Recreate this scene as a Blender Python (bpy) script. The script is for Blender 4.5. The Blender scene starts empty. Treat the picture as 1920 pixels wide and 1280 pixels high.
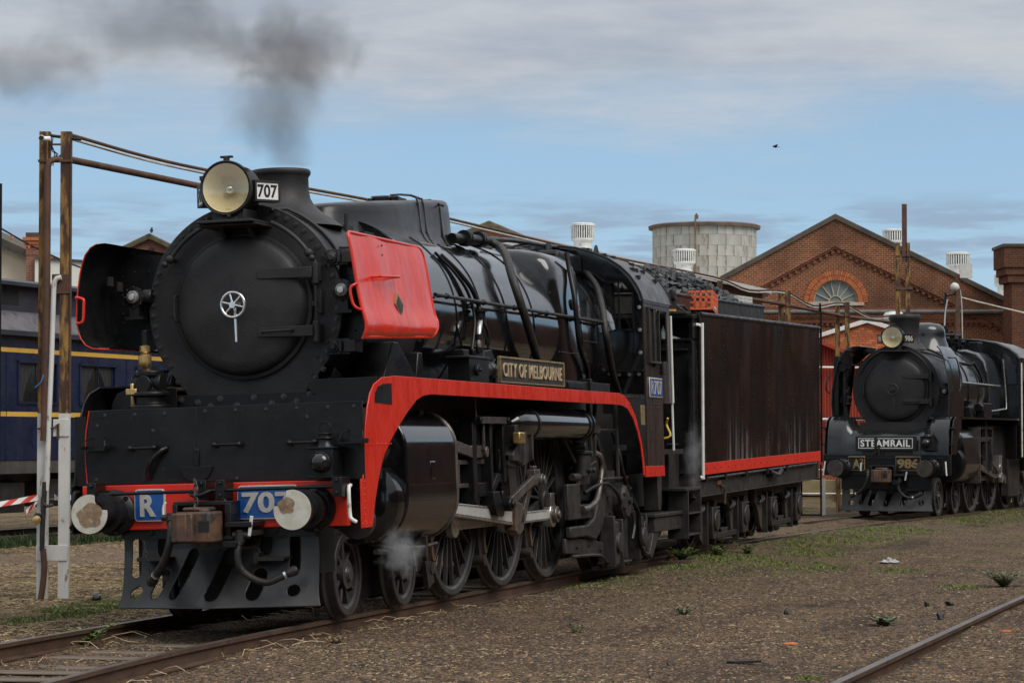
import bpy, bmesh, math, random
import numpy as np
from mathutils import Vector, Matrix, Euler
random.seed(7)
rng = np.random.default_rng(11)
PI = math.pi
R = math.radians
sc = bpy.context.scene
col = sc.collection

# ------------------------------------------------------------------ camera
cd = bpy.data.cameras.new('camera'); cam = bpy.data.objects.new('camera', cd); col.objects.link(cam)
CAM = Vector((-22.1718, -9.2613, 1.7176)); YAW = 0.2765; PITCH = 0.0360
fw = Vector((math.cos(YAW)*math.cos(PITCH), math.sin(YAW)*math.cos(PITCH), math.sin(PITCH)))
cam.location = CAM
cam.rotation_euler = fw.to_track_quat('-Z', 'Y').to_euler()
cd.sensor_width = 36.0; cd.sensor_fit = 'HORIZONTAL'; cd.lens = 4989.84/1920*36.0
cd.clip_start = 0.5; cd.clip_end = 6000
sc.camera = cam

# ------------------------------------------------------------------ sky: broken cloud under a clear band near the horizon
SUN_EL, SUN_HEAD = R(48), R(-118)          # heading of the sun seen from the yard (world angle of its direction)
w = bpy.data.worlds.new('World'); sc.world = w; w.use_nodes = True
nt = w.node_tree; nt.nodes.clear()
def N(tree, typ, **kw):
    n = tree.nodes.new(typ)
    for k, v in kw.items():
        if k.startswith('i_'):
            n.inputs[k[2:].replace('_', ' ')].default_value = v
        else: setattr(n, k, v)
    return n
def L(tree, a, b): tree.links.new(a, b)
def M(tree, op, a, b=None, c=None, clamp=False):
    n = tree.nodes.new('ShaderNodeMath'); n.operation = op; n.use_clamp = clamp
    for i, x in enumerate((a, b, c)):
        if x is None: continue
        if isinstance(x, (int, float)): n.inputs[i].default_value = x
        else: tree.links.new(x, n.inputs[i])
    return n.outputs[0]
def SS(tree, x, lo, hi):
    n = tree.nodes.new('ShaderNodeMapRange'); n.interpolation_type = 'SMOOTHSTEP'
    tree.links.new(x, n.inputs[0]); n.inputs[1].default_value = lo; n.inputs[2].default_value = hi
    n.inputs[3].default_value = 0; n.inputs[4].default_value = 1
    return n.outputs[0]
def MIX(tree, fac, a, b, typ='MIX'):
    n = tree.nodes.new('ShaderNodeMix'); n.data_type = 'RGBA'; n.blend_type = typ
    for s, x in ((n.inputs['Factor'], fac), (n.inputs['A'], a), (n.inputs['B'], b)):
        s2 = s
        if isinstance(x, (int, float)): s2.default_value = x
        elif isinstance(x, tuple): s2.default_value = (*x, 1) if len(x) == 3 else x
        else: tree.links.new(x, s2)
    return n.outputs['Result']
# the Mix node has several sockets with one name: pick the colour ones
def MIX(tree, fac, a, b, typ='MIX'):
    n = tree.nodes.new('ShaderNodeMix'); n.data_type = 'RGBA'; n.blend_type = typ
    fi = n.inputs[0]; ai = [s for s in n.inputs if s.name == 'A' and s.type == 'RGBA'][0]; bi = [s for s in n.inputs if s.name == 'B' and s.type == 'RGBA'][0]
    for s, x in ((fi, fac), (ai, a), (bi, b)):
        if isinstance(x, (int, float)): s.default_value = x
        elif isinstance(x, tuple): s.default_value = (*x, 1) if len(x) == 3 else x
        else: tree.links.new(x, s)
    return [o for o in n.outputs if o.type == 'RGBA'][0]
sky = N(nt, 'ShaderNodeTexSky', sky_type='NISHITA'); sky.sun_disc = False
sky.sun_elevation = SUN_EL; sky.sun_rotation = PI/2 - SUN_HEAD; sky.altitude = 30; sky.air_density = 1.0; sky.dust_density = 0.6; sky.ozone_density = 2.5
tc = N(nt, 'ShaderNodeTexCoord'); sx = N(nt, 'ShaderNodeSeparateXYZ'); L(nt, tc.outputs['Generated'], sx.inputs[0])
zc = M(nt, 'MAXIMUM', sx.outputs['Z'], 0.0)
inv = M(nt, 'DIVIDE', 1.0, M(nt, 'ADD', zc, 0.045))
cv = N(nt, 'ShaderNodeCombineXYZ'); L(nt, M(nt, 'MULTIPLY', sx.outputs['X'], inv), cv.inputs[0]); L(nt, M(nt, 'MULTIPLY', sx.outputs['Y'], inv), cv.inputs[1])
def noise(vec, scale, detail=6, rough=.55, off=(0, 0, 0)):
    mp = N(nt, 'ShaderNodeMapping'); mp.inputs['Location'].default_value = off; L(nt, vec, mp.inputs[0])
    n = N(nt, 'ShaderNodeTexNoise'); n.inputs['Scale'].default_value = scale; n.inputs['Detail'].default_value = detail; n.inputs['Roughness'].default_value = rough
    L(nt, mp.outputs[0], n.inputs['Vector']); return n.outputs[0]
n1 = noise(cv.outputs[0], .55, 7, .5, (3.1, 1.7, 0)); n2 = noise(cv.outputs[0], 1.6, 7, .6, (7.3, 2.2, 0)); n3 = noise(cv.outputs[0], 2.6, 8, .55, (1.2, 9.4, 3))
ny = noise(cv.outputs[0], .25, 3, .5, (0, 4, 0))
# cloud sheet overhead whose far edge hangs about seven degrees above the horizon
top = SS(nt, M(nt, 'ADD', zc, M(nt, 'ADD', M(nt, 'MULTIPLY', M(nt, 'SUBTRACT', n1, .5), .05), M(nt, 'MULTIPLY', M(nt, 'SUBTRACT', n2, .5), .03))), .104, .138)
# small low clouds
low = M(nt, 'MULTIPLY', SS(nt, n3, .42, .60), M(nt, 'MULTIPLY', SS(nt, zc, .058, .068), M(nt, 'SUBTRACT', 1.0, SS(nt, zc, .082, .094))))
wisp = M(nt, 'MULTIPLY', SS(nt, n2, .5, .75), .45)
base = MIX(nt, SS(nt, zc, .02, .13), (3.35, 5.1, 6.55), (2.6, 4.3, 6.2))
clear = MIX(nt, .82, sky.outputs[0], base)          # the clear band is paler than a clean-air sky: thin high veil
clear = MIX(nt, wisp, clear, (3.6, 4.55, 5.6))
cc = MIX(nt, SS(nt, n2, .3, .7), (3.35, 3.72, 4.3), (4.85, 5.0, 5.25))
cc = MIX(nt, SS(nt, zc, .2, .9), cc, MIX(nt, SS(nt, n1, .3, .7), (6.5, 6.7, 7.1), (10.5, 10.6, 10.7)))
lowc = (2.55, 3.4, 4.55)
colr = MIX(nt, M(nt, 'MULTIPLY', low, .8), clear, lowc)
colr = MIX(nt, M(nt, 'MULTIPLY', top, .93), colr, cc)
bg = N(nt, 'ShaderNodeBackground'); bg.inputs['Strength'].default_value = 0.080
L(nt, colr, bg.inputs['Color']); wo = N(nt, 'ShaderNodeOutputWorld'); L(nt, bg.outputs[0], wo.inputs['Surface'])

# ------------------------------------------------------------------ sun through thin cloud
sd = bpy.data.lights.new('sun', 'SUN'); sd.energy = 1.5; sd.angle = R(40); sd.color = (1.0, .955, .89)
so = bpy.data.objects.new('sun', sd); col.objects.link(so)
sv = Vector((math.cos(SUN_EL)*math.cos(SUN_HEAD), math.cos(SUN_EL)*math.sin(SUN_HEAD), math.sin(SUN_EL)))
so.rotation_euler = sv.to_track_quat('Z', 'Y').to_euler(); so.location = (0, -20, 30)
vs = sc.view_settings; vs.view_transform = 'Standard'; vs.look = 'None'; vs.exposure = 0.58; vs.gamma = 1.0; vs.use_curve_mapping = False
sc.cycles.use_denoising = True
sc.cycles.volume_step_rate = 0.5; sc.cycles.max_bounces = 8; sc.cycles.glossy_bounces = 4; sc.cycles.caustics_reflective = False; sc.cycles.caustics_refractive = False

# ------------------------------------------------------------------ helpers
class MB:
    """Collects shapes; build() links them as ONE mesh object."""
    def __init__(s): s.v = []; s.f = []
    def add(s, v, f):
        o = len(s.v); s.v += [tuple(p) for p in v]; s.f += [tuple(i+o for i in q) for q in f]; return s
    def box(s, x0, x1, y0, y1, z0, z1):
        return s.add([(x0,y0,z0),(x1,y0,z0),(x1,y1,z0),(x0,y1,z0),(x0,y0,z1),(x1,y0,z1),(x1,y1,z1),(x0,y1,z1)],
                     [(0,3,2,1),(4,5,6,7),(0,1,5,4),(1,2,6,5),(2,3,7,6),(3,0,4,7)])
    def obox(s, a, b, wy, wz, up=(0,0,1)):
        """a bar of width wy and height wz from a to b"""
        a, b = Vector(a), Vector(b); d = (b-a).normalized(); u = Vector(up); sd = u.cross(d)
        if sd.length < 1e-4: sd = Vector((0,1,0)).cross(d)
        sd.normalize(); u = d.cross(sd)
        v = []
        for p in (a, b):
            for i, j in ((-1,-1),(1,-1),(1,1),(-1,1)): v.append(p + sd*(wy/2*i) + u*(wz/2*j))
        return s.add(v, [(0,3,2,1),(4,5,6,7),(0,1,5,4),(1,2,6,5),(2,3,7,6),(3,0,4,7)])
    def prism(s, pts, ax, a, b):
        m = {'x': lambda p, h: (h, p[0], p[1]), 'y': lambda p, h: (p[0], h, p[1]), 'z': lambda p, h: (p[0], p[1], h)}[ax]
        n = len(pts); v = [m(p, a) for p in pts] + [m(p, b) for p in pts]
        return s.add(v, [tuple(range(n))[::-1], tuple(range(n, 2*n))] + [(i, (i+1) % n, n+(i+1) % n, n+i) for i in range(n)])
    def tube(s, pts, r, n=8, smooth=0):
        pts = [Vector(p) for p in pts]
        if smooth: pts = spline(pts, smooth)
        rr = r if isinstance(r, (list, tuple)) else [r]*len(pts)
        if len(rr) != len(pts): rr = list(np.interp(np.linspace(0, 1, len(pts)), np.linspace(0, 1, len(rr)), rr))
        v = []; up = None
        for i, p in enumerate(pts):
            t = (pts[min(i+1, len(pts)-1)] - pts[max(i-1, 0)]).normalized()
            if up is None:
                up = Vector((0,0,1)) if abs(t.z) < .9 else Vector((1,0,0))
            sd = up.cross(t); 
            if sd.length < 1e-5: sd = Vector((0,1,0)).cross(t)
            sd.normalize(); up = t.cross(sd).normalized()
            for k in range(n):
                q = 2*PI*k/n; v.append(p + sd*(math.cos(q)*rr[i]) + up*(math.sin(q)*rr[i]))
        f = [tuple(range(n))[::-1], tuple(range((len(pts)-1)*n, len(pts)*n))]
        for i in range(len(pts)-1):
            for k in range(n): f.append((i*n+k, i*n+(k+1) % n, (i+1)*n+(k+1) % n, (i+1)*n+k))
        return s.add(v, f)
    def lathe(s, prof, ax, c=(0,0,0), n=32, a0=0., a1=2*PI):
        full = abs(a1-a0-2*PI) < 1e-6; m = n if full else n+1
        v = []
        for r, h in prof:
            for k in range(m):
                q = a0+(a1-a0)*k/n; p, t = r*math.cos(q), r*math.sin(q)
                v.append({'x': (c[0]+h, c[1]+p, c[2]+t), 'y': (c[0]+p, c[1]+h, c[2]+t), 'z': (c[0]+p, c[1]+t, c[2]+h)}[ax])
        f = []
        for i in range(len(prof)-1):
            for k in range(m if full else n):
                k2 = (k+1) % m
                f.append((i*m+k, i*m+k2, (i+1)*m+k2, (i+1)*m+k))
        return s.add(v, f)
    def cyl(s, ax, c, r, h0, h1, n=24, ch=0.):
        if ch: return s.lathe([(0,h0),(r-ch,h0),(r,h0+ch),(r,h1-ch),(r-ch,h1),(0,h1)], ax, c, n)
        return s.lathe([(0,h0),(r,h0),(r,h1),(0,h1)], ax, c, n)
    def ball(s, c, r, n=12, sx=1, sy=1, sz=1):
        k = len(s.v); s.lathe([(r*math.sin(PI*i/8), -r*math.cos(PI*i/8)) for i in range(9)], 'z', (0,0,0), n)
        s.v[k:] = [(c[0]+x*sx, c[1]+y*sy, c[2]+z*sz) for x, y, z in s.v[k:]]; return s
    def loft(s, rings, cap=True, closed=True):
        n = len(rings[0]); v = [p for r in rings for p in r]; f = []
        for i in range(len(rings)-1):
            for k in range(n if closed else n-1): f.append((i*n+k, i*n+(k+1) % n, (i+1)*n+(k+1) % n, (i+1)*n+k))
        if cap: f += [tuple(range(n))[::-1], tuple(range((len(rings)-1)*n, len(rings)*n))]
        return s.add(v, f)
    def mesh(s, name, smooth=38, weld=True):
        me = bpy.data.meshes.new(name); bm = bmesh.new()
        vs_ = [bm.verts.new(p) for p in s.v]
        for q in s.f:
            q2 = list(dict.fromkeys(q))
            if len(q2) < 3: continue
            try: bm.faces.new([vs_[i] for i in q2])
            except ValueError: pass
        if weld:
            bmesh.ops.remove_doubles(bm, verts=bm.verts, dist=1e-5)
        bmesh.ops.recalc_face_normals(bm, faces=bm.faces)
        bm.to_mesh(me); bm.free()
        if smooth:
            me.shade_smooth(); me.set_sharp_from_angle(angle=R(smooth))
        return me
    def build(s, name, mat, parent=None, bev=0., smooth=38, loc=None, rot=None, kind=None, label=None):
        return obj(name, s.mesh(name, smooth), mat, parent, bev, loc, rot, kind, label)
def obj(name, me, mat=None, parent=None, bev=0., loc=None, rot=None, kind=None, label=None):
    o = bpy.data.objects.new(name, me); col.objects.link(o)
    if mat and not me.materials: me.materials.append(mat)
    if parent: o.parent = parent
    if loc is not None: o.location = loc
    if rot is not None: o.rotation_euler = rot
    if bev:
        m = o.modifiers.new('edge', 'BEVEL'); m.width = bev; m.segments = 2; m.limit_method = 'ANGLE'; m.angle_limit = R(40)
    if kind: o['kind'] = kind
    if label: o['label'] = label
    return o
def copy(o, parent=None, loc=None, rot=None, scale=None):
    c = o.copy(); col.objects.link(c); c.parent = parent if parent else o.parent
    if loc is not None: c.location = loc
    if rot is not None: c.rotation_euler = rot
    if scale is not None: c.scale = scale
    return c
def thing(name, label, cat, loc=(0,0,0), rot=(0,0,0), group=None):
    o = bpy.data.objects.new(name, None); col.objects.link(o); o.location = loc; o.rotation_euler = rot; o.empty_display_size = .3
    return tag(o, label, cat, group)
def tag(o, label, cat, group=None):
    o['label'] = label; o['category'] = cat
    if group: o['group'] = group
    return o
def struct(o, kind='structure'): o['kind'] = kind; return o
def copy_tree(o, parent=None):
    c = o.copy(); col.objects.link(c); c.parent = parent
    for ch in list(o.children): copy_tree(ch, c)
    return c
def spline(p, k=6):
    p = [Vector(q) for q in p]; out = []
    q = [p[0]*2-p[1]] + p + [p[-1]*2-p[-2]]
    for i in range(1, len(q)-2):
        for j in range(k):
            t = j/k; a, b, c, d = q[i-1], q[i], q[i+1], q[i+2]
            out.append(.5*((2*b)+(c-a)*t+(2*a-5*b+4*c-d)*t*t+(3*b-a-3*c+d)*t**3))
    out.append(p[-1]); return out
def arc(c, r, a0, a1, n=10): return [(c[0]+r*math.cos(a0+(a1-a0)*i/n), c[1]+r*math.sin(a0+(a1-a0)*i/n)) for i in range(n+1)]
def hull(pts):
    pts = sorted(set((round(x,5), round(y,5)) for x, y in pts))
    def half(ps):
        h = []
        for p in ps:
            while len(h) > 1 and (h[-1][0]-h[-2][0])*(p[1]-h[-2][1])-(h[-1][1]-h[-2][1])*(p[0]-h[-2][0]) <= 0: h.pop()
            h.append(p)
        return h
    return half(pts)[:-1] + half(pts[::-1])[:-1]
def text_mb(txt, org, u, v, wdt, hgt, ex=.006, bold=.0, spacing=1.0):
    """letters as raised metal: fitted into wdt x hgt with lower left corner org, along u, up v"""
    c = bpy.data.curves.new('txt', 'FONT'); c.body = txt; c.extrude = 0.0; c.offset = bold; c.resolution_u = 4; c.space_character = spacing
    o = bpy.data.objects.new('txt', c); col.objects.link(o)
    me = o.to_mesh(); vs_ = [p.co.copy() for p in me.vertices]; fs = [tuple(p.vertices) for p in me.polygons]
    o.to_mesh_clear(); bpy.data.objects.remove(o); bpy.data.curves.remove(c)
    x0 = min(p.x for p in vs_); x1 = max(p.x for p in vs_); y0 = min(p.y for p in vs_); y1 = max(p.y for p in vs_)
    u, v, org = Vector(u), Vector(v), Vector(org); nn = u.cross(v).normalized()
    mb = MB(); n = len(vs_)
    P = [org + u*((p.x-x0)/(x1-x0)*wdt) + v*((p.y-y0)/(y1-y0)*hgt) for p in vs_]
    ec = {}
    for f in fs:
        for i in range(len(f)):
            e = (f[i], f[(i+1) % len(f)]); k = tuple(sorted(e)); ec.setdefault(k, []).append(e)
    F = [tuple(i+n for i in f) for f in fs]
    for k, e in ec.items():
        if len(e) == 1: a, b = e[0]; F.append((a, b, b+n, a+n))
    mb.add(P + [p + nn*ex for p in P], F)
    return mb

def islands(mb):
    """the separate letters of a text, left to right as they were typed"""
    n = len(mb.v); par = list(range(n))
    def find(i):
        while par[i] != i: par[i] = par[par[i]]; i = par[i]
        return i
    for f in mb.f:
        a = find(f[0])
        for i in f[1:]: par[find(i)] = a
    g = {}
    for i in range(n): g.setdefault(find(i), []).append(i)
    out = []
    for r_, ids in g.items():
        mp = {i: k for k, i in enumerate(ids)}; m = MB(); m.v = [mb.v[i] for i in ids]; m.f = [tuple(mp[i] for i in f) for f in mb.f if f[0] in mp]; out.append(m)
    return out

# ------------------------------------------------------------------ materials
def S(r, g, b):
    f = lambda c: (c/255/12.92) if c/255 <= .04045 else ((c/255+.055)/1.055)**2.4
    return (f(r), f(g), f(b))
def pm(name, c1, c2=None, scale=4., rough=.5, rvar=0., metal=0., coat=0., bump=0., bscale=60., stretch=(1,1,1), lo=.35, hi=.65, c3=None, s3=12., lo3=.55, hi3=.7, spec=.5, coords='Object', detail=5):
    m = bpy.data.materials.new(name); m.use_nodes = True; t = m.node_tree; b = t.nodes['Principled BSDF']
    b.inputs['Roughness'].default_value = rough; b.inputs['Metallic'].default_value = metal; b.inputs['Coat Weight'].default_value = coat; b.inputs['Coat Roughness'].default_value = .06
    b.inputs['Specular IOR Level'].default_value = spec
    tc = t.nodes.new('ShaderNodeTexCoord'); mp = t.nodes.new('ShaderNodeMapping'); mp.inputs['Scale'].default_value = stretch; L(t, tc.outputs[coords], mp.inputs[0])
    def nz(s, d=detail, rg=.6):
        n = t.nodes.new('ShaderNodeTexNoise'); n.inputs['Scale'].default_value = s; n.inputs['Detail'].default_value = d; n.inputs['Roughness'].default_value = rg; L(t, mp.outputs[0], n.inputs['Vector']); return n.outputs[0]
    if c2 is None: c2 = tuple(min(1, x*1.35+.002) for x in c1)
    n = nz(scale); cc = MIX(t, SS(t, n, lo, hi), c1, c2)
    if c3: cc = MIX(t, SS(t, nz(s3), lo3, hi3), cc, c3)
    L(t, cc, b.inputs['Base Color'])
    if rvar: L(t, M(t, 'ADD', rough-rvar/2, M(t, 'MULTIPLY', SS(t, nz(scale*1.7), .3, .7), rvar)), b.inputs['Roughness'])
    if bump:
        bn = t.nodes.new('ShaderNodeBump'); bn.inputs['Strength'].default_value = bump; bn.inputs['Distance'].default_value = .02; L(t, nz(bscale, 4), bn.inputs['Height']); L(t, bn.outputs[0], b.inputs['Normal'])
    return m
m_gloss = pm('black_enamel', (.004,.004,.005), (.009,.009,.010), 3, .13, .1, coat=.55, bump=.035, bscale=5)
m_dome = pm('dome_satin_black', (.006,.006,.0065), (.012,.012,.0125), 2, .30, .14, bump=.05, bscale=4, spec=.4)
m_matte = pm('smokebox_black', (.021,.020,.0207), (.034,.033,.0335), 2.2, .5, .16, bump=.2, bscale=55, c3=(.038,.036,.035), s3=26, lo3=.56, hi3=.8, spec=.35)
m_bolt = pm('bolt_black', (.03,.03,.03), (.05,.05,.05), 20, .38)
m_apron = pm('apron_black', (.007,.007,.0078), (.0145,.0145,.015), 1.6, .36, .24, bump=.10, bscale=9, c3=(.034,.032,.031), s3=16, lo3=.62, hi3=.78, spec=.3)
m_satin = pm('satin_black', (.005,.005,.0056), (.010,.010,.0105), 3, .36, .2, bump=.06, bscale=30, c3=(.024,.021,.019), s3=7, lo3=.6, hi3=.85, spec=.35)
m_wheel = pm('wheel_black', (.036,.034,.033), (.056,.053,.051), 4, .40, .2, bump=.06, bscale=30)
m_pilot = pm('worn_pilot_black', (.022,.022,.023), (.045,.045,.046), 2.5, .36, .2, bump=.08, bscale=25, c3=(.07,.045,.03), s3=5, lo3=.64, hi3=.8)
m_grime = pm('greasy_black', (.017,.0155,.014), (.036,.032,.028), 5, .5, .25, bump=.15, bscale=40, c3=(.05,.038,.03), s3=9, lo3=.6, hi3=.8)
m_dark = pm('deep_black', (.006,.006,.006), (.012,.011,.010), 4, .7)
m_red = pm('red_enamel', (.62,.022,.009), (.72,.032,.012), 3, .28, .2, coat=.25, bump=.10, bscale=3.2, c3=(.40,.022,.012), s3=9, lo3=.58, hi3=.8, stretch=(2.2,1,.7))
m_redb = pm('red_beam', (.62,.022,.009), (.70,.036,.014), 5, .38, .15, coat=.08, c3=(.30,.026,.016), s3=10, lo3=.58, hi3=.78, stretch=(1,1,.3), bump=.06, bscale=6)
m_steel = pm('bright_steel', (.52,.51,.49), (.66,.65,.62), 6, .3, .15, metal=.85)
m_rod = pm('oiled_steel', (.115,.098,.088), (.19,.163,.148), 6, .36, .2, metal=.6)
m_chrome = pm('polished_steel', (.75,.75,.74), (.85,.85,.84), 6, .16, .1, metal=.9)
m_white = pm('white_paint', (.70,.69,.65), (.80,.79,.76), 5, .45, c3=(.36,.27,.18), s3=6, lo3=.62, hi3=.72)
m_cream = pm('cream_lens_dish', (.80,.72,.54), (.90,.84,.68), 4, .3, .1, metal=.0, coat=.4)
m_brass = pm('brass', (.62,.42,.16), (.72,.52,.24), 8, .32, .15, metal=.85)
m_letter = pm('tan_cast_letter', (.55,.42,.25), (.68,.54,.34), 20, .4, metal=.25)
m_oldbrass = pm('dull_brass', (.34,.24,.11), (.5,.37,.19), 20, .42, .1, metal=.7)
m_blue = pm('enamel_blue', (.008,.075,.30), (.012,.10,.36), 6, .3, coat=.3)
m_cast = pm('cast_letter_grey', (.52,.49,.42), (.62,.58,.52), 20, .4, metal=.3)
m_rust = pm('rusty_cast_steel', (.075,.042,.028), (.13,.065,.038), 6, .6, .2, bump=.25, bscale=30, c3=(.03,.026,.024), s3=5, lo3=.48, hi3=.62)
m_buffer = pm('scuffed_buffer_face', (.52,.49,.40), (.64,.62,.55), 6, .45, c3=(.33,.25,.16), s3=7, lo3=.60, hi3=.74, bump=.1, bscale=30)
m_rubber = pm('rubber_hose', (.016,.014,.013), (.03,.026,.023), 20, .5, bump=.25, bscale=90)
m_glassy = pm('dark_glass', (.01,.011,.012), (.015,.016,.018), 3, .05, coat=.5)
m_lampglass = pm('lamp_glass', (.10,.10,.095), (.3,.29,.26), 30, .06, coat=.5)
m_blackplate = pm('number_black', (.01,.01,.01), (.015,.015,.015), 5, .4)
m_whiteplate = pm('number_white', (.78,.78,.76), (.84,.84,.82), 5, .4)
m_tender = None
def lens_mat():
    m = bpy.data.materials.new('lens_glass'); m.use_nodes = True; t = m.node_tree; t.nodes.clear()
    o = t.nodes.new('ShaderNodeOutputMaterial'); tr = t.nodes.new('ShaderNodeBsdfTransparent'); gl = t.nodes.new('ShaderNodeBsdfGlossy'); gl.inputs['Roughness'].default_value = .03; mx = t.nodes.new('ShaderNodeMixShader')
    tr.inputs[0].default_value = (.97,.95,.88,1); mx.inputs[0].default_value = .08; L(t, tr.outputs[0], mx.inputs[1]); L(t, gl.outputs[0], mx.inputs[2]); L(t, mx.outputs[0], o.inputs[0]); return m
m_lens = lens_mat()
def glass_mat():
    m = bpy.data.materials.new('clear_glass'); m.use_nodes = True; b = m.node_tree.nodes['Principled BSDF']
    b.inputs['Transmission Weight'].default_value = 1; b.inputs['Roughness'].default_value = 0.0; b.inputs['IOR'].default_value = 1.2; b.inputs['Base Color'].default_value = (.98,.97,.92,1); return m
m_glass = glass_mat()
def tender_mat():
    m = bpy.data.materials.new('tender_worn_black'); m.use_nodes = True; t = m.node_tree; b = t.nodes['Principled BSDF']
    tc = t.nodes.new('ShaderNodeTexCoord')
    def nz(s, st, d=5, off=(0,0,0)):
        mp = t.nodes.new('ShaderNodeMapping'); mp.inputs['Scale'].default_value = st; mp.inputs['Location'].default_value = off; L(t, tc.outputs['Object'], mp.inputs[0])
        n = t.nodes.new('ShaderNodeTexNoise'); n.inputs['Scale'].default_value = s; n.inputs['Detail'].default_value = d; L(t, mp.outputs[0], n.inputs['Vector']); return n.outputs[0]
    c = MIX(t, SS(t, nz(1.1, (1,1,1.3)), .40, .62), (.008,.0075,.0075), (.026,.0155,.0125))
    c = MIX(t, M(t, 'MULTIPLY', SS(t, nz(4, (1.2,1,.10)), .44, .62), .85), c, (.008,.0075,.008))
    sp = t.nodes.new('ShaderNodeSeparateXYZ'); L(t, tc.outputs['Object'], sp.inputs[0])
    lowm = M(t, 'SUBTRACT', 1.0, SS(t, sp.outputs['Z'], 1.3, 2.25))      # dried water marks run down the lower plates
    c = MIX(t, M(t, 'MULTIPLY', M(t, 'MULTIPLY', lowm, SS(t, nz(5, (1.3,1,.08), 6, (3,0,1)), .47, .63)), M(t, 'MULTIPLY', SS(t, nz(.9, (1,1,1), 4, (8,2,5)), .42, .62), .8)), c, (.17,.165,.165))
    L(t, c, b.inputs['Base Color'])
    L(t, M(t, 'ADD', .09, M(t, 'MULTIPLY', SS(t, nz(2.5, (1,1,.4)), .3, .7), .11)), b.inputs['Roughness']); b.inputs['Specular IOR Level'].default_value = .15
    return m
m_tender = tender_mat()
def brick_mat(name, ca, cb, mort, bw=.24, bh=.086, mo=.012, swap=False, dirt=(.05,.035,.028), dscale=.35):
    m = bpy.data.materials.new(name); m.use_nodes = True; t = m.node_tree; b = t.nodes['Principled BSDF']; b.inputs['Roughness'].default_value = .9; b.inputs['Specular IOR Level'].default_value = 0.0
    tc = t.nodes.new('ShaderNodeTexCoord'); sp = t.nodes.new('ShaderNodeSeparateXYZ'); L(t, tc.outputs['Object'], sp.inputs[0])
    cb_ = t.nodes.new('ShaderNodeCombineXYZ'); L(t, M(t, 'ADD', sp.outputs['X'], sp.outputs['Y']), cb_.inputs[0]); L(t, sp.outputs['Z'], cb_.inputs[1])
    br = t.nodes.new('ShaderNodeTexBrick'); L(t, cb_.outputs[0], br.inputs['Vector'])
    br.inputs['Scale'].default_value = 1; br.inputs['Brick Width'].default_value = bw; br.inputs['Row Height'].default_value = bh; br.inputs['Mortar Size'].default_value = mo; br.inputs['Mortar Smooth'].default_value = .2; br.inputs['Bias'].default_value = -.1
    br.inputs['Color1'].default_value = (*ca, 1); br.inputs['Color2'].default_value = (*cb, 1); br.inputs['Mortar'].default_value = (*mort, 1)
    n = t.nodes.new('ShaderNodeTexNoise'); n.inputs['Scale'].default_value = dscale; n.inputs['Detail'].default_value = 7; L(t, tc.outputs['Object'], n.inputs['Vector'])
    n2 = t.nodes.new('ShaderNodeTexNoise'); n2.inputs['Scale'].default_value = 9; n2.inputs['Detail'].default_value = 3; L(t, tc.outputs['Object'], n2.inputs['Vector'])
    c = MIX(t, M(t, 'MULTIPLY', SS(t, n.outputs[0], .45, .68), .72), br.outputs['Color'], dirt)
    n3 = t.nodes.new('ShaderNodeTexNoise'); n3.inputs['Scale'].default_value = 1.3; n3.inputs['Detail'].default_value = 8; n3.inputs['Roughness'].default_value = .7; L(t, tc.outputs['Object'], n3.inputs['Vector'])
    c = MIX(t, M(t, 'MULTIPLY', SS(t, n3.outputs[0], .54, .72), .45), c, tuple(min(1, x*1.7+.02) for x in ca))
    c = MIX(t, M(t, 'MULTIPLY', SS(t, n2.outputs[0], .45, .7), .4), c, tuple(x*.6 for x in ca))
    L(t, c, b.inputs['Base Color'])
    bn = t.nodes.new('ShaderNodeBump'); bn.inputs['Strength'].default_value = .5; bn.inputs['Distance'].default_value = .01; L(t, M(t, 'SUBTRACT', 1.0, br.outputs['Fac']), bn.inputs['Height']); L(t, bn.outputs[0], b.inputs['Normal'])
    return m
m_brick = brick_mat('workshop_brick', (.235,.078,.037), (.14,.050,.028), (.40,.28,.18), .21, .084, .010)
m_brick2 = brick_mat('dark_brick', (.15,.06,.036), (.10,.043,.028), (.16,.11,.08))
m_brickpink = brick_mat('old_pink_brick', (.30,.125,.09), (.22,.09,.065), (.34,.22,.17))
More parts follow.
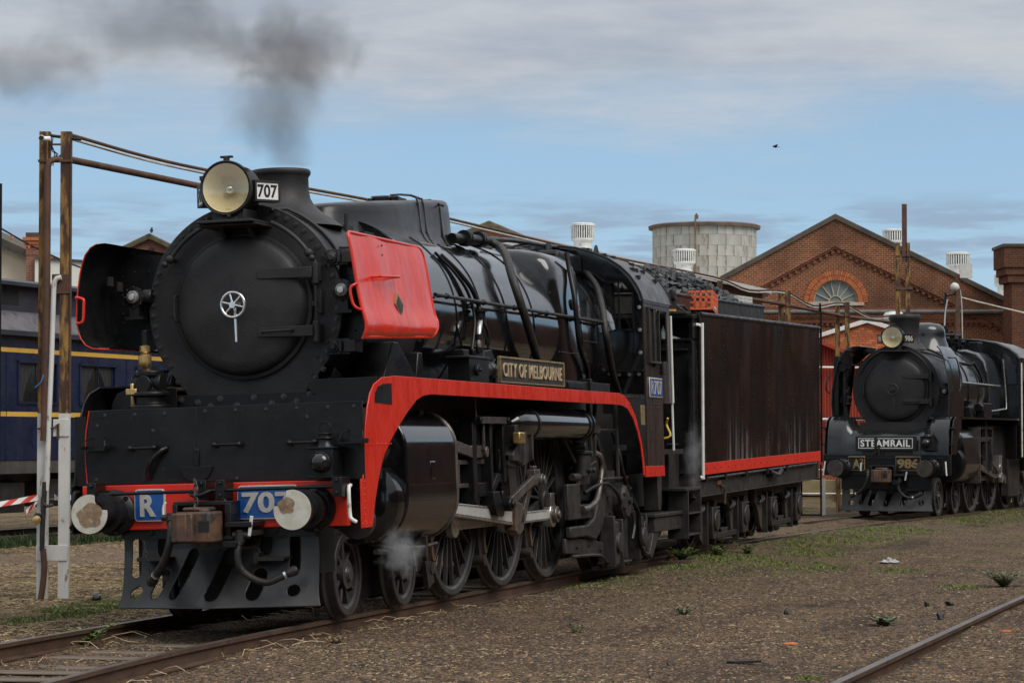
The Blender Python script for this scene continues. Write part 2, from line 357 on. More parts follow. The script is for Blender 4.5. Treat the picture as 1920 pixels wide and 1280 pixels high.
# ================================================================== shared locomotive pieces
def spoked_wheel(root, x, s, r, z, hub_r, nsp, yo=.87, wdt=.14, mat=None, singles=True, pin=None, cw=None):
    """s = -1 towards the camera, +1 the far side"""
    mat = m_wheel
    c = (x, 0, z); h = lambda a: s*(yo-a)
    mb = MB(); ri = r-(.062 if r > .6 else .07)
    mb.lathe([(ri, h(.015)), (ri-.03, h(.03)), (ri-.036, h(.085)), (ri, h(.115))], 'y', c, 48)
    mb.lathe([(0, h(-.01)), (hub_r*.55, h(-.01)), (hub_r*.6, h(.0)), (hub_r, h(.005)), (hub_r, h(.14)), (0, h(.14))], 'y', c, 24)
    mb.lathe([(hub_r*.5, h(-.012)), (hub_r*.45, h(-.03)), (0, h(-.03))], 'y', c, 16)
    if cw:      # balance weight between the spokes
        a, b = cw
        o_ = [(x+ri*math.cos(t)*.96, z+ri*math.sin(t)*.96) for t in np.linspace(a, b, 12)]
        mb.prism(o_, 'y', h(.035), h(.10))
    if pin:
        mb.cyl('y', (x+pin[0], 0, z+pin[1]), .13, h(-.02), h(.1), 20)
    wh = mb.build('wheel', mat, root)
    MB().lathe([(ri, h(.11)), (r-.012, h(0.)), (r-.002, h(.008)), (r, h(.09)), (r+.012, h(.10)), (r+.03, h(.115)), (r+.028, h(.135)), (r, h(.14)), (ri, h(.14)), (ri, h(0.)), (r-.012, h(0.))], 'y', c, 56).build('tyre', mat, wh)
    sp = MB(); y0 = h(.065)
    def one(m, ang):
        k = len(m.v)
        m.obox((0, 0, hub_r*.9), (0, 0, ri-.015), .026 if r > .6 else .034, .05, up=(0, 1, 0))
        ca, sa = math.cos(ang), math.sin(ang)
        m.v[k:] = [(px*(1.35-.5*(pz-hub_r)/(ri-hub_r)), py, pz) for px, py, pz in m.v[k:]]
        if not singles: m.v[k:] = [(x+px*ca+pz*sa, y0+py, z-px*sa+pz*ca) for px, py, pz in m.v[k:]]
    if singles:
        one(sp, 0); o = sp.build('spoke', mat, wh, .006, loc=(x, y0, z))
        for i in range(1, nsp): copy(o, wh, rot=(0, 2*PI*i/nsp, 0))
    else:
        for i in range(nsp): one(sp, 2*PI*i/nsp)
        sp.build('spoke_ring', mat, wh)
    return wh
def axle(root, x, z, r=.08): return MB().cyl('y', (x, 0, z), r, -.7, .7, 16).build('axle', m_dark, root)
def headlight(root, x, z, r, length, mat, y=0.):
    b = MB(); b.lathe([(r*.97, x+.03), (r*1.0, x+.0), (r*1.06, x+.005), (r*1.06, x+.05), (r*.98, x+.06), (r*.96, x+length*.7), (r*.8, x+length), (0, x+length)], 'x', (0, y, z), 40)
    b.box(x+.06, x+length*.9, y-.16, y+.16, z-r-.06, z-r*.8)
    b.box(x-.06, x+length, y-.28, y+.28, z-r-.085, z-r-.06)
    b.cyl('z', (x+.05, y, 0), .03, z+r, z+r+.05, 10); b.box(x+.03, x+.08, y-.06, y+.06, z+r+.04, z+r+.06)
    hl = b.build('headlight', mat, root, .006)
    MB().lathe([(r*.94, x+.015), (r*.90, x+.03), (r*.75, x+.09), (r*.55, x+.15), (r*.3, x+.20), (.0, x+.215)], 'x', (0, y, z), 40).build('reflector', m_cream, hl)
    MB().ball((x+.15, y+.01, z), .045).build('bulb', m_chrome, hl)
    MB().lathe([(r*.955, x+.012), (r*.955, x+.006), (r*.6, x-.012), (0, x-.02), (0, x-.014), (r*.6, x-.006), (r*.955, x+.012)], 'x', (0, y, z), 40).build('lens', m_lens, hl)
    # spring clips round the rim
    for k in range(3):
        q = 2*PI*k/3+.4; cl = MB(); cl.box(x-.012, x+.05, y+r*1.05*math.cos(q)-.015, y+r*1.05*math.cos(q)+.015, z+r*1.05*math.sin(q)-.02, z+r*1.05*math.sin(q)+.02); cl.build('rim_clip', mat, hl)
    return hl
def number_board(root, x, y, z, s, txt, wdt, hgt, white, mat, ang=58):
    """s=-1: on the right hand of the lamp (near side)"""
    u = Vector((math.sin(R(ang)), -math.cos(R(ang)), 0)) if s < 0 else Vector((-math.sin(R(ang)), -math.cos(R(ang)), 0))
    n = u.cross(Vector((0,0,1))).normalized()      # outwards
    o = Vector((x, y, z)) if s < 0 else Vector((x, y, z)) - u*wdt
    def q(a, b, d): return o + u*a + Vector((0,0,1))*b + n*d
    b = MB(); b.add([q(-.02,-.02,-.09), q(wdt+.02,-.02,-.09), q(wdt+.02,-.02,0), q(-.02,-.02,0), q(-.02,hgt+.02,-.09), q(wdt+.02,hgt+.02,-.09), q(wdt+.02,hgt+.02,0), q(-.02,hgt+.02,0)],
                    [(0,3,2,1),(4,5,6,7),(0,1,5,4),(1,2,6,5),(2,3,7,6),(3,0,4,7)])
    for a0, a1, b0, b1 in ((-.02,wdt+.02,-.02,.0),(-.02,wdt+.02,hgt,hgt+.02),(-.02,0,0,hgt),(wdt,wdt+.02,0,hgt)):
        b.add([q(a0,b0,0), q(a1,b0,0), q(a1,b1,0), q(a0,b1,0), q(a0,b0,.012), q(a1,b0,.012), q(a1,b1,.012), q(a0,b1,.012)], [(0,3,2,1),(4,5,6,7),(0,1,5,4),(1,2,6,5),(2,3,7,6),(3,0,4,7)])
    nb = b.build('number_board', mat, root)
    MB().add([q(0,0,.003), q(wdt,0,.003), q(wdt,hgt,.003), q(0,hgt,.003)], [(0,1,2,3)]).build('panel', m_whiteplate if white else m_blackplate, nb)
    text_mb(txt, q(wdt*.05, hgt*.12, .004), u, (0,0,1), wdt*.9, hgt*.76, .003, .02).build('number', m_blackplate if white else m_cast, nb, smooth=0)
    return nb
m_rustpatch = pm('buffer_rust', (.20,.125,.07), (.33,.235,.145), 9, .55, c3=(.42,.36,.26), s3=14, lo3=.55, hi3=.7, bump=.3, bscale=30)
def buffer(root, y, z, notch, face_mat, x_beam=.55):
    b = MB(); 
    b.lathe([(0, x_beam), (.215, x_beam), (.215, x_beam-.035), (.20, x_beam-.05), (.165, x_beam-.07), (.155, x_beam-.19), (.165, x_beam-.20), (.175, x_beam-.21), (.175, x_beam-.225), (.13, x_beam-.23), (.125, .05), (0, .05)], 'x', (0, y, z), 36)
    bf = b.build('buffer', m_satin, root)
    r = .183; pts = []
    for k in range(64):
        q = 2*PI*k/64; p = (y+r*math.cos(q), z+r*math.sin(q))
        if notch:
            cx, cz, cr = y+notch*r*.83, z+r*.72, r*.52
            d = math.hypot(p[0]-cx, p[1]-cz)
            if d < cr:       # the bite taken out of the head: pull the point to the near arc of the bite
                v = Vector((y-cx, z-cz)).normalized(); w_ = Vector((p[0]-cx, p[1]-cz)); w_ = w_ - 2*min(0, w_.dot(v))*v
                if w_.length < 1e-6: w_ = v
                w_ = (w_.normalized()*1.0+v*.35).normalized(); p = (cx+w_.x*cr, cz+w_.y*cr)
        pts.append(p)
    hd = MB().prism(pts, 'x', .0, .045).build('buffer_head', m_satin, bf, .006)
    f = MB().prism([(y+(a-y)*.97, z+(c-z)*.97) for a, c in pts], 'x', -.006, .002).build('buffer_face', face_mat, bf, .002)
    if face_mat is m_buffer:      # worn through to rust where the other buffer rubs
        k_ = .66 if notch < 0 else .42; cy_, cz_ = (y-.01, z-.01) if notch < 0 else (y+.05, z+.04)
        MB().prism([(cy_+.183*k_*math.cos(q)*(1+.10*math.sin(3*q+1)+.06*math.sin(7*q)), cz_+.183*k_*math.sin(q)*(1+.10*math.sin(2*q+2)+.07*math.sin(5*q))) for q in np.linspace(0,2*PI,41)[:-1] if (notch > 0 or not (.3 < q < 1.3))], 'x', -.0085, -.003).build('rust_patch', m_rustpatch, bf)
    for k in range(6):
        q = 2*PI*k/6+.3
        for rr, xx in ((.19, x_beam-.05),):
            o = MB().cyl('x', (0, y+rr*math.cos(q), z+rr*math.sin(q)), .024, xx-.02, xx+.02, 6).build('bolt', m_satin, bf)
    return bf
def pilot(root, px, y0, y1, z0, z1, slots, nose=.34, fold=.7, mat=None):
    """cowcatcher of pressed plate with the slots cut right through"""
    st = .008; ny = int((y1-y0)/st); nz = int((z1-z0)/st)
    def X(y, z):
        t = max(0., (fold-z)/(fold-z0)); c = max(0., 1-abs(y)/1.02)
        return px - nose*(t**1.25)*(c**.9) - .07*t**2
    def inside(y, z):
        for a, b, r in slots:
            ax, az = a; bx, bz = b; dx, dz = bx-ax, bz-az; l2 = dx*dx+dz*dz
            t = 0 if l2 < 1e-9 else max(0, min(1, ((y-ax)*dx+(z-az)*dz)/l2))
            if (y-ax-t*dx)**2+(z-az-t*dz)**2 < r*r: return True
        return False
    mb = MB(); idx = {}
    for i in range(ny+1):
        for j in range(nz+1):
            y = y0+(y1-y0)*i/ny; z = z0+(z1-z0)*j/nz
            y2 = y*(1+.05*max(0, (.35-z)/.2)**2*.6) if abs(y) > .6 else y
            # snap the plate's edge to the round outline of a slot
            for a, b, r in slots:
                dx, dz = b[0]-a[0], b[1]-a[1]; l2 = dx*dx+dz*dz
                t = 0 if l2 < 1e-9 else max(0, min(1, ((y-a[0])*dx+(z-a[1])*dz)/l2))
                qx, qz = a[0]+t*dx, a[1]+t*dz; d = math.hypot(y-qx, z-qz)
                if abs(d-r) < st*.82 and d > 1e-6: y2 = qx+(y-qx)*r/d; z = qz+(z-qz)*r/d
            idx[i, j] = len(mb.v); mb.v.append((X(y2, z), y2, z))
    for i in range(ny):
        for j in range(nz):
            if not inside(y0+(y1-y0)*(i+.5)/ny, z0+(z1-z0)*(j+.5)/nz):
                mb.f.append((idx[i,j], idx[i,j+1], idx[i+1,j+1], idx[i+1,j]))
    o = mb.build('cowcatcher', mat or m_pilot, root, smooth=50)
    m = o.modifiers.new('plate', 'SOLIDIFY'); m.thickness = .014; m.offset = -1
    return o
def coupler(root, x, z):
    """automatic coupler: knuckle head on a shank, with its carrier and pin lifter"""
    b = MB()
    b.prism([(x,-.16),(x,.05),(x+.04,.08),(x+.05,.19),(x+.26,.19),(x+.34,.1),(x+.34,-.16),(x+.22,-.2),(x+.08,-.2)], 'z', z-.15, z+.13)
    b.box(x+.34, .7, -.1, .1, z-.08, z+.08)
    b.box(x+.1, x+.3, -.12, .14, z+.13, z+.17); b.cyl('z', (x+.1, -.08, 0), .05, z-.19, z+.16, 14)
    cp = b.build('coupler', m_rust, root, .02)
    k = MB(); k.prism([(x-.06,.03),(x-.07,.12),(x-.02,.2),(x+.06,.2),(x+.05,.1),(x+.02,.04)], 'z', z-.14, z+.12)
    k.prism([(x-.05,-.02),(x-.05,.06),(x+.02,.06),(x+.02,-.02)], 'z', z-.14, z+.12); k.build('knuckle', m_rust, cp, .014)
    MB().box(x-.004, x+.02, -.16, -.06, z-.05, z+.045).build('pocket', m_dark, cp)
    c = MB(); c.box(.28, .6, -.28, -.22, z-.16, z+.2); c.box(.28, .6, .24, .29, z-.16, z+.2); c.box(.22, .6, -.5, -.24, z-.02, z+.03); c.box(.2, .6, -.36, -.22, z-.2, z-.14); c.box(.3, .6, -.28, .29, z+.18, z+.22)
    c.cyl('y', (.3, 0, z-.12), .035, -.42, -.2, 10); c.build('coupler_carrier', m_satin, root, .008)
    return cp
def hose(root, pts, r, mat=None):
    h = MB().tube(pts, r, 10, 6).build('brake_hose', mat or m_rubber, root, smooth=60)
    p = spline(pts, 6); a, b = p[0], p[-1]; c = MB(); c.tube([a+Vector((0,0,.06)), a, p[2]], [r*1.35, r*1.35, r*1.35], 10); c.tube([p[-4], b, b+(b-p[-4])*.5], [r*1.25, r*1.5, r*1.1], 10)
    c.build('fitting', m_grime, h); MB().tube([p[-6], p[-5]], r*1.2, 10).build('clip', m_chrome, h)
    return h
def oil_lamp(root, x, y, z, wdt=.23, hgt=.24, d=.26):
    b = MB(); b.box(x, x+d, y-wdt/2, y+wdt/2, z, z+hgt); b.box(x-.012, x+d+.012, y-wdt/2-.012, y+wdt/2+.012, z+hgt, z+hgt+.015); b.box(x-.008, x+d+.008, y-wdt/2-.008, y+wdt/2+.008, z-.02, z)
    b.lathe([(.085, z+hgt+.015), (.06, z+hgt+.05), (.06, z+hgt+.085), (.075, z+hgt+.09), (.075, z+hgt+.10), (.055, z+hgt+.105), (.055, z+hgt+.13), (.07, z+hgt+.135), (.05, z+hgt+.15), (0, z+hgt+.15)], 'z', (x+d/2, y, 0), 20)
    b.lathe([(.098, x), (.098, x-.03), (.085, x-.035)], 'x', (0, y, z+hgt*.5), 24)
    lp = b.build('oil_lamp', m_satin, root, .004)
    MB().lathe([(.086, x-.02), (.075, x-.05), (.045, x-.07), (0, x-.076)], 'x', (0, y, z+hgt*.5), 24).build('lens', m_glassy, lp)
    MB().tube([(x+d/2, y-.05, z+hgt+.1), (x+d/2, y-.055, z+hgt+.2), (x+d/2, y-.02, z+hgt+.235), (x+d/2, y+.03, z+hgt+.235), (x+d/2, y+.055, z+hgt+.19), (x+d/2, y+.05, z+hgt+.1)], .007, 6, 3).build('handle', m_satin, lp)
    return lp
def bolts(root, name, pts, axis, r, l, mat, n=6):
    """same bolt copied to every point"""
    o = None
    for p in pts:
        if o is None:
            b = MB().cyl({'x':'x','y':'y','z':'z'}[axis], (0,0,0), r, -l, l*.4, n); b.cyl(axis, (0,0,0), r*.5, -l*1.5, 0, n); b.cyl(axis, (0,0,0), r*1.35, -l*.25, l*.3, 12)
            o = b.build(name, mat, root, loc=p)
        else: copy(o, root, loc=p)
def rivets(root, pts, axis, r, mat, name='rivets'):
    """hundreds of small rivet heads: one part"""
    mb = MB()
    for p in pts:
        k = len(mb.v); mb.lathe([(0, -r*.75), (r*.7, -r*.5), (r, 0), (r*.9, r*.3)], axis, p, 6)
    me = mb.mesh(name, 60, weld=False); return obj(name, me, mat, root, kind='stuff')
def rail_tube(root, name, pts, r, mat, n=8, k=0): return MB().tube(pts, r, n, k).build(name, mat, root, smooth=60)
def marker_lamp(root, x, y, z, r=.085, extra=False):
    b = MB(); b.lathe([(0, x+.14), (r, x+.14), (r*1.05, x+.02), (r*1.22, x+.01), (r*1.22, x-.01), (r*.8, x-.02), (r*.75, x-.03)], 'x', (0, y, z), 24); b.box(x, x+.12, y-.05, y+.05, z-r-.1, z-r*.8)
    b.box(x-.01, x+.14, y-.09, y+.09, z-r-.13, z-r-.1)
    for k in range(8): q = 2*PI*k/8; b.ball((x-.008, y+r*1.12*math.cos(q), z+r*1.12*math.sin(q)), .012, 6)
    if extra: b.lathe([(0, y-.02), (r*.9, y-.02), (r*.95, y-.14), (r*.8, y-.16), (0, y-.16)], 'y', (x+.09, 0, z), 20)
    m = b.build('marker_lamp', m_satin, root)
    MB().lathe([(r*.78, x-.02), (r*.7, x-.045), (r*.4, x-.06), (0, x-.064)], 'x', (0, y, z), 20).build('lens', m_lampglass, m)
    MB().lathe([(r*.42, x-.064), (r*.36, x-.072), (0, x-.074)], 'x', (0, y, z), 16).build('lens_boss', m_steel, m)
    return m
def smokebox_door(root, xf, z, r, mat, wheel_mat, strap_w):
    d = MB().lathe([(r*1.0, xf), (r*1.0, xf-.04), (r*.965, xf-.05), (r*.95, xf-.05), (r*.945, xf-.062), (r*.92, xf-.10), (r*.87, xf-.128), (r*.75, xf-.145), (r*.4, xf-.165), (0, xf-.17)], 'x', (0, 0, z), 72).build('smokebox_door', mat, root, smooth=30)
    xs = xf-.165
    b = MB()
    for dz, dy in ((.285, 0), (-.265, .0)):
        b.prism([(-.19, z+dz-.03), (-.22, z+dz-.045), (-r*1.06, z+dz-.052), (-r*1.06, z+dz+.052), (-.22, z+dz+.045), (-.19, z+dz+.03)], 'x', xf-.17, xf-.125)
        b.cyl('z', (xf-.12, -r*1.09, 0), .035, z+dz-.11, z+dz+.09, 12)
    b.cyl('z', (xf-.12, -r*1.09, 0), .014, z-.36, z+.4, 8)
    b.box(xf-.13, xf+.02, -r*1.13, -r*1.05, z-.36, z-.2); b.box(xf-.13, xf+.02, -r*1.13, -r*1.05, z+.2, z+.36)
    b.build('hinge', mat, d, .006)
    MB().tube([(xf-.17, -.24, z-.262), (xf-.22, -.25, z-.26), (xf-.225, -.3, z-.26), (xf-.225, -.5, z-.255), (xf-.22, -.54, z-.255), (xf-.17, -.55, z-.255)], .013, 8).build('handle', mat, d)
    MB().tube([(xf-.06, r*.93, z+.12), (xf-.11, r*.945, z+.12), (xf-.125, r*.955, z+.08), (xf-.125, r*.955, z-.08), (xf-.11, r*.945, z-.12), (xf-.06, r*.93, z-.12)], .011, 8, 3).build('handle', mat, d)
    w_ = MB(); xw = xf-.30
    w_.lathe([(.118+.014*math.cos(2*PI*k/10), xw+.014*math.sin(2*PI*k/10)) for k in range(11)], 'x', (0, 0, z), 32)
    w_.cyl('x', (0, 0, z), .032, xw-.02, xf-.15, 14)
    for k in range(6): q = 2*PI*k/6+.25; w_.tube([(xw, .03*math.cos(q), z+.03*math.sin(q)), (xw, .112*math.cos(q), z+.112*math.sin(q))], .009, 6)
    hw = w_.build('handwheel', wheel_mat, d, smooth=60)
    MB().tube([(xw+.04, -.005, z-.02), (xw+.02, -.02, z-.35)], [.016, .012], 8).build('locking_lever', wheel_mat, hw)
    return d
def plate_sign(root, name, x, y1, y0, z0, z1, txt, ty0, ty1, tz0, tz1, bgm, edge, letter, bold=.03, round_=.03, ears=False):
    """number plate on the buffer beam, facing forwards (seen with y1 on the left)"""
    def rr(g):
        o = []
        for cx, cz, a in ((y1-round_, z1-round_, 0), (y0+round_, z1-round_, PI/2), (y0+round_, z0+round_, PI), (y1-round_, z0+round_, 1.5*PI)):
            o += arc((cx, cz), round_+g, a, a+PI/2, 5)
        return o
    p = MB().prism(rr(.012), 'x', x-.012, x+.02); 
    if ears: p.cyl('x', (0, y1+.012, (z0+z1)/2), .025, x-.012, x+.02, 10); p.cyl('x', (0, y0-.012, (z0+z1)/2), .025, x-.012, x+.02, 10)
    b = p.build(name, edge, root, .003)
    MB().prism(rr(0.), 'x', x-.0145, x-.011).build('panel', bgm, b)
    text_mb(txt, (x-.0145, ty1, tz0), (0,-1,0), (0,0,1), ty1-ty0, tz1-tz0, .012, bold).build('lettering', letter, b, smooth=0)
    return b
# ================================================================== the big engine
LR = -0.0282
loco = thing('steam_locomotive', 'large black steam locomotive with red side valances, numbered 707, nearest on the track', 'steam locomotive', (0,0,0), (LR,0,0))
Bz = 2.96
# --- frames, dark inside
f = MB(); f.box(.70, 14.6, -.56, .56, .55, 1.6); f.box(3.6, 11.9, -.9, .9, 1.85, 2.16); f.box(10.0, 12.0, -1.0, 1.0, .9, 2.0); f.box(12.0, 14.8, -1.05, 1.05, .75, 1.2)
f.prism([(-1.0,2.1),(-.62,1.6),(.62,1.6),(1.0,2.1)], 'x', 1.5, 3.2)
f.build('frame', m_dark, loco)
# --- buffer beam
b = MB(); b.box(.55, .64, -1.30, 1.30, .886, 1.302); beam = b.build('buffer_beam', m_redb, loco, .008)
b = MB(); b.box(.575, .66, -.98, .92, .80, .885); b.build('drag_plate', m_satin, loco)
b = MB(); b.box(1.2, 4.2, -.62, .62, .12, .62); b.box(.9, 1.3, -.9, .9, .45, .86); b.build('bogie_frame', m_dark, loco)
bolts(beam, 'bolt', [(.565, y, .86) for y in (-.6,-.38,.36,.62)] + [(.545, y, z) for y in (-.12,.12) for z in (1.0,1.24)], 'x', .018, .015, m_satin)
plate_sign(loco, 'letter_plate', .53, .755, .475, .975, 1.248, 'R', .55, .705, 1.008, 1.21, m_blue, m_cast, m_cast, .035)
plate_sign(loco, 'number_plate', .53, -.262, -.825, .975, 1.258, '707', -.79, -.30, 1.02, 1.21, m_blue, m_cast, m_cast, .03, ears=True)
buffer(loco, .978, 1.05, -1, m_buffer); buffer(loco, -.978, 1.05, 1, m_buffer)
coupler(loco, .05, .92)
# coupling lift bar across the beam
b = MB(); b.tube([(.36, 1.2, 1.06), (.36, 1.19, 1.20), (.36, 1.16, 1.222), (.36, .2, 1.23), (.36, -.5, 1.238), (.36, -1.26, 1.245)], .016, 8)
b.tube([(.36, .13, 1.23), (.28, .1, 1.20), (.24, .02, 1.19), (.3, -.08, 1.235)], .016, 8, 3); lb = b.build('coupling_lift_bar', m_satin, loco, smooth=60)
for y in (1.11, -.16, .02, -1.28):
    b = MB(); b.box(.33, .56, y-.045, y+.045, 1.15, 1.33); b.cyl('x', (0, y, 1.30), .018, .31, .34, 6); b.cyl('x', (0, y, 1.19), .018, .31, .34, 6); b.build('bracket', m_satin, lb, .006)
def chain(root, pts, r=.017, name='chain'):
    p = spline(pts, 12); acc = 0; last = p[0]; links = [p[0]]
    for q in p:
        if (q-last).length > r*2.6: links.append(q); last = q
    mb = MB()
    for i in range(len(links)-1):
        a, b_ = links[i], links[i+1]; d = (b_-a).normalized(); s_ = d.cross(Vector((1,0,.3)) if i % 2 else Vector((.2,1,0))).normalized(); c = (a+b_)/2; pp = []
        for k in range(9): t = 2*PI*k/8; pp.append(c + d*(r*1.7*math.cos(t)) + s_*(r*.85*math.sin(t)))
        mb.tube(pp, r*.33, 5)
    return mb.build(name, m_grime, root, smooth=60)
chain(loco, [(.3,.07,1.34), (.27,.05,1.28), (.22,.03,1.18), (.2,.02,1.10), (.15,.02,1.06)], .024)
chain(loco, [(.34,-.2,1.16), (.3,-.24,1.05), (.3,-.23,.93), (.32,-.2,.85)], .014)
chain(loco, [(.38,.62,.80), (.36,.58,.64), (.36,.55,.52), (.4,.56,.44)], .012)
# brake hoses, taps
hose(loco, [(.30,.30,.98), (.25,.29,.9), (.22,.30,.75), (.25,.37,.6), (.3,.46,.5), (.36,.54,.42)], .036)
hose(loco, [(.28,-.36,.78), (.25,-.35,.66), (.26,-.37,.54), (.28,-.46,.45), (.3,-.6,.40), (.33,-.74,.45), (.36,-.85,.50)], .033)
b = MB(); b.box(.3, .6, -.48, -.34, .82, .87); b.cyl('z', (.28,-.37,0), .045, .76, .88, 12); b.cyl('y', (.28,0,.83), .035, -.46, -.3, 10)
tap = b.build('brake_tap', m_grime, loco, .004)
b = MB(); b.cyl('z', (.30,.31,0), .045, .93, 1.02, 12); b.cyl('y', (.3,0,1.0), .03, .3, .40, 10); b.build('brake_tap', m_grime, loco, .004)
b = MB(); b.obox((.24,-.47,.82), (.235,-.5,1.0), .03, .012, (1,0,0)); b.build('tap_handle', m_white, tap, .003)
chw = MB().tube([(.3,.36,1.14),(.3,.385,1.08),(.3,.38,.97)], .012, 6, 3).build('tap_handle', m_white, tap)
# cowcatcher
SL = [((.80,.49),(.80,.755),.05), ((.53,.68),(.53,.755),.062), ((.57,.29),(.49,.47),.048), ((.37,.29),(.23,.65),.05), ((-.03,.29),(-.13,.64),.066), ((-.40,.29),(-.44,.45),.066), ((-.47,.685),(-.475,.765),.058), ((-.755,.51),(-.755,.765),.05), ((-.755,.305),(-.77,.31),.05), ((.80,.29),(.75,.32),.042)]
pilot(loco, .66, -.985, .93, .165, .87, SL, .30, .70)
b = MB(); b.box(.45, .66, .42, .72, .615, .635); b.box(.44,.45,.42,.72,.60,.637); b.build('footstep', m_grime, loco, .004)
b = MB(); b.box(.45, .66, -.72, -.45, .60, .62); b.box(.44,.45,-.72,-.45,.585,.622); b.box(.5,.66,-.45,-.40,.56,.66); b.build('footstep', m_grime, loco, .004)
b = MB(); b.tube([(.55,-1.335,1.25), (.47,-1.345,1.22), (.47,-1.35,1.0), (.47,-1.365,.95), (.5,-1.40,.92)], .018, 8, 3); b.build('grab_rail', m_white, loco)
b = MB(); b.tube([(.55,1.335,1.25), (.47,1.345,1.22), (.47,1.35,1.0), (.47,1.365,.95), (.5,1.40,.92)], .018, 8, 3); b.build('grab_rail', m_satin, loco)
# --- front apron plates
ap = [(1.285,1.305),(1.30,1.5),(1.295,1.7),(1.28,1.85),(1.255,2.0),(.19,2.005),(-.19,2.008),(-1.43,2.012),(-1.44,1.7),(-1.44,1.305)]
a1 = MB().prism([p for p in ap if p[0] >= .19] + [(.195,1.305)], 'x', .65, .665).build('apron_plate', m_apron, loco, .003)
a2 = MB().prism([(.192,1.305),(.192,2.005),(-1.43,2.012),(-1.44,1.7),(-1.44,1.305)], 'x', .65, .665).build('apron_plate', m_apron, loco, .003)
bolts(a1, 'bolt', [(.648, y, 1.955) for y in (1.1,.8,.5)] + [(.648,.62,1.8),(.648,1.18,1.86),(.648,1.2,1.36)], 'x', .013, .01, m_bolt)
bolts(a2, 'bolt', [(.648, y, 1.965) for y in (.1,-.2,-.5,-.8,-1.1,-1.35)] + [(.648,-.9,1.88),(.648,-.2,1.34)], 'x', .013, .01, m_bolt)
MB().box(.648,.651,-.585,-.58,1.31,2.005).build('plate_joint', m_dark, a2)
for y0, y1, z in ((.596,.837,1.64), (-.003,-.246,1.65), (-.737,-.979,1.65)):
    b = MB(); b.tube([(.60,y0,z), (.60,y1,z)], .012, 8)
    for y in (y0, y1): b.cyl('x', (0, y, z), .034, .63, .655, 14); b.ball((.60, y, z), .026, 10); b.cyl('x', (0,y,z), .014, .6, .65, 8)
    b.build('handrail', m_satin, loco, smooth=60)
for yy in (1.17, -1.36):
    b = MB(); h_ = .12
    b.box(.50, .65, yy-h_, yy+h_, 1.625, 1.64)
    for s_ in (-1, 1): b.tube([(.52, yy+s_*h_, 1.64), (.55, yy+s_*(h_-.02), 1.72), (.64, yy+s_*(h_-.06), 1.75)], .007, 6); b.box(.50,.65,yy+s_*h_-.006,yy+s_*h_+.006,1.64,1.67)
    b.build('lamp_bracket', m_satin, loco)
# slot with the bent hand hold, spare coupler pin pouch
b = MB(); b.prism([(.70+p[0], 1.34+p[1]) for p in [(0,0),(.03,-.02),(.06,.0),(-.055,.3),(-.09,.31),(-.125,.29)]], 'x', .645, .651); sl = b.build('slot', m_dark, loco)
MB().tube([(.64,.66,1.36), (.59,.655,1.42), (.57,.61,1.52), (.59,.53,1.6), (.645,.49,1.63)], .026, 8, 4).build('handle', m_satin, sl)
b = MB(); b.prism([(.36,1.455),(.03,1.46),(.035,1.43),(.07,1.36),(.12,1.325),(.26,1.325),(.32,1.36),(.355,1.42)], 'x', .63, .651); po = b.build('coupling_rest', m_satin, loco, .004)
b = MB(); b.prism([(.215,1.46),(.165,1.46),(.165,1.61),(.175,1.625),(.205,1.625),(.215,1.61)], 'x', .63, .651); b.cyl('x',(0,.19,1.6),.012,.615,.64,8); b.build('latch', m_satin, po, .004)
oil_lamp(loco, .36, -1.125, 1.345)
# upper plates either side of the saddle and the deck between
b = MB(); b.box(.665, 1.22, -1.40, 1.24, 1.985, 2.0); b.build('front_deck', m_satin, loco)
b = MB(); b.prism([(1.30,2.0),(1.28,2.09),(1.23,2.17),(1.13,2.205),(.62,2.205),(.62,2.0)], 'x', 1.22, 1.235); b.build('upper_plate', m_satin, loco, .003)
b = MB(); b.prism([(-.63,2.0),(-.63,2.09),(-.78,2.09)]+arc((-.82,2.22),.13,-PI/2+.3,-.1,5)+[(-.72,2.25),(-1.40,2.25),(-1.40,2.0)][0:0]+[(-.80,2.235),(-1.38,2.245),(-1.40,2.0)], 'x', 1.22, 1.235); b.build('upper_plate', m_satin, loco, .003)
b = MB(); b.box(1.33, 1.48, -.80, .74, 1.99, 2.135); sd_ = b.build('saddle_flange', m_apron, loco, .006)
bolts(sd_, 'bolt', [(1.33, y, z) for y, z in ((.62,2.09),(.45,2.06),(.32,2.02),(.22,2.09),(.05,2.02),(-.12,2.09),(-.3,2.03),(-.42,2.09),(-.55,2.04),(-.68,2.1))], 'x', .024, .02, m_bolt)
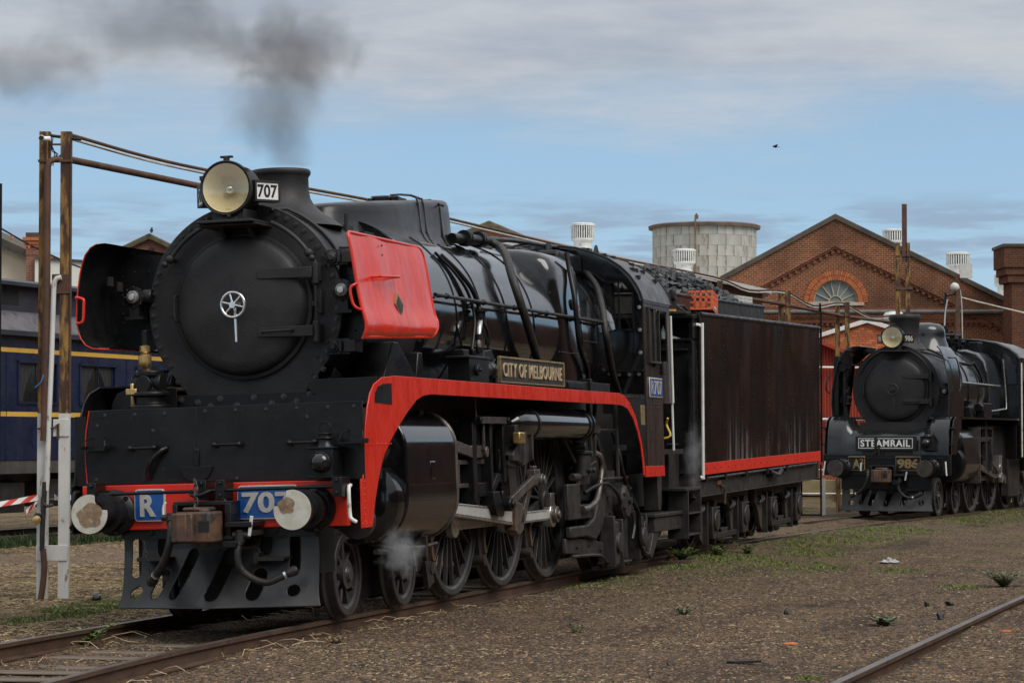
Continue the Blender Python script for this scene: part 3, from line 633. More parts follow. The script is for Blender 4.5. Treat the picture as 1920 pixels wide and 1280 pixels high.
# --- running boards and valances
def valance(s):
    """s=-1 near side, red; the far one shows only its black back"""
    out = [(.575,.862),(.575,1.302),(.645,1.31),(.68,1.55),(.74,1.80),(.80,1.95),(.89,2.08),(1.01,2.17),(1.24,2.235),(1.64,2.258),(10.64,2.238)]
    c1 = [(10.9,2.21),(11.21,2.12),(11.5,1.96),(11.72,1.74),(11.85,1.55),(11.94,1.32),(11.97,1.184)]
    inn = [(11.88,1.184),(11.84,1.38),(11.74,1.58),(11.58,1.76),(11.36,1.92),(11.05,2.05),(10.75,2.085),(10.33,2.092)]
    c2 = [(2.75,2.10),(2.5,2.085),(2.27,2.04),(1.93,1.90),(1.68,1.776),(1.45,1.65),(1.267,1.527),(1.14,1.40),(1.063,1.284),(.97,1.12),(.91,.98),(.88,.90),(.855,.866)]
    y0, y1 = (-1.43, -1.415) if s < 0 else (1.415, 1.43)
    v = MB().prism(out + c1 + inn + c2, 'y', y0, y1).build('valance', m_red, loco, .003)
    if s < 0:
        hp = [(1.0,2.0),(1.02,2.09),(1.10,2.145),(1.24,2.175),(1.50,2.185),(1.50,1.985)]
        MB().prism(hp, 'y', -1.434, -1.428).build('access_hole', m_satin, v)
        rivets(v, [(.66,-1.431,z) for z in np.arange(.92,1.3,.06)]+[(x,-1.431,.9) for x in (.6,.7,.8)]+[(1.05+.02*i,-1.431,1.62) for i in (0,6,12,20)]+[(x,-1.431,2.2) for x in np.arange(10.7,11.2,.12)], 'y', .009, m_red)
        MB().prism([(.6,1.612),(1.42,1.612),(1.43,1.618),(.6,1.618)], 'y', -1.4325, -1.428).build('plate_joint', m_redb, v)
    else: v.data.materials.clear(); v.data.materials.append(m_satin)
    return v
valance(-1); valance(1)
b = MB()
for s in (-1, 1): b.box(1.24, 10.7, min(s*.75,s*1.415), max(s*.75,s*1.415), 2.225, 2.243)
for s in (-1, 1): b.box(.665, 1.22, min(s*1.30,s*1.415), max(s*1.30,s*1.415), 1.3, 1.95)
b.build('running_board', m_satin, loco)
b = MB(); b.tube([(.645,1.292,1.31), (.645,1.305,1.55), (.645,1.30,1.75), (.645,1.283,1.87), (.645,1.26,2.0)], .006, 6, 3); b.build('edge_beading', m_red, loco)
# --- smokebox
cz = 2.955; Rr = .985
fr = arc((0, cz), Rr, -R(57), PI+R(57), 72)
fr = [p for p in fr if p[1] > 2.38] + [(-.60,2.13),(.60,2.13)]
ring = MB().prism(fr, 'x', 1.45, 1.50).build('smokebox_front', m_matte, loco, .008)
sb = MB(); sb.lathe([(.955,1.5),(.955,3.95),(.9,3.95)], 'x', (0,0,cz), 72); sb.lathe([(.975,1.78),(.975,1.84),(.95,1.84),(.95,1.78),(.975,1.78)], 'x', (0,0,cz), 72)
sb.build('smokebox', m_matte, loco, smooth=30)
bp_ = []
for k in range(46):
    q = -R(54)+(PI+R(108))*k/45; p = (1.45, .935*math.cos(q), cz+.935*math.sin(q))
    if abs(p[1]) < .34 and p[2] > 3: continue
    if p[2] < 2.36: q2 = (2.36-p[2])/.2; p = (1.45, math.copysign(.80-.21*min(1,q2), p[1]), p[2])
    bp_.append(p)
bolts(ring, 'bolt', bp_, 'x', .019, .022, m_bolt)
bolts(ring, 'stud', [(1.45,.74,2.90),(1.45,-.72,2.46),(1.45,-.66,2.3)], 'x', .017, .01, m_matte)
smokebox_door(loco, 1.45, 2.964, .70, m_matte, m_chrome, .05)
b = MB()
for a0, a1 in ((34,67), (113,146)):
    b.tube([(1.33, .845*math.cos(R(a)), 2.96+.845*math.sin(R(a))) for a in np.linspace(a0, a1, 10)], .021, 8)
    e = a0 if a0 < 90 else a1; p = (1.33, .845*math.cos(R(e)), 2.96+.845*math.sin(R(e))); b.ball(p, .042, 12); b.cyl('x', (0,p[1],p[2]), .02, 1.33, 1.46, 8); b.ball((1.30,p[1]*1.06,p[2]-.05), .03, 10)
b.build('door_handrail', m_matte, loco, smooth=60)
for z in (3.385, 2.545):
    b = MB(); b.box(1.42, 1.455, -1.06, -.82, z-.075, z+.075); b.box(1.40,1.62,-1.12,-1.0,z-.055,z+.055); b.lathe([(.06,1.42),(.06,1.40),(.035,1.39),(.03,1.375),(0,1.375)],'x',(0,-.90,z),16); b.box(1.38,1.42,-.99,-.96,z-.05,z+.05)
    lg = b.build('door_clamp', m_matte, loco, .006)
    bolts(lg, 'bolt', [(1.42,-.84,z+.05),(1.42,-.84,z-.05),(1.42,-.96,z+.055),(1.42,-.96,z-.055)], 'x', .013, .012, m_matte)
b = MB(); b.box(1.38,1.45,-.80,-.755,2.86,3.08); b.box(1.36,1.44,-.755,-.71,2.93,2.98); b.build('door_stop', m_matte, loco, .006)
marker_lamp(loco, 1.34, 1.09, 3.09, .085, True); marker_lamp(loco, 1.36, -1.02, 3.07)
# headlight and number boards
headlight(loco, 1.02, 4.055, .245, .46, m_matte)
number_board(loco, 1.13, -.268, 3.945, -1, '707', .255, .16, True, m_matte)
number_board(loco, 1.13, .268, 3.93, 1, '707', .255, .16, True, m_matte)
b = MB(); b.box(1.05, 1.75, -.10, .10, 3.72, 3.78); b.prism([(1.2,3.72),(1.46,3.72),(1.46,3.5)], 'y', -.16, -.12); b.prism([(1.2,3.72),(1.46,3.72),(1.46,3.5)], 'y', .12, .16)
b.box(1.03,1.46,-.30,.30,3.70,3.72); b.build('headlight_bracket', m_matte, loco, .006)
# chimney
ch = MB(); prof = [(.24,4.0),(.255,4.0)]
prof = [(.235,4.33),(.235,3.8),(.62,3.78),(.50,3.87),(.40,3.935),(.33,4.0),(.29,4.07),(.275,4.15),(.272,4.28),(.285,4.30),(.297,4.32),(.297,4.345),(.285,4.36),(.24,4.36),(.235,4.33)]
ch.lathe(prof, 'z', (2.5,0,0), 56); ch.build('chimney', m_matte, loco, smooth=50)
MB().lathe([(.23,4.3),(.23,3.9),(0,3.9)], 'z', (2.5,0,0), 40).build('chimney_bore', m_dark, loco)
# pipe wrapped round the smokebox top edge
b = MB(); b.tube([(1.42,-.30,3.86), (1.66,-.36,3.89)] + [(1.70, -1.0*math.cos(R(a)), cz+1.0*math.sin(R(a))) for a in np.linspace(66, 26, 9)] + [(1.66,-.97,3.33)], .017, 8, 3); b.build('conduit', m_matte, loco, smooth=60)
# --- boiler and casings
bo = MB(); bo.lathe([(.9,3.9),(1.03,3.9),(1.03,5.95),(1.075,8.5),(1.075,10.15),(1.06,12.1),(.5,12.1)], 'x', (0,0,Bz), 96)
boil = bo.build('boiler', m_gloss, loco, smooth=20)
for x, r in ((3.93,1.035),(5.0,1.035),(5.95,1.035),(6.9,1.052),(8.0,1.071),(10.2,1.08),(11.1,1.072)):
    MB().lathe([(r-.01,x-.035),(r+.006,x-.033),(r+.006,x+.033),(r-.01,x+.035)], 'x', (0,0,Bz), 96).build('boiler_band', m_gloss, boil, smooth=30)
def superring(x0, x1, hw, z, ef, er, n=56):
    out = []; c = (x0+x1)/2; a = (x1-x0)/2
    for k in range(n):
        t = 2*PI*k/n; ct, st = math.cos(t), math.sin(t); e = er if ct > 0 else ef
        out.append((c+a*abs(ct)**(2/e)*(1 if ct > 0 else -1), hw*abs(st)**(2/e)*(1 if st > 0 else -1), z))
    return out
def dz(ring, t):
    return [(x, y, 3.72+t*((4.13+.093*(x-3.6))-3.72) if t > 0 else z) for x, y, z in ring]
d = MB().loft([superring(3.2,7.5,.66,3.50,2.1,5), superring(3.24,7.45,.63,3.73,2.1,5), superring(3.34,7.3,.565,3.815,2.1,5), superring(3.42,7.2,.51,3.88,2.1,5), superring(3.48,7.12,.475,3.955,2.1,5), dz(superring(3.51,7.09,.455,0,2.1,5),.75), dz(superring(3.53,7.08,.445,0,2.1,5),.88), dz(superring(3.56,7.05,.43,0,2.1,5),.945), dz(superring(3.63,6.99,.395,0,2.1,5),.98), dz(superring(3.8,6.85,.3,0,2.2,5),1.0), dz(superring(4.1,6.5,.15,0,2.2,5),1.01)])
dm = d.build('dome_casing', m_dome, loco, smooth=45)
rb = []
for x in (5.55, 5.75, 6.35):
    rb.append([(x, y, z) for y, z in ((-.70,3.70),(-.63,3.74),(-.565,3.82),(-.51,3.89),(-.475,3.97),(-.457,4.12),(-.448,4.26),(-.42,4.345))])
for q in rb: MB().tube(q, .012, 6).build('casing_joint', m_gloss, dm)
b = MB(); b.tube([(5.5,-.15,4.31),(5.5,-.15,4.37),(6.2,-.15,4.43),(6.7,-.15,4.41)], .014, 6, 2); b.tube([(5.6,.1,4.31),(5.6,.1,4.37),(6.5,.1,4.45),(6.7,.1,4.41)], .014, 6, 2); b.box(5.6,5.9,-.2,.15,4.325,4.36); b.tube([(6.3,-.5,4.30),(6.45,-.3,4.39),(6.6,.2,4.39)], .014, 6); b.build('safety_valve_cover', m_satin, dm)
b = MB(); b.box(2.95,3.15,-.52,-.44,3.76,3.83); b.cyl('z',(3.05,-.48,0),.02,3.8,3.95,8); b.box(3.2,3.5,-.62,-.56,3.74,3.78); b.build('oil_cup', m_matte, loco)
# shoulder casing over the front of the firebox
for s in (-1, 1):
    pr = [(s*.25,4.03),(s*.60,4.0),(s*.84,3.95),(s*.96,3.88),(s*1.025,3.76),(s*1.05,3.6),(s*1.085,3.2),(s*1.10,2.85),(s*1.09,2.35),(s*.4,2.35)]
    rings = []
    for x, k in ((8.98,.90),(9.02,.96),(9.09,.99),(9.18,1.0),(10.12,1.0),(10.2,.985),(10.24,.95)):
        rings.append([(x, y*(k if abs(y) > .5 else 1), Bz+(z-Bz)*k) for y, z in pr])
    fc = MB().loft(rings).build('firebox_casing', m_gloss, loco, smooth=40)
    MB().cyl('y',(9.72,0,3.33),.07,s*1.08-.015,s*1.08+.02,18).build('washout_plug', m_satin, fc, .01) if s < 0 else None
rivets(loco, [(x, -1.0, 3.44) for x in np.arange(8.95,10.05,.12)] + [(x, -1.1, 2.72) for x in np.arange(8.95,10.05,.12)] + [(x, -1.06, 3.2) for x in np.arange(10.3,11.9,.13)]+ [(x, -1.075, 2.9) for x in np.arange(10.3,11.9,.13)], 'y', .012, m_gloss)
# handrail along the boiler
hb = MB(); hb.tube([(3.9,-1.13,3.155),(11.3,-1.13,3.165)], .021, 8)
for x in (4.3,5.65,6.9,8.3,9.75,11.2): hb.ball((x,-1.13,3.158),.034,10); hb.cyl('y',(x,0,3.158),.014,-1.13,-1.02,8)
hb.build('boiler_handrail', m_satin, loco, smooth=60)
# pipework on the near side
def onb(x, y, z, k=0.): return (x, y, z)
b = MB(); b.tube([(6.6,-.50,3.96),(7.75,-.56,4.01)], .06, 14)
for xx in (6.95,7.03,7.52,7.60): b.lathe([(0,xx),(.095,xx),(.095,xx+.05),(0,xx+.05)],'x',(0,-.53,3.97+(xx-6.6)*.042),16)
sp_ = b.build('steam_pipe', m_satin, loco)
MB().tube([(7.7,-.56,4.01),(7.85,-.6,4.0),(7.82,-.72,3.92),(7.5,-.88,3.79),(7.1,-1.06,3.51),(7.08,-1.16,3.2),(7.3,-1.19,2.9),(7.6,-1.17,2.67),(7.95,-1.11,2.48),(8.15,-1.05,2.26)], .05, 12, 6).build('lagged_bend', m_rubber, sp_, smooth=60)
rail_tube(loco, 'injector_pipe', [(12.08,-.66,3.88),(11.95,-.74,3.84),(11.75,-.9,3.66),(11.25,-1.09,3.34),(11.08,-1.16,3.05),(11.2,-1.16,2.85),(11.6,-1.12,2.52),(12.0,-1.1,2.25)], .044, m_rubber, 12, 6)
rail_tube(loco, 'blowdown_pipe', [(9.75,-1.02,3.98),(9.72,-1.06,3.75),(9.62,-1.14,3.4),(9.62,-1.16,3.1),(9.7,-1.17,2.8),(10.15,-1.14,2.55),(10.3,-1.12,2.25)], .033, m_satin, 10, 6)
rail_tube(loco, 'feed_pipe', [(5.2,-.80,3.66),(5.35,-.93,3.5),(5.5,-1.04,3.31),(5.6,-1.09,3.12),(5.55,-1.12,3.0)], .026, m_satin, 8, 5)
rail_tube(loco, 'feed_pipe', [(5.05,-.78,3.68),(5.2,-.92,3.5),(5.35,-1.02,3.31),(5.42,-1.07,3.12),(5.4,-1.1,2.9),(5.2,-1.1,2.5)], .018, m_satin, 8, 5)
b = MB(); b.cyl('z',(5.55,-1.12,0),.06,2.94,3.06,12); b.cyl('z',(5.55,-1.12,0),.085,3.05,3.08,12); b.box(5.47,5.63,-1.16,-1.02,2.96,3.0); b.build('check_valve', m_satin, loco)
rail_tube(loco, 'feed_pipe', [(5.52,-1.13,2.96),(5.40,-1.15,2.86),(5.36,-1.15,2.7),(5.38,-1.15,2.58),(5.3,-1.15,2.5),(5.1,-1.17,2.42)], .03, m_steel, 8, 5)
b = MB(); b.cyl('z',(5.37,-1.15,0),.045,2.74,2.8,10); b.cyl('z',(5.37,-1.15,0),.045,2.6,2.66,10); b.tube([(5.62,-1.13,2.95),(5.72,-1.16,2.8),(5.7,-1.15,2.6),(5.75,-1.12,2.4)],.016,6,4); b.cyl('z',(5.71,-1.15,0),.03,2.7,2.76,8); b.build('pipe_union', m_satin, loco)
rail_tube(loco, 'lubricator_pipe', [(4.7,-1.1,2.9),(4.8,-1.12,2.7),(4.9,-1.12,2.5),(4.6,-1.12,2.4)], .012, m_satin, 6, 4)
# mechanical lubricator and its drive on the running board
b = MB(); b.box(4.25,4.95,-1.38,-1.14,2.26,2.5); b.box(4.2,4.98,-1.39,-1.12,2.50,2.53); b.cyl('y',(4.45,0,2.38),.06,-1.42,-1.38,12); b.cyl('y',(4.45,0,2.38),.02,-1.45,-1.4,8); b.box(4.3,4.5,-1.3,-1.18,2.53,2.6); b.cyl('z',(4.8,-1.25,0),.03,2.53,2.62,8)
b.lathe([(0,4.95),(.10,4.95),(.10,5.05),(.075,5.07),(.075,5.22),(.1,5.24),(.1,5.30),(.05,5.34),(0,5.34)],'x',(0,-1.28,2.4),16); b.build('lubricator', m_satin, loco, .008)
b = MB(); b.prism([(5.25,2.26),(5.25,2.5),(5.36,2.62),(5.62,2.64),(5.74,2.55),(5.76,2.26)],'y',-1.22,-1.08); b.prism([(5.18,2.28),(5.24,2.24),(5.66,2.5),(5.6,2.54)],'y',-1.27,-1.23); b.build('lubricator_drive', m_satin, loco, .01)
b = MB(); b.box(8.4,10.6,-1.32,-1.22,2.245,2.36); b.box(8.45,9.2,-1.34,-1.2,2.27,2.34); b.box(9.5,9.58,-1.34,-1.2,2.245,2.4); b.build('toolbox', m_satin, loco, .006)
# name plate
b = MB(); b.box(5.60,8.30,-1.315,-1.29,2.285,2.555); npl = b.build('name_plate', m_grime, loco)
b = MB()
for x0,x1,z0,z1 in ((5.58,8.32,2.275,2.295),(5.58,8.32,2.545,2.565),(5.58,5.605,2.295,2.545),(8.295,8.32,2.295,2.545)): b.box(x0,x1,-1.328,-1.29,z0,z1)
b.build('border', m_oldbrass, npl, .003)
for lt in islands(text_mb('CITY OF MELBOURNE', (5.70,-1.316,2.345), (1,0,0), (0,0,1), 2.50, .155, .012, .006, 1.12)): lt.build('letter', m_letter, npl, smooth=0)
# steam-pipe casing and stays beside the smokebox
for s in (-1, 1):
    b = MB(); b.prism([(2.15,2.25),(2.45,2.62),(2.62,2.62),(3.25,2.25)], 'y', s*.98-.16, s*.98+.16); b.prism([(3.35,2.25),(3.45,2.55),(3.58,2.55),(3.62,2.25)],'y',s*1.0-.08,s*1.0+.08); b.prism([(1.52,2.25),(1.62,2.36),(1.95,2.25)],'y',s*.8-.03,s*.8+.03); b.build('steam_pipe_cover', m_satin, loco, .012)
bolts(loco, 'bolt', [(3.88, -.99*math.cos(R(a)), Bz+.99*math.sin(R(a))) for a in np.linspace(-48, 0, 7)], 'x', .016, .015, m_matte)
# --- smoke deflectors
def deflector(s):
    sec = [(1.295,3.56),(1.312,3.48),(1.328,3.40),(1.345,3.3),(1.366,3.15),(1.39,3.0),(1.415,2.88),(1.445,2.78),(1.46,2.71),(1.458,2.66),(1.444,2.62),(1.42,2.59)] if s < 0 else [(1.16,3.575),(1.22,3.56),(1.29,3.525),(1.34,3.45),(1.37,3.36),(1.39,3.27),(1.42,3.07),(1.43,2.87),(1.41,2.72),(1.36,2.63),(1.27,2.585),(1.1,2.57)]
    L_ = [0]
    for i in range(1, len(sec)): L_.append(L_[-1]+math.hypot(sec[i][0]-sec[i-1][0], sec[i][1]-sec[i-1][1]))
    T = L_[-1]; rc = .12; rf = .05
    def ext(l):
        a = 0
        if l < rc: a = rc-math.sqrt(max(0, rc*rc-(rc-l)**2))
        e = 0
        if T-l < rc+.1: q = max(0., T-.0-l); e = .16*(1-q/(rc+.1))
        f0 = .76; r0 = 2.98
        if l < rf: f0 += rf-math.sqrt(max(0, rf*rf-(rf-l)**2))
        return f0, r0-a-e
    def at(l): return np.interp(l, L_, [p[0] for p in sec]), np.interp(l, L_, [p[1] for p in sec])
    ls = sorted(set(list(np.linspace(0, rc, 7))+list(np.linspace(rc, T-.25, 12))+list(np.linspace(T-.25, T, 8))))
    nx = 18
    def shell(off, th):
        mb = MB(); n = len(ls)
        for side in (0, 1):
            for l in ls:
                lowz = .075*max(0., (l-(T-.35))/.35) if s < 0 else 0.
                y, z = at(l); f0, r0 = ext(l); dy = off+(th if side else 0)
                # small dents in the sheet
                for i in range(nx+1):
                    x = f0+(r0-f0)*i/nx; de = .006*math.sin(x*5.1+z*2)+.004*math.sin(x*9+1.3) if 0 < i < nx else 0
                    mb.v.append((x, s*(y-dy+de), z-(dy*.8 if l > T-.22 else 0)*-1 if False else z+(dy if l > T-.12 else 0)+lowz*(x-f0)/(r0-f0)))
        W = nx+1
        for side in (0, 1):
            o = side*n*W
            for j in range(n-1):
                for i in range(nx): mb.f.append((o+j*W+i, o+j*W+i+1, o+(j+1)*W+i+1, o+(j+1)*W+i))
        for j in range(n-1):
            for i in (0, nx): mb.f.append((j*W+i, (j+1)*W+i, n*W+(j+1)*W+i, n*W+j*W+i))
        for i in range(nx):
            for j in (0, n-1): mb.f.append((j*W+i, j*W+i+1, n*W+j*W+i+1, n*W+j*W+i))
        return mb
    o = shell(0, .012).build('smoke_deflector', m_red, loco, smooth=50)
    shell(.0135, .008).build('inner_lining', m_satin, o, smooth=50)
    rim = [];
    for l in ls: y, z = at(l); rim.append((ext(l)[0], s*(y-.006), z))
    back = [(ext(l)[1], s*(at(l)[0]-.006), at(l)[1]+(.075*max(0., (l-(T-.35))/.35) if s < 0 else 0)) for l in ls]
    MB().tube(rim + back[::-1] + [rim[0]] if s < 0 else rim[2:-1], .017 if s < 0 else .0055, 8).build('rim_bead', m_red, o, smooth=60)
    hx = .74
    MB().tube([(.77,s*1.375,3.08),(hx-.03,s*1.365,3.07),(hx-.05,s*1.33,3.03),(hx-.05,s*1.35,2.90),(hx-.03,s*1.39,2.85),(.77,s*1.425,2.84)] if s < 0 else [(.77,s*1.425,3.07),(hx,s*1.40,3.07),(hx,s*1.34,3.05),(hx,s*1.335,3.0),(hx,s*1.345,2.86),(hx,s*1.37,2.83),(.77,s*1.425,2.83)], .014, 8, 3).build('handle', m_red, o, smooth=60)
    if s < 0:
        MB().tube([(1.20,-1.36,3.17),(1.22,-1.44,3.17),(1.26,-1.45,3.172),(1.77,-1.44,3.20),(1.80,-1.42,3.20),(1.82,-1.36,3.20)], .013, 8, 2).build('handle', m_red, o, smooth=60)
        dc = (1.86, 2.94); mb = MB(); mb.v = [(dc[0]-.13,-1.415,dc[1]),(dc[0],-1.400,dc[1]+.115),(dc[0]+.13,-1.415,dc[1]),(dc[0],-1.435,dc[1]-.115)]; mb.v += [(x,y+.02,z) for x,y,z in mb.v]; mb.f = [(0,1,2,3),(4,7,6,5),(0,4,5,1),(1,5,6,2),(2,6,7,3),(3,7,4,0)]
        dp = mb.build('builders_plate', m_oldbrass, o); mb2 = MB(); mb2.v = [(dc[0]+(x-dc[0])*.78, y-.003, dc[1]+(z-dc[1])*.78) for x,y,z in mb.v[:4]]; mb2.f=[(0,1,2,3)]; mb2.build('plate_field', m_grime, dp)
    b = MB(); b.prism([(s*(y-.022),z) for y,z in sec if z < 3.56]+[(s*.9,2.62),(s*.9,3.5)],'x',1.62,1.635); pn = b.build('cross_panel', m_satin, o)
    rivets(pn, [(1.618, s*1.33, z) for z in np.arange(2.68,3.5,.09)]+[(1.618, s*y, z) for y in (1.05,1.2) for z in (2.7,3.0,3.35)], 'x', .011, m_satin)
    if s > 0:
        MB().box(1.2,1.3,1.28,1.30,3.2,3.29).build('plate', m_grime, o); MB().box(1.42,1.52,1.28,1.30,3.16,3.25).build('plate', m_grime, o)
deflector(-1); deflector(1)
# air pump valve on the far side of the front deck
b = MB(); b.lathe([(0,2.0),(.20,2.0),(.20,2.04),(.15,2.06),(.15,2.12),(.19,2.13),(.19,2.16),(.12,2.2),(.11,2.3),(.13,2.32),(.13,2.36),(.06,2.4),(0,2.4)],'z',(1.0,.80,0),24); b.cyl('y',(1.0,0,2.24),.1,.66,.95,16); b.cyl('x',(0,.8,2.24),.08,.84,1.1,16); b.cyl('z',(1.0,.84,0),.035,2.4,2.75,10)
bolts_ = b.build('snifting_valve', m_satin, loco, .006)
MB().lathe([(0,2.40),(.035,2.40),(.06,2.43),(.062,2.45),(.062,2.51),(.05,2.52),(.03,2.53),(.05,2.55),(.05,2.60),(.03,2.61),(0,2.61)],'z',(1.0,.84,0),16).build('brass_cup', m_brass, bolts_)
b = MB(); b.box(.83,.93,.86,.97,2.14,2.2); b.cyl('z',(.88,.92,0),.022,2.04,2.25,8); b.build('brass_union', m_brass, bolts_, .008)
# --- cylinders and motion, near side in full, far side simple
def cylinder_block(s):
    pts = hull(arc((s*1.02,1.575),.375,0,2*PI,40)+arc((s*.96,1.10),.44,0,2*PI,40))
    cb = MB().prism(pts,'x',2.02,3.62).build('cylinder_casing', m_gloss, loco, .02)
    MB().prism([(s*.98+(y-s*.98)*1.02, 1.33+(z-1.33)*1.02) for y, z in pts],'x',3.60,3.66).build('rear_flange', m_rod, cb, .008)
    for zc, r, x1, yy in ((1.60,.315,1.70,.98),(1.08,.415,1.78,.96)):
        MB().lathe([(r,2.03),(r,x1+.12),(r*.97,x1+.05),(r*.8,x1+.01),(r*.4,x1-.01),(0,x1-.01)],'x',(0,s*yy,zc),40).build('cylinder_cover', m_gloss, cb, smooth=30)
    if s < 0:
        bolts(cb,'bolt',[(1.74,s*.98+.2*math.cos(q),1.6+.2*math.sin(q)) for q in (0.5,2.0,3.6,5.1)]+[(1.80,s*.96+.3*math.cos(q),1.08+.3*math.sin(q)) for q in (1.2,2.6,4.4,5.6)],'x',.016,.015,m_satin)
        MB().box(2.75,2.90,-1.408,-1.38,1.27,1.45).build('drain_cover', m_gloss, cb, .02)
        rivets(cb,[(x,-1.40,1.22) for x in np.arange(2.1,3.6,.055)],'y',.006,m_satin)
        b = MB(); 
        for x in (2.2,3.3): b.cyl('z',(x,-1.12,0),.04,1.9,1.96,10)
        b.cyl('z',(2.55,-1.0,0),.05,1.9,2.1,10); b.cyl('z',(2.68,-1.0,0),.03,1.9,2.12,8); b.cyl('z',(2.4,-1.02,0),.025,1.9,2.05,8); b.box(2.35,2.75,-1.08,-.92,1.94,1.97); b.build('relief_valve', m_grime, cb)
        b = MB(); b.tube([(1.95,-1.0,.68),(2.2,-1.15,.62),(3.0,-1.2,.6),(3.5,-1.2,.62)],.02,6); b.box(2.3,2.36,-1.22,-1.1,.5,.7); b.box(3.1,3.16,-1.22,-1.1,.5,.7); b.tube([(1.9,-1.1,.60),(3.3,-1.15,.58)],.03,8); b.cyl('x',(0,-1.13,.59),.06,3.15,3.3,10); b.build('drain_gear', m_grime, cb)
    return cb
cylinder_block(-1); cylinder_block(1)
MB().lathe([(0,1.0),(.17,1.0),(.17,1.08),(.15,1.1),(0,1.12)],'x',(0,-1.22,.92),20).build('steam_trap', m_grime, loco)
for y in (-1.0,1.0): MB().box(.7,2.0,y-.1,y+.1,1.3,1.95).build('frame_stay', m_dark, loco)
# wheels
LX = (1.75, 3.45); DX = (5.143, 7.066, 8.989)
for x in LX:
    for s in (-1, 1):
        spoked_wheel(loco, x, s, .40, .40, .14, 9, mat=m_satin, singles=(s < 0))
    axle(loco, x, .40)
for i, x in enumerate(DX):
    for s in (-1, 1):
        spoked_wheel(loco, x, s, .95, .955, .18, 21, mat=m_satin, singles=(s < 0), pin=(-.30,-.19), cw=(-.5,.9) if i != 1 else (-.75,1.15))
    axle(loco, x, .927, .11)
# rods
m_rodface = pm('ground_steel_face', (.46,.46,.44), (.56,.56,.54), 3, .4, .1, metal=.25)
def rod(name, a, b, y0, y1, h0, h1, mat, er=0., parent=loco, flute=True):
    (xa, za), (xb, zb) = a, b; d = Vector((xb-xa, zb-za)); l = d.length; d /= l; n = Vector((-d.y, d.x))
    mb = MB(); q = lambda t, o: (xa+d.x*t+n.x*o, za+d.y*t+n.y*o)
    mb.prism([q(0,-h0/2), q(l,-h1/2), q(l,h1/2), q(0,h0/2)], 'y', y0, y1)
    if er:
        for c in (a, b): mb.cyl('y', (c[0],0,c[1]), er, y0-.015, y1+.015, 24)
    o = mb.build(name, mat, parent, .008)
    if flute: MB().prism([q(.05*l,-h0*.30), q(.93*l,-h1*.30), q(.93*l,h1*.30), q(.05*l,h0*.30)], 'y', y0-.006, y0+.01).build('flute', m_rodface if mat is m_steel else mat, o)
    return o
P1, P2, P3 = [(x-.30, .927-.16) for x in DX]
rod('coupling_rod', P1, P2, -.985, -.93, .12, .12, m_steel, .14); rod('coupling_rod', P2, P3, -1.03, -.965, .13, .13, m_steel, .15)
rod('connecting_rod', (4.05,.955), (6.62,.79), -1.16, -1.08, .13, .19, m_steel, 0)
b = MB(); b.prism([(6.50,.65),(6.50,.94),(6.62,.97),(6.86,.94),(6.92,.8),(6.88,.64),(6.70,.58)],'y',-1.18,-1.06); be = b.build('big_end', m_rod, loco, .015)
MB().prism([(6.49,.65),(6.49,.93),(6.56,.95),(6.56,.63)],'y',-1.186,-1.06).build('cotter', m_rust, be)
b = MB(); b.cyl('y',(P3[0],0,P3[1]),.10,-1.10,-.95,20); b.cyl('y',(P3[0],0,P3[1]),.05,-1.13,-.95,12); b.box(P3[0]-.12,P3[0]+.05,-1.05,-.97,P3[1]+.1,P3[1]+.26); b.build('crank_pin_end', m_rod, loco, .01)
# crosshead and slide bars
b = MB(); b.box(3.7,5.9,-1.12,-1.0,1.155,1.20); b.box(3.7,5.9,-1.12,-1.0,1.40,1.45); b.build('slide_bar', m_rod, loco, .005)
b = MB(); b.box(3.75,4.42,-1.19,-.98,1.205,1.395); ch_ = b.build('crosshead', m_rod, loco, .006)
b = MB(); b.box(3.9,4.3,-1.16,-1.02,1.40,1.49); b.cyl('z',(4.0,-1.12,0),.03,1.45,1.56,8); b.cyl('z',(4.16,-1.12,0),.035,1.45,1.53,8); b.box(3.85,4.2,-1.15,-1.02,.85,1.2); b.cyl('y',(4.02,0,.955),.09,-1.2,-1.0,18); b.cyl('y',(4.02,0,.955),.05,-1.23,-1.0,12); b.build('crosshead_body', m_grime, ch_, .008)
b = MB(); b.cyl('x',(0,-1.0,1.08),.045,3.6,4.0,12); b.cyl('x',(0,-1.05,.80),.07,3.62,3.95,14); b.cyl('x',(0,-1.05,.80),.095,3.72,3.78,14); b.cyl('x',(0,-1.05,.80),.095,3.86,3.92,14); b.build('piston_rod', m_steel, ch_)
b = MB(); b.obox((3.72,-1.1,1.68),(3.74,-1.1,1.5),.05,.06); b.tube([(3.7,-1.1,1.9),(3.72,-1.14,1.45),(3.75,-1.16,1.2),(3.72,-1.14,.95)],.022,6,3); b.cyl('y',(3.82,0,1.66),.06,-1.2,-1.08,12); b.cyl('y',(3.78,0,1.5),.05,-1.18,-1.08,12); b.tube([(3.85,-1.12,1.66),(4.05,-1.12,1.45),(4.1,-1.1,1.3)],.02,6); b.build('combination_lever', m_rod, loco, .004)
b = MB(); b.obox((3.85,-1.15,1.66),(4.9,-1.15,1.535),.05,.115); b.obox((4.9,-1.15,1.535),(5.35,-1.15,1.535),.05,.13); b.cyl('y',(5.36,0,1.53),.06,-1.22,-1.1,14); b.build('radius_rod', m_rod, loco, .006)
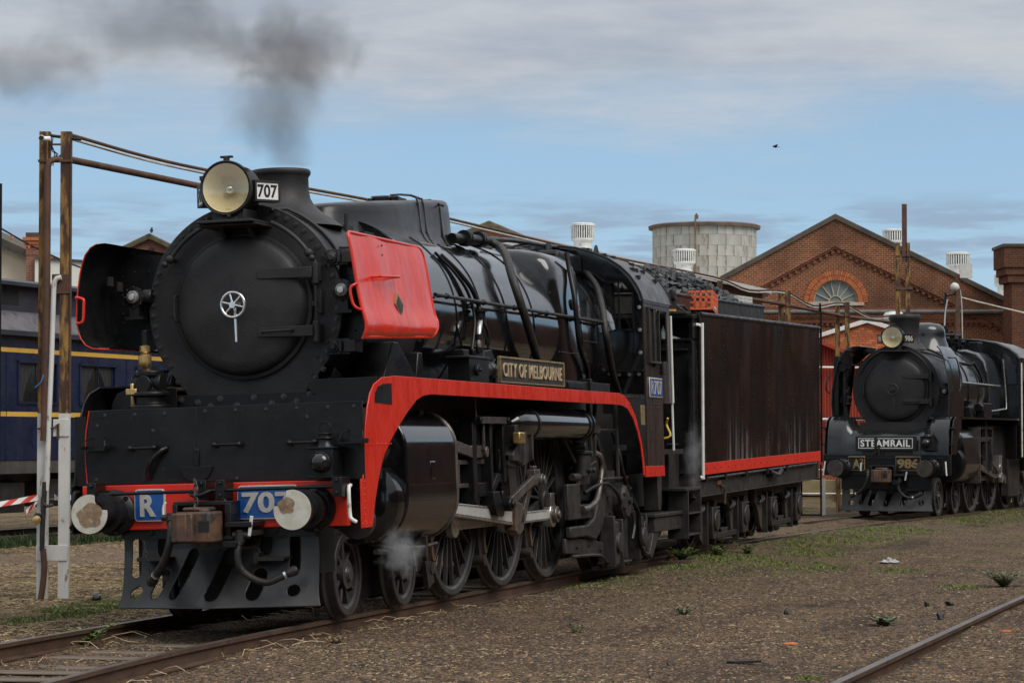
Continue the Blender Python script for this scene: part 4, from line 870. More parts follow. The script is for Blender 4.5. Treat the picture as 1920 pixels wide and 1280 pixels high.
# motion bracket and expansion link
mbk = MB(); mbk.box(4.95,5.1,-1.18,-1.02,1.0,1.9); mbk.box(5.55,5.64,-1.20,-1.0,1.05,1.9); mbk.box(4.95,6.1,-1.22,-1.14,1.84,1.90); mbk.prism([(5.55,1.05),(5.64,1.05),(5.86,1.2),(6.0,1.2),(6.0,1.28),(5.8,1.3),(5.6,1.16)],'y',-1.2,-1.1); mbk.box(5.98,6.08,-1.22,-1.12,1.2,1.86); mbk.prism([(5.1,1.2),(5.2,1.05),(5.6,1.05),(5.6,1.2)],'y',-1.16,-1.02); mbk.box(5.1,5.5,-1.1,-1.0,1.1,1.88)
mbk.cyl('y',(6.08,0,1.87),.04,-1.27,-1.1,10); mbk.cyl('y',(5.0,0,1.87),.04,-1.27,-1.1,10); mbk.build('motion_bracket', m_satin, loco, .008)
b = MB(); b.obox((4.98,-1.235,1.87),(6.1,-1.235,1.87),.025,.075); b.tube([(4.96,-1.22,1.9),(4.92,-1.22,2.2)],.012,6); b.tube([(5.28,-1.2,1.84),(5.28,-1.2,1.56),(5.34,-1.2,1.53)],.02,6); b.build('lifting_link', m_rod, loco, .003)
b = MB(); b.prism([(5.56,1.0),(5.66,1.05),(5.72,1.35),(5.70,1.6),(5.62,1.8),(5.54,1.8),(5.62,1.55),(5.64,1.35),(5.6,1.15)],'y',-1.16,-1.12); b.tube([(5.8,-1.21,1.55),(5.84,-1.21,1.45),(5.82,-1.21,1.32)],.014,6,2); b.build('expansion_link', m_satin, loco, .006)
b = MB(); b.prism([(5.5,1.1),(5.72,1.1),(5.78,1.0),(5.9,.90),(5.86,.82),(5.6,.84),(5.5,.95)],'y',-1.24,-1.08); b.cyl('y',(5.95,0,.95),.075,-1.31,-1.1,16); b.cyl('y',(5.95,0,.95),.045,-1.34,-1.1,12); b.cyl('z',(5.93,-1.2,0),.03,1.0,1.1,8); b.build('link_foot', m_satin, loco, .01)
b = MB(); b.obox((6.0,-1.25,.955),(7.12,-1.25,1.22),.05,.10); b.box(7.04,7.28,-1.28,-1.18,1.14,1.32); b.box(7.08,7.2,-1.26,-1.2,1.32,1.36); b.cyl('y',(7.24,0,1.20),.07,-1.32,-1.12,18); b.cyl('y',(7.24,0,1.20),.05,-1.35,-1.12,14); b.build('eccentric_rod', m_rod, loco, .008)
b = MB(); b.prism([(7.12,1.12),(7.32,1.16),(6.95,.74),(6.72,.70)],'y',-1.18,-1.14); b.build('return_crank', m_rod, loco, .006)
# cast weigh-shaft bracket with a brass oil box
b = MB(); b.prism([(6.2,1.82),(6.8,1.84),(6.84,1.76),(6.82,1.42),(6.5,1.36),(6.3,1.42),(6.1,1.42),(6.1,1.5),(6.24,1.6)],'y',-1.30,-1.12); b.prism([(6.1,1.36),(6.5,1.34),(6.5,1.44),(6.1,1.5)],'y',-1.25,-1.0); wb = b.build('weighshaft_bracket', m_grime, loco, .012)
b = MB(); b.prism([(6.48,1.76),(6.56,1.78),(6.46,1.42),(6.38,1.40)],'y',-1.34,-1.29); b.prism([(6.74,1.80),(6.80,1.80),(6.80,1.44),(6.74,1.42)],'y',-1.34,-1.29); b.prism([(6.5,1.81),(6.8,1.82),(6.8,1.78),(6.5,1.77)],'y',-1.34,-1.29); b.build('rib', m_grime, wb, .006)
MB().box(6.10,6.32,-1.38,-1.29,1.61,1.74).build('oil_box', m_brass, wb, .015)
b = MB(); b.prism([(6.35,1.36),(6.7,1.36),(6.75,.95),(6.45,.95)],'y',-1.06,-1.0); b.build('hanger', m_satin, loco)
# brake hangers with blocks beside the tyres
for x in (4.10, 6.02, 7.94):
    b = MB(); b.prism([(x-.05,.95),(x+.06,.95),(x+.12,.55),(x+.16,.3),(x+.04,.3),(x-.02,.55)],'y',-.90,-.85); br = b.build('brake_hanger', m_grime, loco, .006)
    MB().prism([(x+.06,.80),(x+.12,.80),(x+.17,.52),(x+.21,.40),(x+.14,.42),(x+.10,.55)],'y',-.93,-.80).build('brake_block', m_rust, br, .006)
    MB().cyl('y',(x+.02,0,.34),.06,-.96,-.82,12).build('pin', m_grime, br)
b = MB(); b.tube([(3.9,-.75,.28),(9.6,-.75,.28)],.03,8); b.prism([(3.9,.42),(4.1,.42),(4.2,.2),(4.0,.14)],'y',-.95,-.9); b.build('brake_rigging', m_grime, loco)
# air reservoir under the running board
yv, zv = -1.2, 1.835
res = MB().lathe([(0,6.25),(.05,6.26),(.12,6.34),(.163,6.5),(.178,6.68),(.178,9.45),(.165,9.6),(.12,9.72),(0,9.78)],'x',(0,yv,zv),40).build('air_reservoir', m_gloss, loco, smooth=25)
for x in (6.95,9.32,9.5):
    MB().lathe([(.178,x-.03),(.19,x-.028),(.19,x+.028),(.178,x+.03)],'x',(0,yv,zv),40).build('strap', m_satin, res)
# hangers, pipes and ash pan behind the drivers
b = MB(); 
for x, x2 in ((9.9,10.0),(10.25,10.15),(11.35,11.38)): b.tube([(x,-1.2,2.1),(x2,-1.2,1.18 if x > 11 else 1.45)],.028,6)
b.box(9.85,10.35,-1.24,-1.16,1.74,1.83); b.tube([(10.3,-1.2,1.78),(11.35,-1.2,1.78)],.014,6); b.tube([(10.3,-1.19,1.7),(10.7,-1.19,1.3),(10.75,-1.19,1.15)],.03,6); b.box(10.7,11.2,-1.2,-1.1,1.12,1.26); b.tube([(10.4,-1.2,1.16),(11.9,-1.2,1.16)],.02,6); b.build('hanger_rod', m_grime, loco)
rail_tube(loco,'overflow_pipe',[(10.2,-1.15,1.5),(10.42,-1.2,1.45),(10.52,-1.2,1.3),(10.4,-1.2,1.1),(10.2,-1.2,.9),(9.9,-1.18,.82),(9.7,-1.15,.8)],.04,m_rod,8,5)
rail_tube(loco,'air_hose',[(11.6,-1.1,1.75),(11.55,-1.18,1.5),(11.6,-1.22,1.2),(11.9,-1.24,.9),(12.25,-1.25,.7),(12.3,-1.25,.45),(12.35,-1.25,.25),(12.7,-1.25,.12),(13.1,-1.25,.2)],.03,m_satin,8,6)
rail_tube(loco,'air_hose',[(9.8,-1.15,1.0),(10.2,-1.2,1.08),(10.7,-1.22,1.1),(11.2,-1.22,.98),(11.5,-1.2,.84)],.024,m_satin,8,6)
b = MB()
for (a, c, e) in ((9.4,1.5,9.75),(9.55,1.62,9.9)): b.tube([(a,-.98,1.72),(e,-1.05,c-.12)],.03,6)
b.cyl('z',(9.9,-1.1,0),.11,1.2,1.5,14); b.cyl('z',(9.9,-1.1,0),.14,1.48,1.52,14); b.cyl('y',(9.75,0,1.58),.05,-1.2,-1.0,10); b.cyl('y',(10.05,0,1.28),.035,-1.24,-1.1,8); b.cyl('y',(9.85,0,1.28),.035,-1.24,-1.1,8); b.box(9.6,10.3,-1.1,-1.0,1.1,1.22); b.cyl('x',(0,-1.1,1.2),.05,9.4,9.7,10); b.build('injector', m_grime, loco, .008)
for i, z in enumerate((1.62,1.5,1.38)): rail_tube(loco,'grate_rod',[(9.9,-.95,z-.2),(11.0,-1.0,z)],.018,m_rod,6)
b = MB(); b.prism([(9.12,1.12),(9.72,1.12),(9.72,.86),(10.25,.86),(10.25,.68),(9.12,.68)],'y',-1.12,-1.05); ash = b.build('ash_pan', m_grime, loco, .015)
MB().box(10.24,10.262,-1.09,-.83,.70,.84).build('chute_mouth', m_rust, ash)
b = MB(); b.prism([(9.14,.60),(10.0,.60),(10.35,.68),(10.62,.95),(10.7,1.12),(11.0,1.12),(10.95,.8),(10.75,.55),(10.4,.40),(9.9,.46),(9.14,.46)],'y',-1.14,-1.06); b.build('trailing_frame_arm', m_grime, loco, .02)
b = MB(); b.prism([(9.08,.46),(10.4,.42),(10.95,.34),(11.0,1.10),(12.25,1.08),(12.4,.95),(12.5,.62),(12.65,.48),(13.2,.44),(13.2,.28),(12.9,.02),(12.3,.0),(11.9,.12),(11.1,.12),(10.9,.18),(9.08,.28)],'y',-1.08,-1.03); tf = b.build('trailing_truck_frame', m_grime, loco, .012)
b = MB(); b.box(9.35,10.65,-1.11,-1.08,.46,.52); b.box(9.35,10.65,-1.115,-1.08,.46,.475); b.build('frame_rib', m_grime, tf, .008)
b = MB(); b.lathe([(.24,-1.05),(.24,-1.2),(.20,-1.24),(.1,-1.25),(0,-1.25)],'y',(11.75,0,.86),24); b.cyl('y',(11.75,0,.86),.05,-1.29,-1.2,10); b.build('brake_cylinder', m_grime, tf)
bolts(tf,'bolt',[(11.75+.2*math.cos(q),-1.235,.86+.2*math.sin(q)) for q in np.arange(0,6.2,.9)],'y',.02,.02,m_grime)
for x, z in ((11.15,.33),(12.55,.36)):
    b = MB(); b.prism([(x-.16,z+.24),(x-.06,z+.3),(x+.16,z+.27),(x+.2,z+.1),(x+.2,z-.2),(x+.1,z-.3),(x-.14,z-.28),(x-.18,z)],'y',-1.22,-1.05); ab = b.build('axle_box', m_grime, tf, .03)
    b = MB(); b.lathe([(.14,-1.22),(.13,-1.26),(.05,-1.27),(0,-1.27)],'y',(x+.06,0,z),14); b.box(x-.2,x-.14,-1.24,-1.05,z-.3,z+.35); b.box(x+.24,x+.3,-1.24,-1.05,z-.32,z+.3); b.build('axle_box_cover', m_grime, ab, .01)
b = MB(); b.cyl('y',(12.75,0,.48),.2,-1.18,-1.0,20); b.cyl('y',(12.75,0,.48),.09,-1.24,-1.0,12); b.obox((12.5,-1.22,.18),(13.0,-1.22,.35),.06,.08); b.box(11.9,12.1,-1.14,-1.05,.1,.95); b.prism([(10.95,1.0),(11.3,1.0),(11.3,.92),(10.95,.92)],'y',-1.12,-1.05); b.box(11.0,13.2,-1.05,-.9,-.02,.05); b.build('spring_gear', m_grime, tf, .01)
b = MB(); b.box(13.0,14.9,-1.3,-.6,.40,.60); b.box(12.95,14.95,-1.33,-.6,.60,.65); b.prism([(13.0,.40),(13.4,.40),(12.9,.06),(12.75,.10)],'y',-1.28,-1.2); rs = b.build('rear_step', m_grime, loco, .01)
MB().cyl('y',(14.5,0,.51),.05,-1.306,-1.29,14).build('hole', m_dark, rs)
bolts(tf,'bolt',[(x,-1.082,z) for x,z in ((11.15,1.0),(11.35,.72),(11.45,.3),(12.1,.3),(12.3,.9),(12.05,.62),(10.8,.26),(10.2,.34),(9.6,.34),(12.7,.2),(13.0,.35))],'y',.022,.02,m_grime)
b = MB(); b.tube([(9.2,-1.12,.24),(10.6,-1.12,.20),(11.0,-1.14,.08),(12.2,-1.14,.06)],.022,6,3); b.tube([(11.9,-1.15,1.0),(12.0,-1.2,.8),(12.15,-1.22,.55),(12.0,-1.22,.35)],.02,6,3); b.build('brake_pipe', m_grime, tf)
b = MB(); b.prism([(12.0,.98),(12.45,.94),(12.5,.7),(12.2,.66),(12.0,.78)],'y',-1.14,-1.08); b.cyl('y',(12.28,0,.82),.07,-1.17,-1.1,14); b.build('equaliser', m_grime, tf, .012)
for x_,z_,r_ in ((11.55,.56,.06),(12.38,.3,.05),(10.75,.62,.05)): MB().cyl('y',(x_,0,z_),r_,-1.084,-1.07,14).build('hole', m_dark, tf)
for x in (11.3, 13.0):
    for s in (-1, 1): spoked_wheel(loco, x, s, .46, .46, .14, 9, singles=False)
    axle(loco, x, .46)
b = MB(); b.box(9.6,14.0,-.62,.62,.18,1.3); b.build('inner_frame', m_dark, loco)
# --- cab
WX0, WX1, WZ0, WZ1 = 12.66, 13.50, 2.70, 3.395
m_cabside = pm('cab_side_brownblack', (.016,.012,.011), (.046,.027,.021), 1.6, .3, .18, coat=.25, stretch=(1.6,1,.5), bump=.03, bscale=20, c3=(.07,.06,.055), s3=6, lo3=.66, hi3=.85)
def tum(z): return 1.425 + max(0, (z-2.3))*-.0
cab = None
for s in (-1, 1):
    y0, y1 = (-1.435,-1.415) if s < 0 else (1.415,1.435)
    b = MB()
    b.prism([(12.12,1.30),(12.12,3.50),(WX0,3.50),(WX0,1.30)],'y',y0,y1); b.prism([(WX1,1.30),(WX1,3.50),(13.68,3.50),(13.68,2.15),(13.10,2.13),(13.10,1.30)][0:0] + [(WX1,2.14),(WX1,3.50),(13.68,3.50),(13.68,2.14)],'y',y0,y1)
    b.box(WX0,WX1,y0,y1,WZ1,3.50); b.box(WX0,WX1,y0,y1,2.14,WZ0); b.box(WX0,13.12,y0,y1,1.30,2.14)
    cs = b.build('cab_side', m_cabside if s < 0 else m_gloss, loco, 0)
    if s < 0:
        MB().box(12.0,13.12,-1.436,-1.412,1.158,1.30).build('red_hem', m_red, cs, .003)
        b = MB(); b.tube([(WX0+.02,-1.45,WZ0),(WX0+.02,-1.45,WZ1)],.014,6); b.box(WX0,WX1,-1.45,-1.40,WZ0-.02,WZ0); b.box(WX0+.40,WX0+.44,-1.43,-1.40,WZ0,WZ1); b.box(WX0+.20,WX0+.22,-1.43,-1.40,WZ0,WZ1); b.build('window_frame', m_grime, cs)
        b = MB(); b.box(12.30,12.33,-1.47,-1.435,2.68,3.4); b.box(12.30,12.66,-1.47,-1.435,3.39,3.41); b.box(12.26,12.85,-1.5,-1.435,2.66,2.685); b.cyl('z',(13.08,-1.47,0),.045,2.52,2.70,10); b.box(12.62,12.66,-1.462,-1.435,2.62,3.42); b.build('wind_deflector', m_grime, cs, .004)
        rivets(cs,[(x,-1.436,2.12) for x in np.arange(12.2,13.1,.1)]+[(x,-1.436,2.08) for x in np.arange(12.2,13.1,.1)]+[(x,-1.436,3.46) for x in np.arange(12.2,13.65,.09)]+[(12.15,-1.436,z) for z in np.arange(1.35,3.5,.1)]+[(x,-1.436,z) for x in (12.95,13.08,13.2) for z in (2.5,2.58)],'y',.01,m_grime)
        b = MB(); b.box(12.42,12.47,-1.438,-1.43,1.62,1.78); b.box(12.28,12.31,-1.438,-1.43,1.5,1.65); b.build('slot', m_dark, cs)
        b = MB(); b.box(12.28,13.06,-1.452,-1.435,2.21,2.475); npn = b.build('number_plate', m_cast, cs, .02)
        MB().box(12.30,13.04,-1.455,-1.45,2.228,2.457).build('panel', m_blue, npn); text_mb('R707',(12.35,-1.455,2.25),(1,0,0),(0,0,1),.64,.185,.005,.0,1.1).build('lettering', m_letter, npn, smooth=0)
        b = MB(); b.tube([(13.70,-1.45,2.15),(13.70,-1.45,3.35)],.016,6); b.tube([(13.74,-1.43,1.5),(13.72,-1.43,2.7)],.016,6,2); b.build('grab_rail', m_white, cs)
        b = MB(); b.cyl('z',(13.25,-1.30,0),.05,1.05,1.45,10); b.prism([(13.0,1.15),(13.3,1.15),(13.2,.7),(13.05,.7)],'y',-1.35,-1.15); b.build('drain', m_grime, cs)
# dark sheet between the red curve and the cab side, with the works plate
cp = [(10.66,2.236),(10.92,2.208),(11.23,2.12),(11.52,1.96),(11.74,1.74),(11.87,1.55),(11.96,1.32),(11.985,1.19),(12.12,1.19),(12.12,2.24)]
sh = MB().prism(cp,'y',-1.428,-1.418).build('cab_skirt', m_satin, loco)
rivets(sh,[(x,-1.43,2.19) for x in np.arange(11.2,12.1,.12)]+[(12.06,-1.43,z) for z in np.arange(1.3,2.2,.11)],'y',.01,m_satin)
MB().box(11.80,12.02,-1.436,-1.425,1.92-.08,2.10).build('works_plate', m_oldbrass, sh, .003)
# cab front with its spectacle window
roofp = [(-1.44,3.50),(-1.41,3.60),(-1.36,3.70),(-1.28,3.82),(-1.16,3.94),(-1.0,4.05),(-.8,4.14),(-.55,4.22),(-.28,4.26),(0,4.275)]
roofp = roofp + [(-y,z) for y,z in roofp[-2::-1]]
rim = [p for p in roofp]
b = MB(); b.prism([(-1.42,2.25),(-1.42,3.50)]+[(y*.985,z-.012) for y,z in roofp[1:5]]+[(-1.29,3.80)][0:0]+[(-1.29,3.79),(-1.29,2.25)],'x',12.10,12.12)
b.prism([(-.92,2.25),(-.92,4.06)]+[(y*.985,z-.012) for y,z in roofp[7:-7]]+[(.92,4.06),(.92,2.25)],'x',12.10,12.12)
b.prism([(-1.29,2.25),(-1.29,3.12),(-.92,3.12),(-.92,2.25)],'x',12.10,12.12)
b.prism([(-1.29,3.58),(-1.29,3.79),(-1.15,3.92),(-.98,4.03),(-.92,4.06),(-.92,3.74),(-1.16,3.74)],'x',12.10,12.12)
b.prism([(1.42,2.25),(1.42,3.50)]+[(-y*.985,z-.012) for y,z in roofp[1:8]]+[(.92,4.06),(.92,2.25)],'x',12.10,12.12)
cf = b.build('cab_front', m_gloss, loco)
b = MB()
for y0,y1,z0,z1 in ((-1.31,-1.285,3.10,3.6),(-.93,-.905,3.10,3.75),(-1.31,-.905,3.095,3.12),(-1.17,-.905,3.73,3.755)): b.box(12.085,12.10,y0,y1,z0,z1)
b.box(12.09,12.10,-1.12,-1.095,3.12,3.73); b.build('window_frame', m_satin, cf)
MB().box(12.108,12.113,-1.29,-.92,3.12,3.74).build('window_pane', m_glass, cf)
bolts(cf,'bolt',[(12.10,y,2.52) for y in (-1.35,-1.22,-1.08,-.98)]+[(12.1,-1.38,z) for z in (2.8,3.1,3.4)],'x',.02,.015,m_steel)
b = MB(); b.box(12.0,12.1,-1.42,-.9,2.55,2.57); b.build('front_step', m_satin, cf)
rr_ = [[(x,y,z) for y,z in roofp] + [(x,y*.98,z-.03) for y,z in roofp[::-1]] for x in (12.02,13.85)]
rf = MB().loft(rr_).build('cab_roof', pm('cab_roof_grey', (.035,.035,.036), (.06,.06,.06), 3, .38, .2, c3=(.10,.085,.075), s3=4, lo3=.55, hi3=.8), loco, smooth=40)
for xx in (12.03,13.84): MB().tube([(xx,y,z) for y,z in roofp],.016,6).build('roof_bead', m_satin, rf)
for x,k in ((12.5,3),(12.7,4),(12.9,4),(13.3,4),(13.35,5),(13.1,6),(13.5,3),(12.6,6),(12.45,7)): y,z = roofp[k]; MB().box(x-.05,x+.05,y-.03,y+.03,z-.02,z+.028).build('roof_lug', m_dark, rf)
b = MB(); b.box(12.5,12.7,-.62,-.5,4.17,4.25); b.prism([(12.9,4.18),(13.2,4.18),(13.05,4.33)],'y',-.6,-.56); b.prism([(12.95,4.18),(13.15,4.18),(13.05,4.30)],'y',-.4,-.36); b.build('roof_vent', m_satin, rf, .01)
for x, y, z in ((11.4,-.35,4.05),(11.6,-.1,4.08)):
    b = MB(); b.cyl('z',(x,y,0),.05,z-.1,z+.1,10); b.prism([(x-.1,z+.1),(x+.1,z+.1),(x,z+.2)],'y',y-.03,y+.03); b.build('turret_valve', m_satin, loco)
rail_tube(loco,'roof_conduit',[(8.6,-.35,4.10),(9.6,-.33,4.16),(10.6,-.3,4.2),(11.5,-.3,4.22),(12.1,-.3,4.24)],.03,m_satin,8)
rail_tube(loco,'whistle_rod',[(7.2,.1,4.1),(9.5,.15,4.2),(12.1,.2,4.25)],.018,m_satin,6)
b = MB(); b.box(9.9,10.6,-.35,.3,4.0,4.12); b.box(10.9,12.1,-.62,.62,3.85,4.12); b.build('turret_casing', m_satin, loco, .05)
# cab inside
b = MB(); b.box(12.12,12.3,-1.0,1.0,2.2,3.9); b.box(12.12,14.6,-1.38,1.38,1.45,1.52); b.build('backhead', m_dark, loco)
b = MB(); b.box(13.3,13.6,-1.25,-.85,2.1,2.18); b.box(13.35,13.42,-1.2,-.9,2.18,2.8); b.build('seat', pm('cab_timber',(.17,.09,.045),(.24,.14,.07),3,.6), loco)
# ================================================================== tender of the big engine
ten = thing('locomotive_tender', 'black riveted coal tender with a red lower edge, coupled behind the engine numbered 707', 'tender', (15.6,0,0), (0,R(-.9),R(-2.0)))
m_coal = pm('coal', (.009,.009,.010), (.022,.022,.024), 30, .34, .2, bump=.3, bscale=25)
b = MB(); b.prism([(-1.36,1.2),(-1.40,1.24),(-1.40,3.46),(-1.37,3.51),(-1.30,3.53),(1.30,3.53),(1.40,3.46),(1.40,1.2)],'x',.0,8.75)
tank = b.build('water_tank', m_tender, ten, 0, smooth=18)
MB().tube([(-.02,-1.392,1.22),(-.02,-1.392,3.47),(0.0,-1.375,3.515)],.022,8).build('corner_bead', m_tender, tank)
MB().tube([(0,-1.395,3.50),(8.75,-1.395,3.50)],.032,8).build('top_bead', m_satin, tank)
b = MB(); b.box(.0,8.72,-1.412,-1.401,1.175,1.345); b.build('red_edge', m_redb, tank, .002)
rp = []
for x in (.62,1.48,2.62,3.55,4.55,5.48,6.35,7.2,8.05): rp += [(x,-1.402,z) for z in np.arange(1.42,3.45,.102)]
rp += [(x,-1.413,1.26) for x in np.arange(.3,8.7,.45)] + [(8.66,-1.402,z) for z in np.arange(1.42,3.45,.102)]
rivets(tank, rp, 'y', .0125, m_tender)
b = MB(); b.tube([(-.06,-1.40,1.14),(-.03,-1.43,1.16),(-.03,-1.435,1.3),(-.03,-1.435,3.2),(-.03,-1.43,3.3),(-.05,-1.38,3.34),(-.1,-1.3,3.34)],.024,8,3); b.build('grab_rail', m_white, ten)
# front: lockers, shelf, coal space
b = MB(); b.box(-.3,.02,-1.36,1.36,1.2,3.10); b.box(-.32,.02,-1.34,1.34,3.10,3.14); b.box(-.02,-.001,-1.38,1.38,1.2,3.5); b.box(-.4,.0,-1.38,1.38,3.43,3.48); b.box(-.36,-.30,-1.3,-.6,2.96,2.99); b.box(-.3,-.02,-1.36,-1.30,3.14,3.43)
fr_ = b.build('front_locker', m_satin, ten, .006)
b = MB(); b.box(-.304,-.300,-1.06,-.98,2.76,2.87); fa = b.build('first_aid_sign', pm('sign_green',(.0,.22,.09),(.0,.25,.11),4,.4), fr_)
b = MB(); b.box(-.307,-.303,-1.03,-1.01,2.775,2.855); b.box(-.307,-.303,-1.05,-1.03,2.805,2.825); b.box(-.307,-.303,-1.01,-.99,2.805,2.825); b.build('cross', m_whiteplate, fa); MB().box(-.306,-.300,-1.06,-.98,2.715,2.757).build('caption_strip', m_whiteplate, fa)
b = MB(); b.tube([(-.32,-1.15,1.62),(-.38,-1.14,1.62),(-.4,-1.0,1.62),(-.38,-.98,1.55)],.02,6,2); b.tube([(-.36,-1.33,1.5),(-.36,-1.33,2.9)],.03,6); b.build('pipe', m_satin, ten)
b = MB(); b.tube([(-.55,-1.05,2.0),(-.5,-1.02,1.9),(-.6,-1.1,1.75),(-.62,-.95,1.7)],.017,6,3); b.build('yellow_hose', pm('yellow',(.6,.38,.03),(.7,.45,.05),4,.5), ten)
chain(ten, [(-.08,-1.34,3.05),(-.07,-1.36,2.6),(-.06,-1.35,2.2),(-.05,-1.36,1.9)], .02)
# upper coal bunker
bk = MB()
op = [(-.30,-.62),(0.1,-1.03),(5.95,-1.03),(5.95,1.03),(0.1,1.03),(-.30,.62)]
bk.prism(op,'z',3.50,3.79); bunk = bk.build('coal_bunker', m_grime, ten, .012)
MB().tube([(p[0],p[1],3.79) for p in op+op[:1]],.026,6).build('bunker_rim', m_satin, bunk)
b = MB(); b.box(-.42,-.15,-1.3,-1.02,3.49,3.53); b.tube([(-.25,-1.2,3.55),(-.2,-1.1,3.62),(.2,-1.1,3.62),(.3,-1.15,3.55)],.02,6); b.build('locker_lid', m_grime, ten, .006)
MB().box(-.42,-.30,-1.12,-.85,3.53,3.56).build('yellow_cover', pm('yellow_paint',(.62,.36,.04),(.7,.42,.06),4,.5), ten)
# frame, pipes, bogies
b = MB(); b.box(-.25,8.85,-1.34,-1.24,.87,1.13); b.box(-.25,8.85,1.24,1.34,.87,1.13); b.box(-.25,8.85,-1.24,1.24,.98,1.18); b.box(-.25,8.85,-1.36,-1.22,.85,.87); b.box(8.7,8.86,-1.35,1.35,.85,1.2); b.box(.2,8.4,-.55,.55,.5,.98); und = b.build('underframe', m_grime, ten, .006)
b = MB(); b.tube([(-.1,-1.39,1.12),(8.4,-1.39,1.145)],.024,8); 
for x in (.3,1.5,2.9,4.4,5.9): b.box(x-.06,x+.06,-1.42,-1.33,1.07,1.16)
b.tube([(4.6,-1.4,1.1),(5.1,-1.42,1.04),(5.4,-1.42,1.1)],.04,8,3); b.box(4.7,5.3,-1.44,-1.34,1.0,1.08); b.build('side_pipe', m_satin, und)
b = MB(); b.tube([(1.4,-1.36,.98),(1.55,-1.38,.92),(1.55,-1.38,.70)],.02,6,2); b.box(1.15,1.4,-1.37,-1.33,1.0,1.06); b.build('brake_valve', m_rust, und)
b = MB()
b.box(-.86,-.82,-1.42,-1.12,.30,.98); b.box(-.12,-.08,-1.42,-1.16,.33,.98)
b.box(-.82,-.12,-1.42,-1.14,.34,.36); b.box(-.82,-.12,-1.42,-1.14,.64,.66); b.box(-.86,-.08,-1.14,-1.12,.33,1.0); b.box(-1.0,-.05,-1.42,-.9,.98,1.02); b.box(-.9,-.3,-1.15,-.7,1.02,1.5)
b.build('step', m_grime, ten, .004)
m_bogie = pm('dusty_cast_steel', (.042,.032,.027), (.072,.054,.044), 4, .65, .15, bump=.12, bscale=30, c3=(.016,.014,.013), s3=5, lo3=.5, hi3=.7)
def bogie(x0, axl):
    a, c = axl
    pl = [(a-.85,.85),(a-.8,.60),(a-.55,.42),(a-.42,.20),(a-.28,.12),(a+.28,.12),(a+.40,.22),(a+.48,.55),(a+.70,.68),(c-.70,.68),(c-.48,.55),(c-.4,.22),(c-.28,.12),(c+.28,.12),(c+.42,.2),(c+.55,.42),(c+.8,.60),(c+.85,.85)]
    bf = MB().prism(pl,'y',-1.10,-1.02).build('bogie_frame', m_bogie, ten, .012)
    for x in (a, c):
        bx = MB(); bx.prism([(x-.17,.18),(x+.17,.18),(x+.2,.3),(x+.18,.66),(x-.18,.66),(x-.2,.3)],'y',-1.24,-1.08); bx.lathe([(.16,-1.22),(.155,-1.27),(.06,-1.285),(0,-1.285)],'y',(x+.02,0,.45),18); bx.box(x-.26,x-.2,-1.18,-1.0,.08,.74); bx.box(x+.2,x+.26,-1.18,-1.0,.08,.74); ab = bx.build('axle_box', m_grime, bf, .012)
        for k in range(3): MB().lathe([(.10,.0),(.115,.02),(.10,.04)],'z',(x+.48,-1.08,.5+.055*k),16).build('spring_coil', m_grime, bf)
        s_ = MB()
        for k in range(4): s_.tube([(x-.62+.06*k,-1.13,.58),(x-.56+.06*k,-1.16,.64),(x-.54+.06*k,-1.13,.70)],.018,6,2)
        s_.build('spring_clip', m_grime, bf)
        for s in (-1, 1): spoked_wheel(ten, x, s, .46, .46, .14, 9, singles=False)
        axle(ten, x, .46)
    b = MB(); b.box(a+.1,c-.1,-1.16,-1.1,.16,.24); b.prism([(a+.75,.3),(c-.75,.3),(c-.9,.12),(a+.9,.12)],'y',-1.14,-1.04); b.tube([(a+.5,-1.12,.15),(c-.5,-1.12,.12)],.03,6); b.build('stretcher', m_grime, bf, .006)
    for x,z in ((a-.55,.72),(a+.35,.6),(c-.4,.55),(c+.5,.7)): MB().cyl('y',(x,0,z),.05,-1.104,-1.09,12).build('hole', m_dark, bf)
bogie(0, (1.55, 3.55)); bogie(0, (5.65, 7.65))
b = MB(); b.tube([(8.80,-1.40,.2),(8.80,-1.40,1.1)],.018,6); b.tube([(8.80,-1.05,.2),(8.80,-1.05,1.1)],.018,6); 
for z in (.22,.55,.85): b.tube([(8.80,-1.40,z),(8.80,-1.05,z)],.018,6)
b.tube([(8.88,-1.40,1.15),(8.88,-1.40,3.75),(8.84,-1.38,3.80)],.02,6,2); b.build('rear_ladder', m_satin, ten)
b = MB(); b.cyl('x',(0,-1.34,1.95),.07,8.84,8.98,12); b.build('tail_lamp', m_grime, ten)
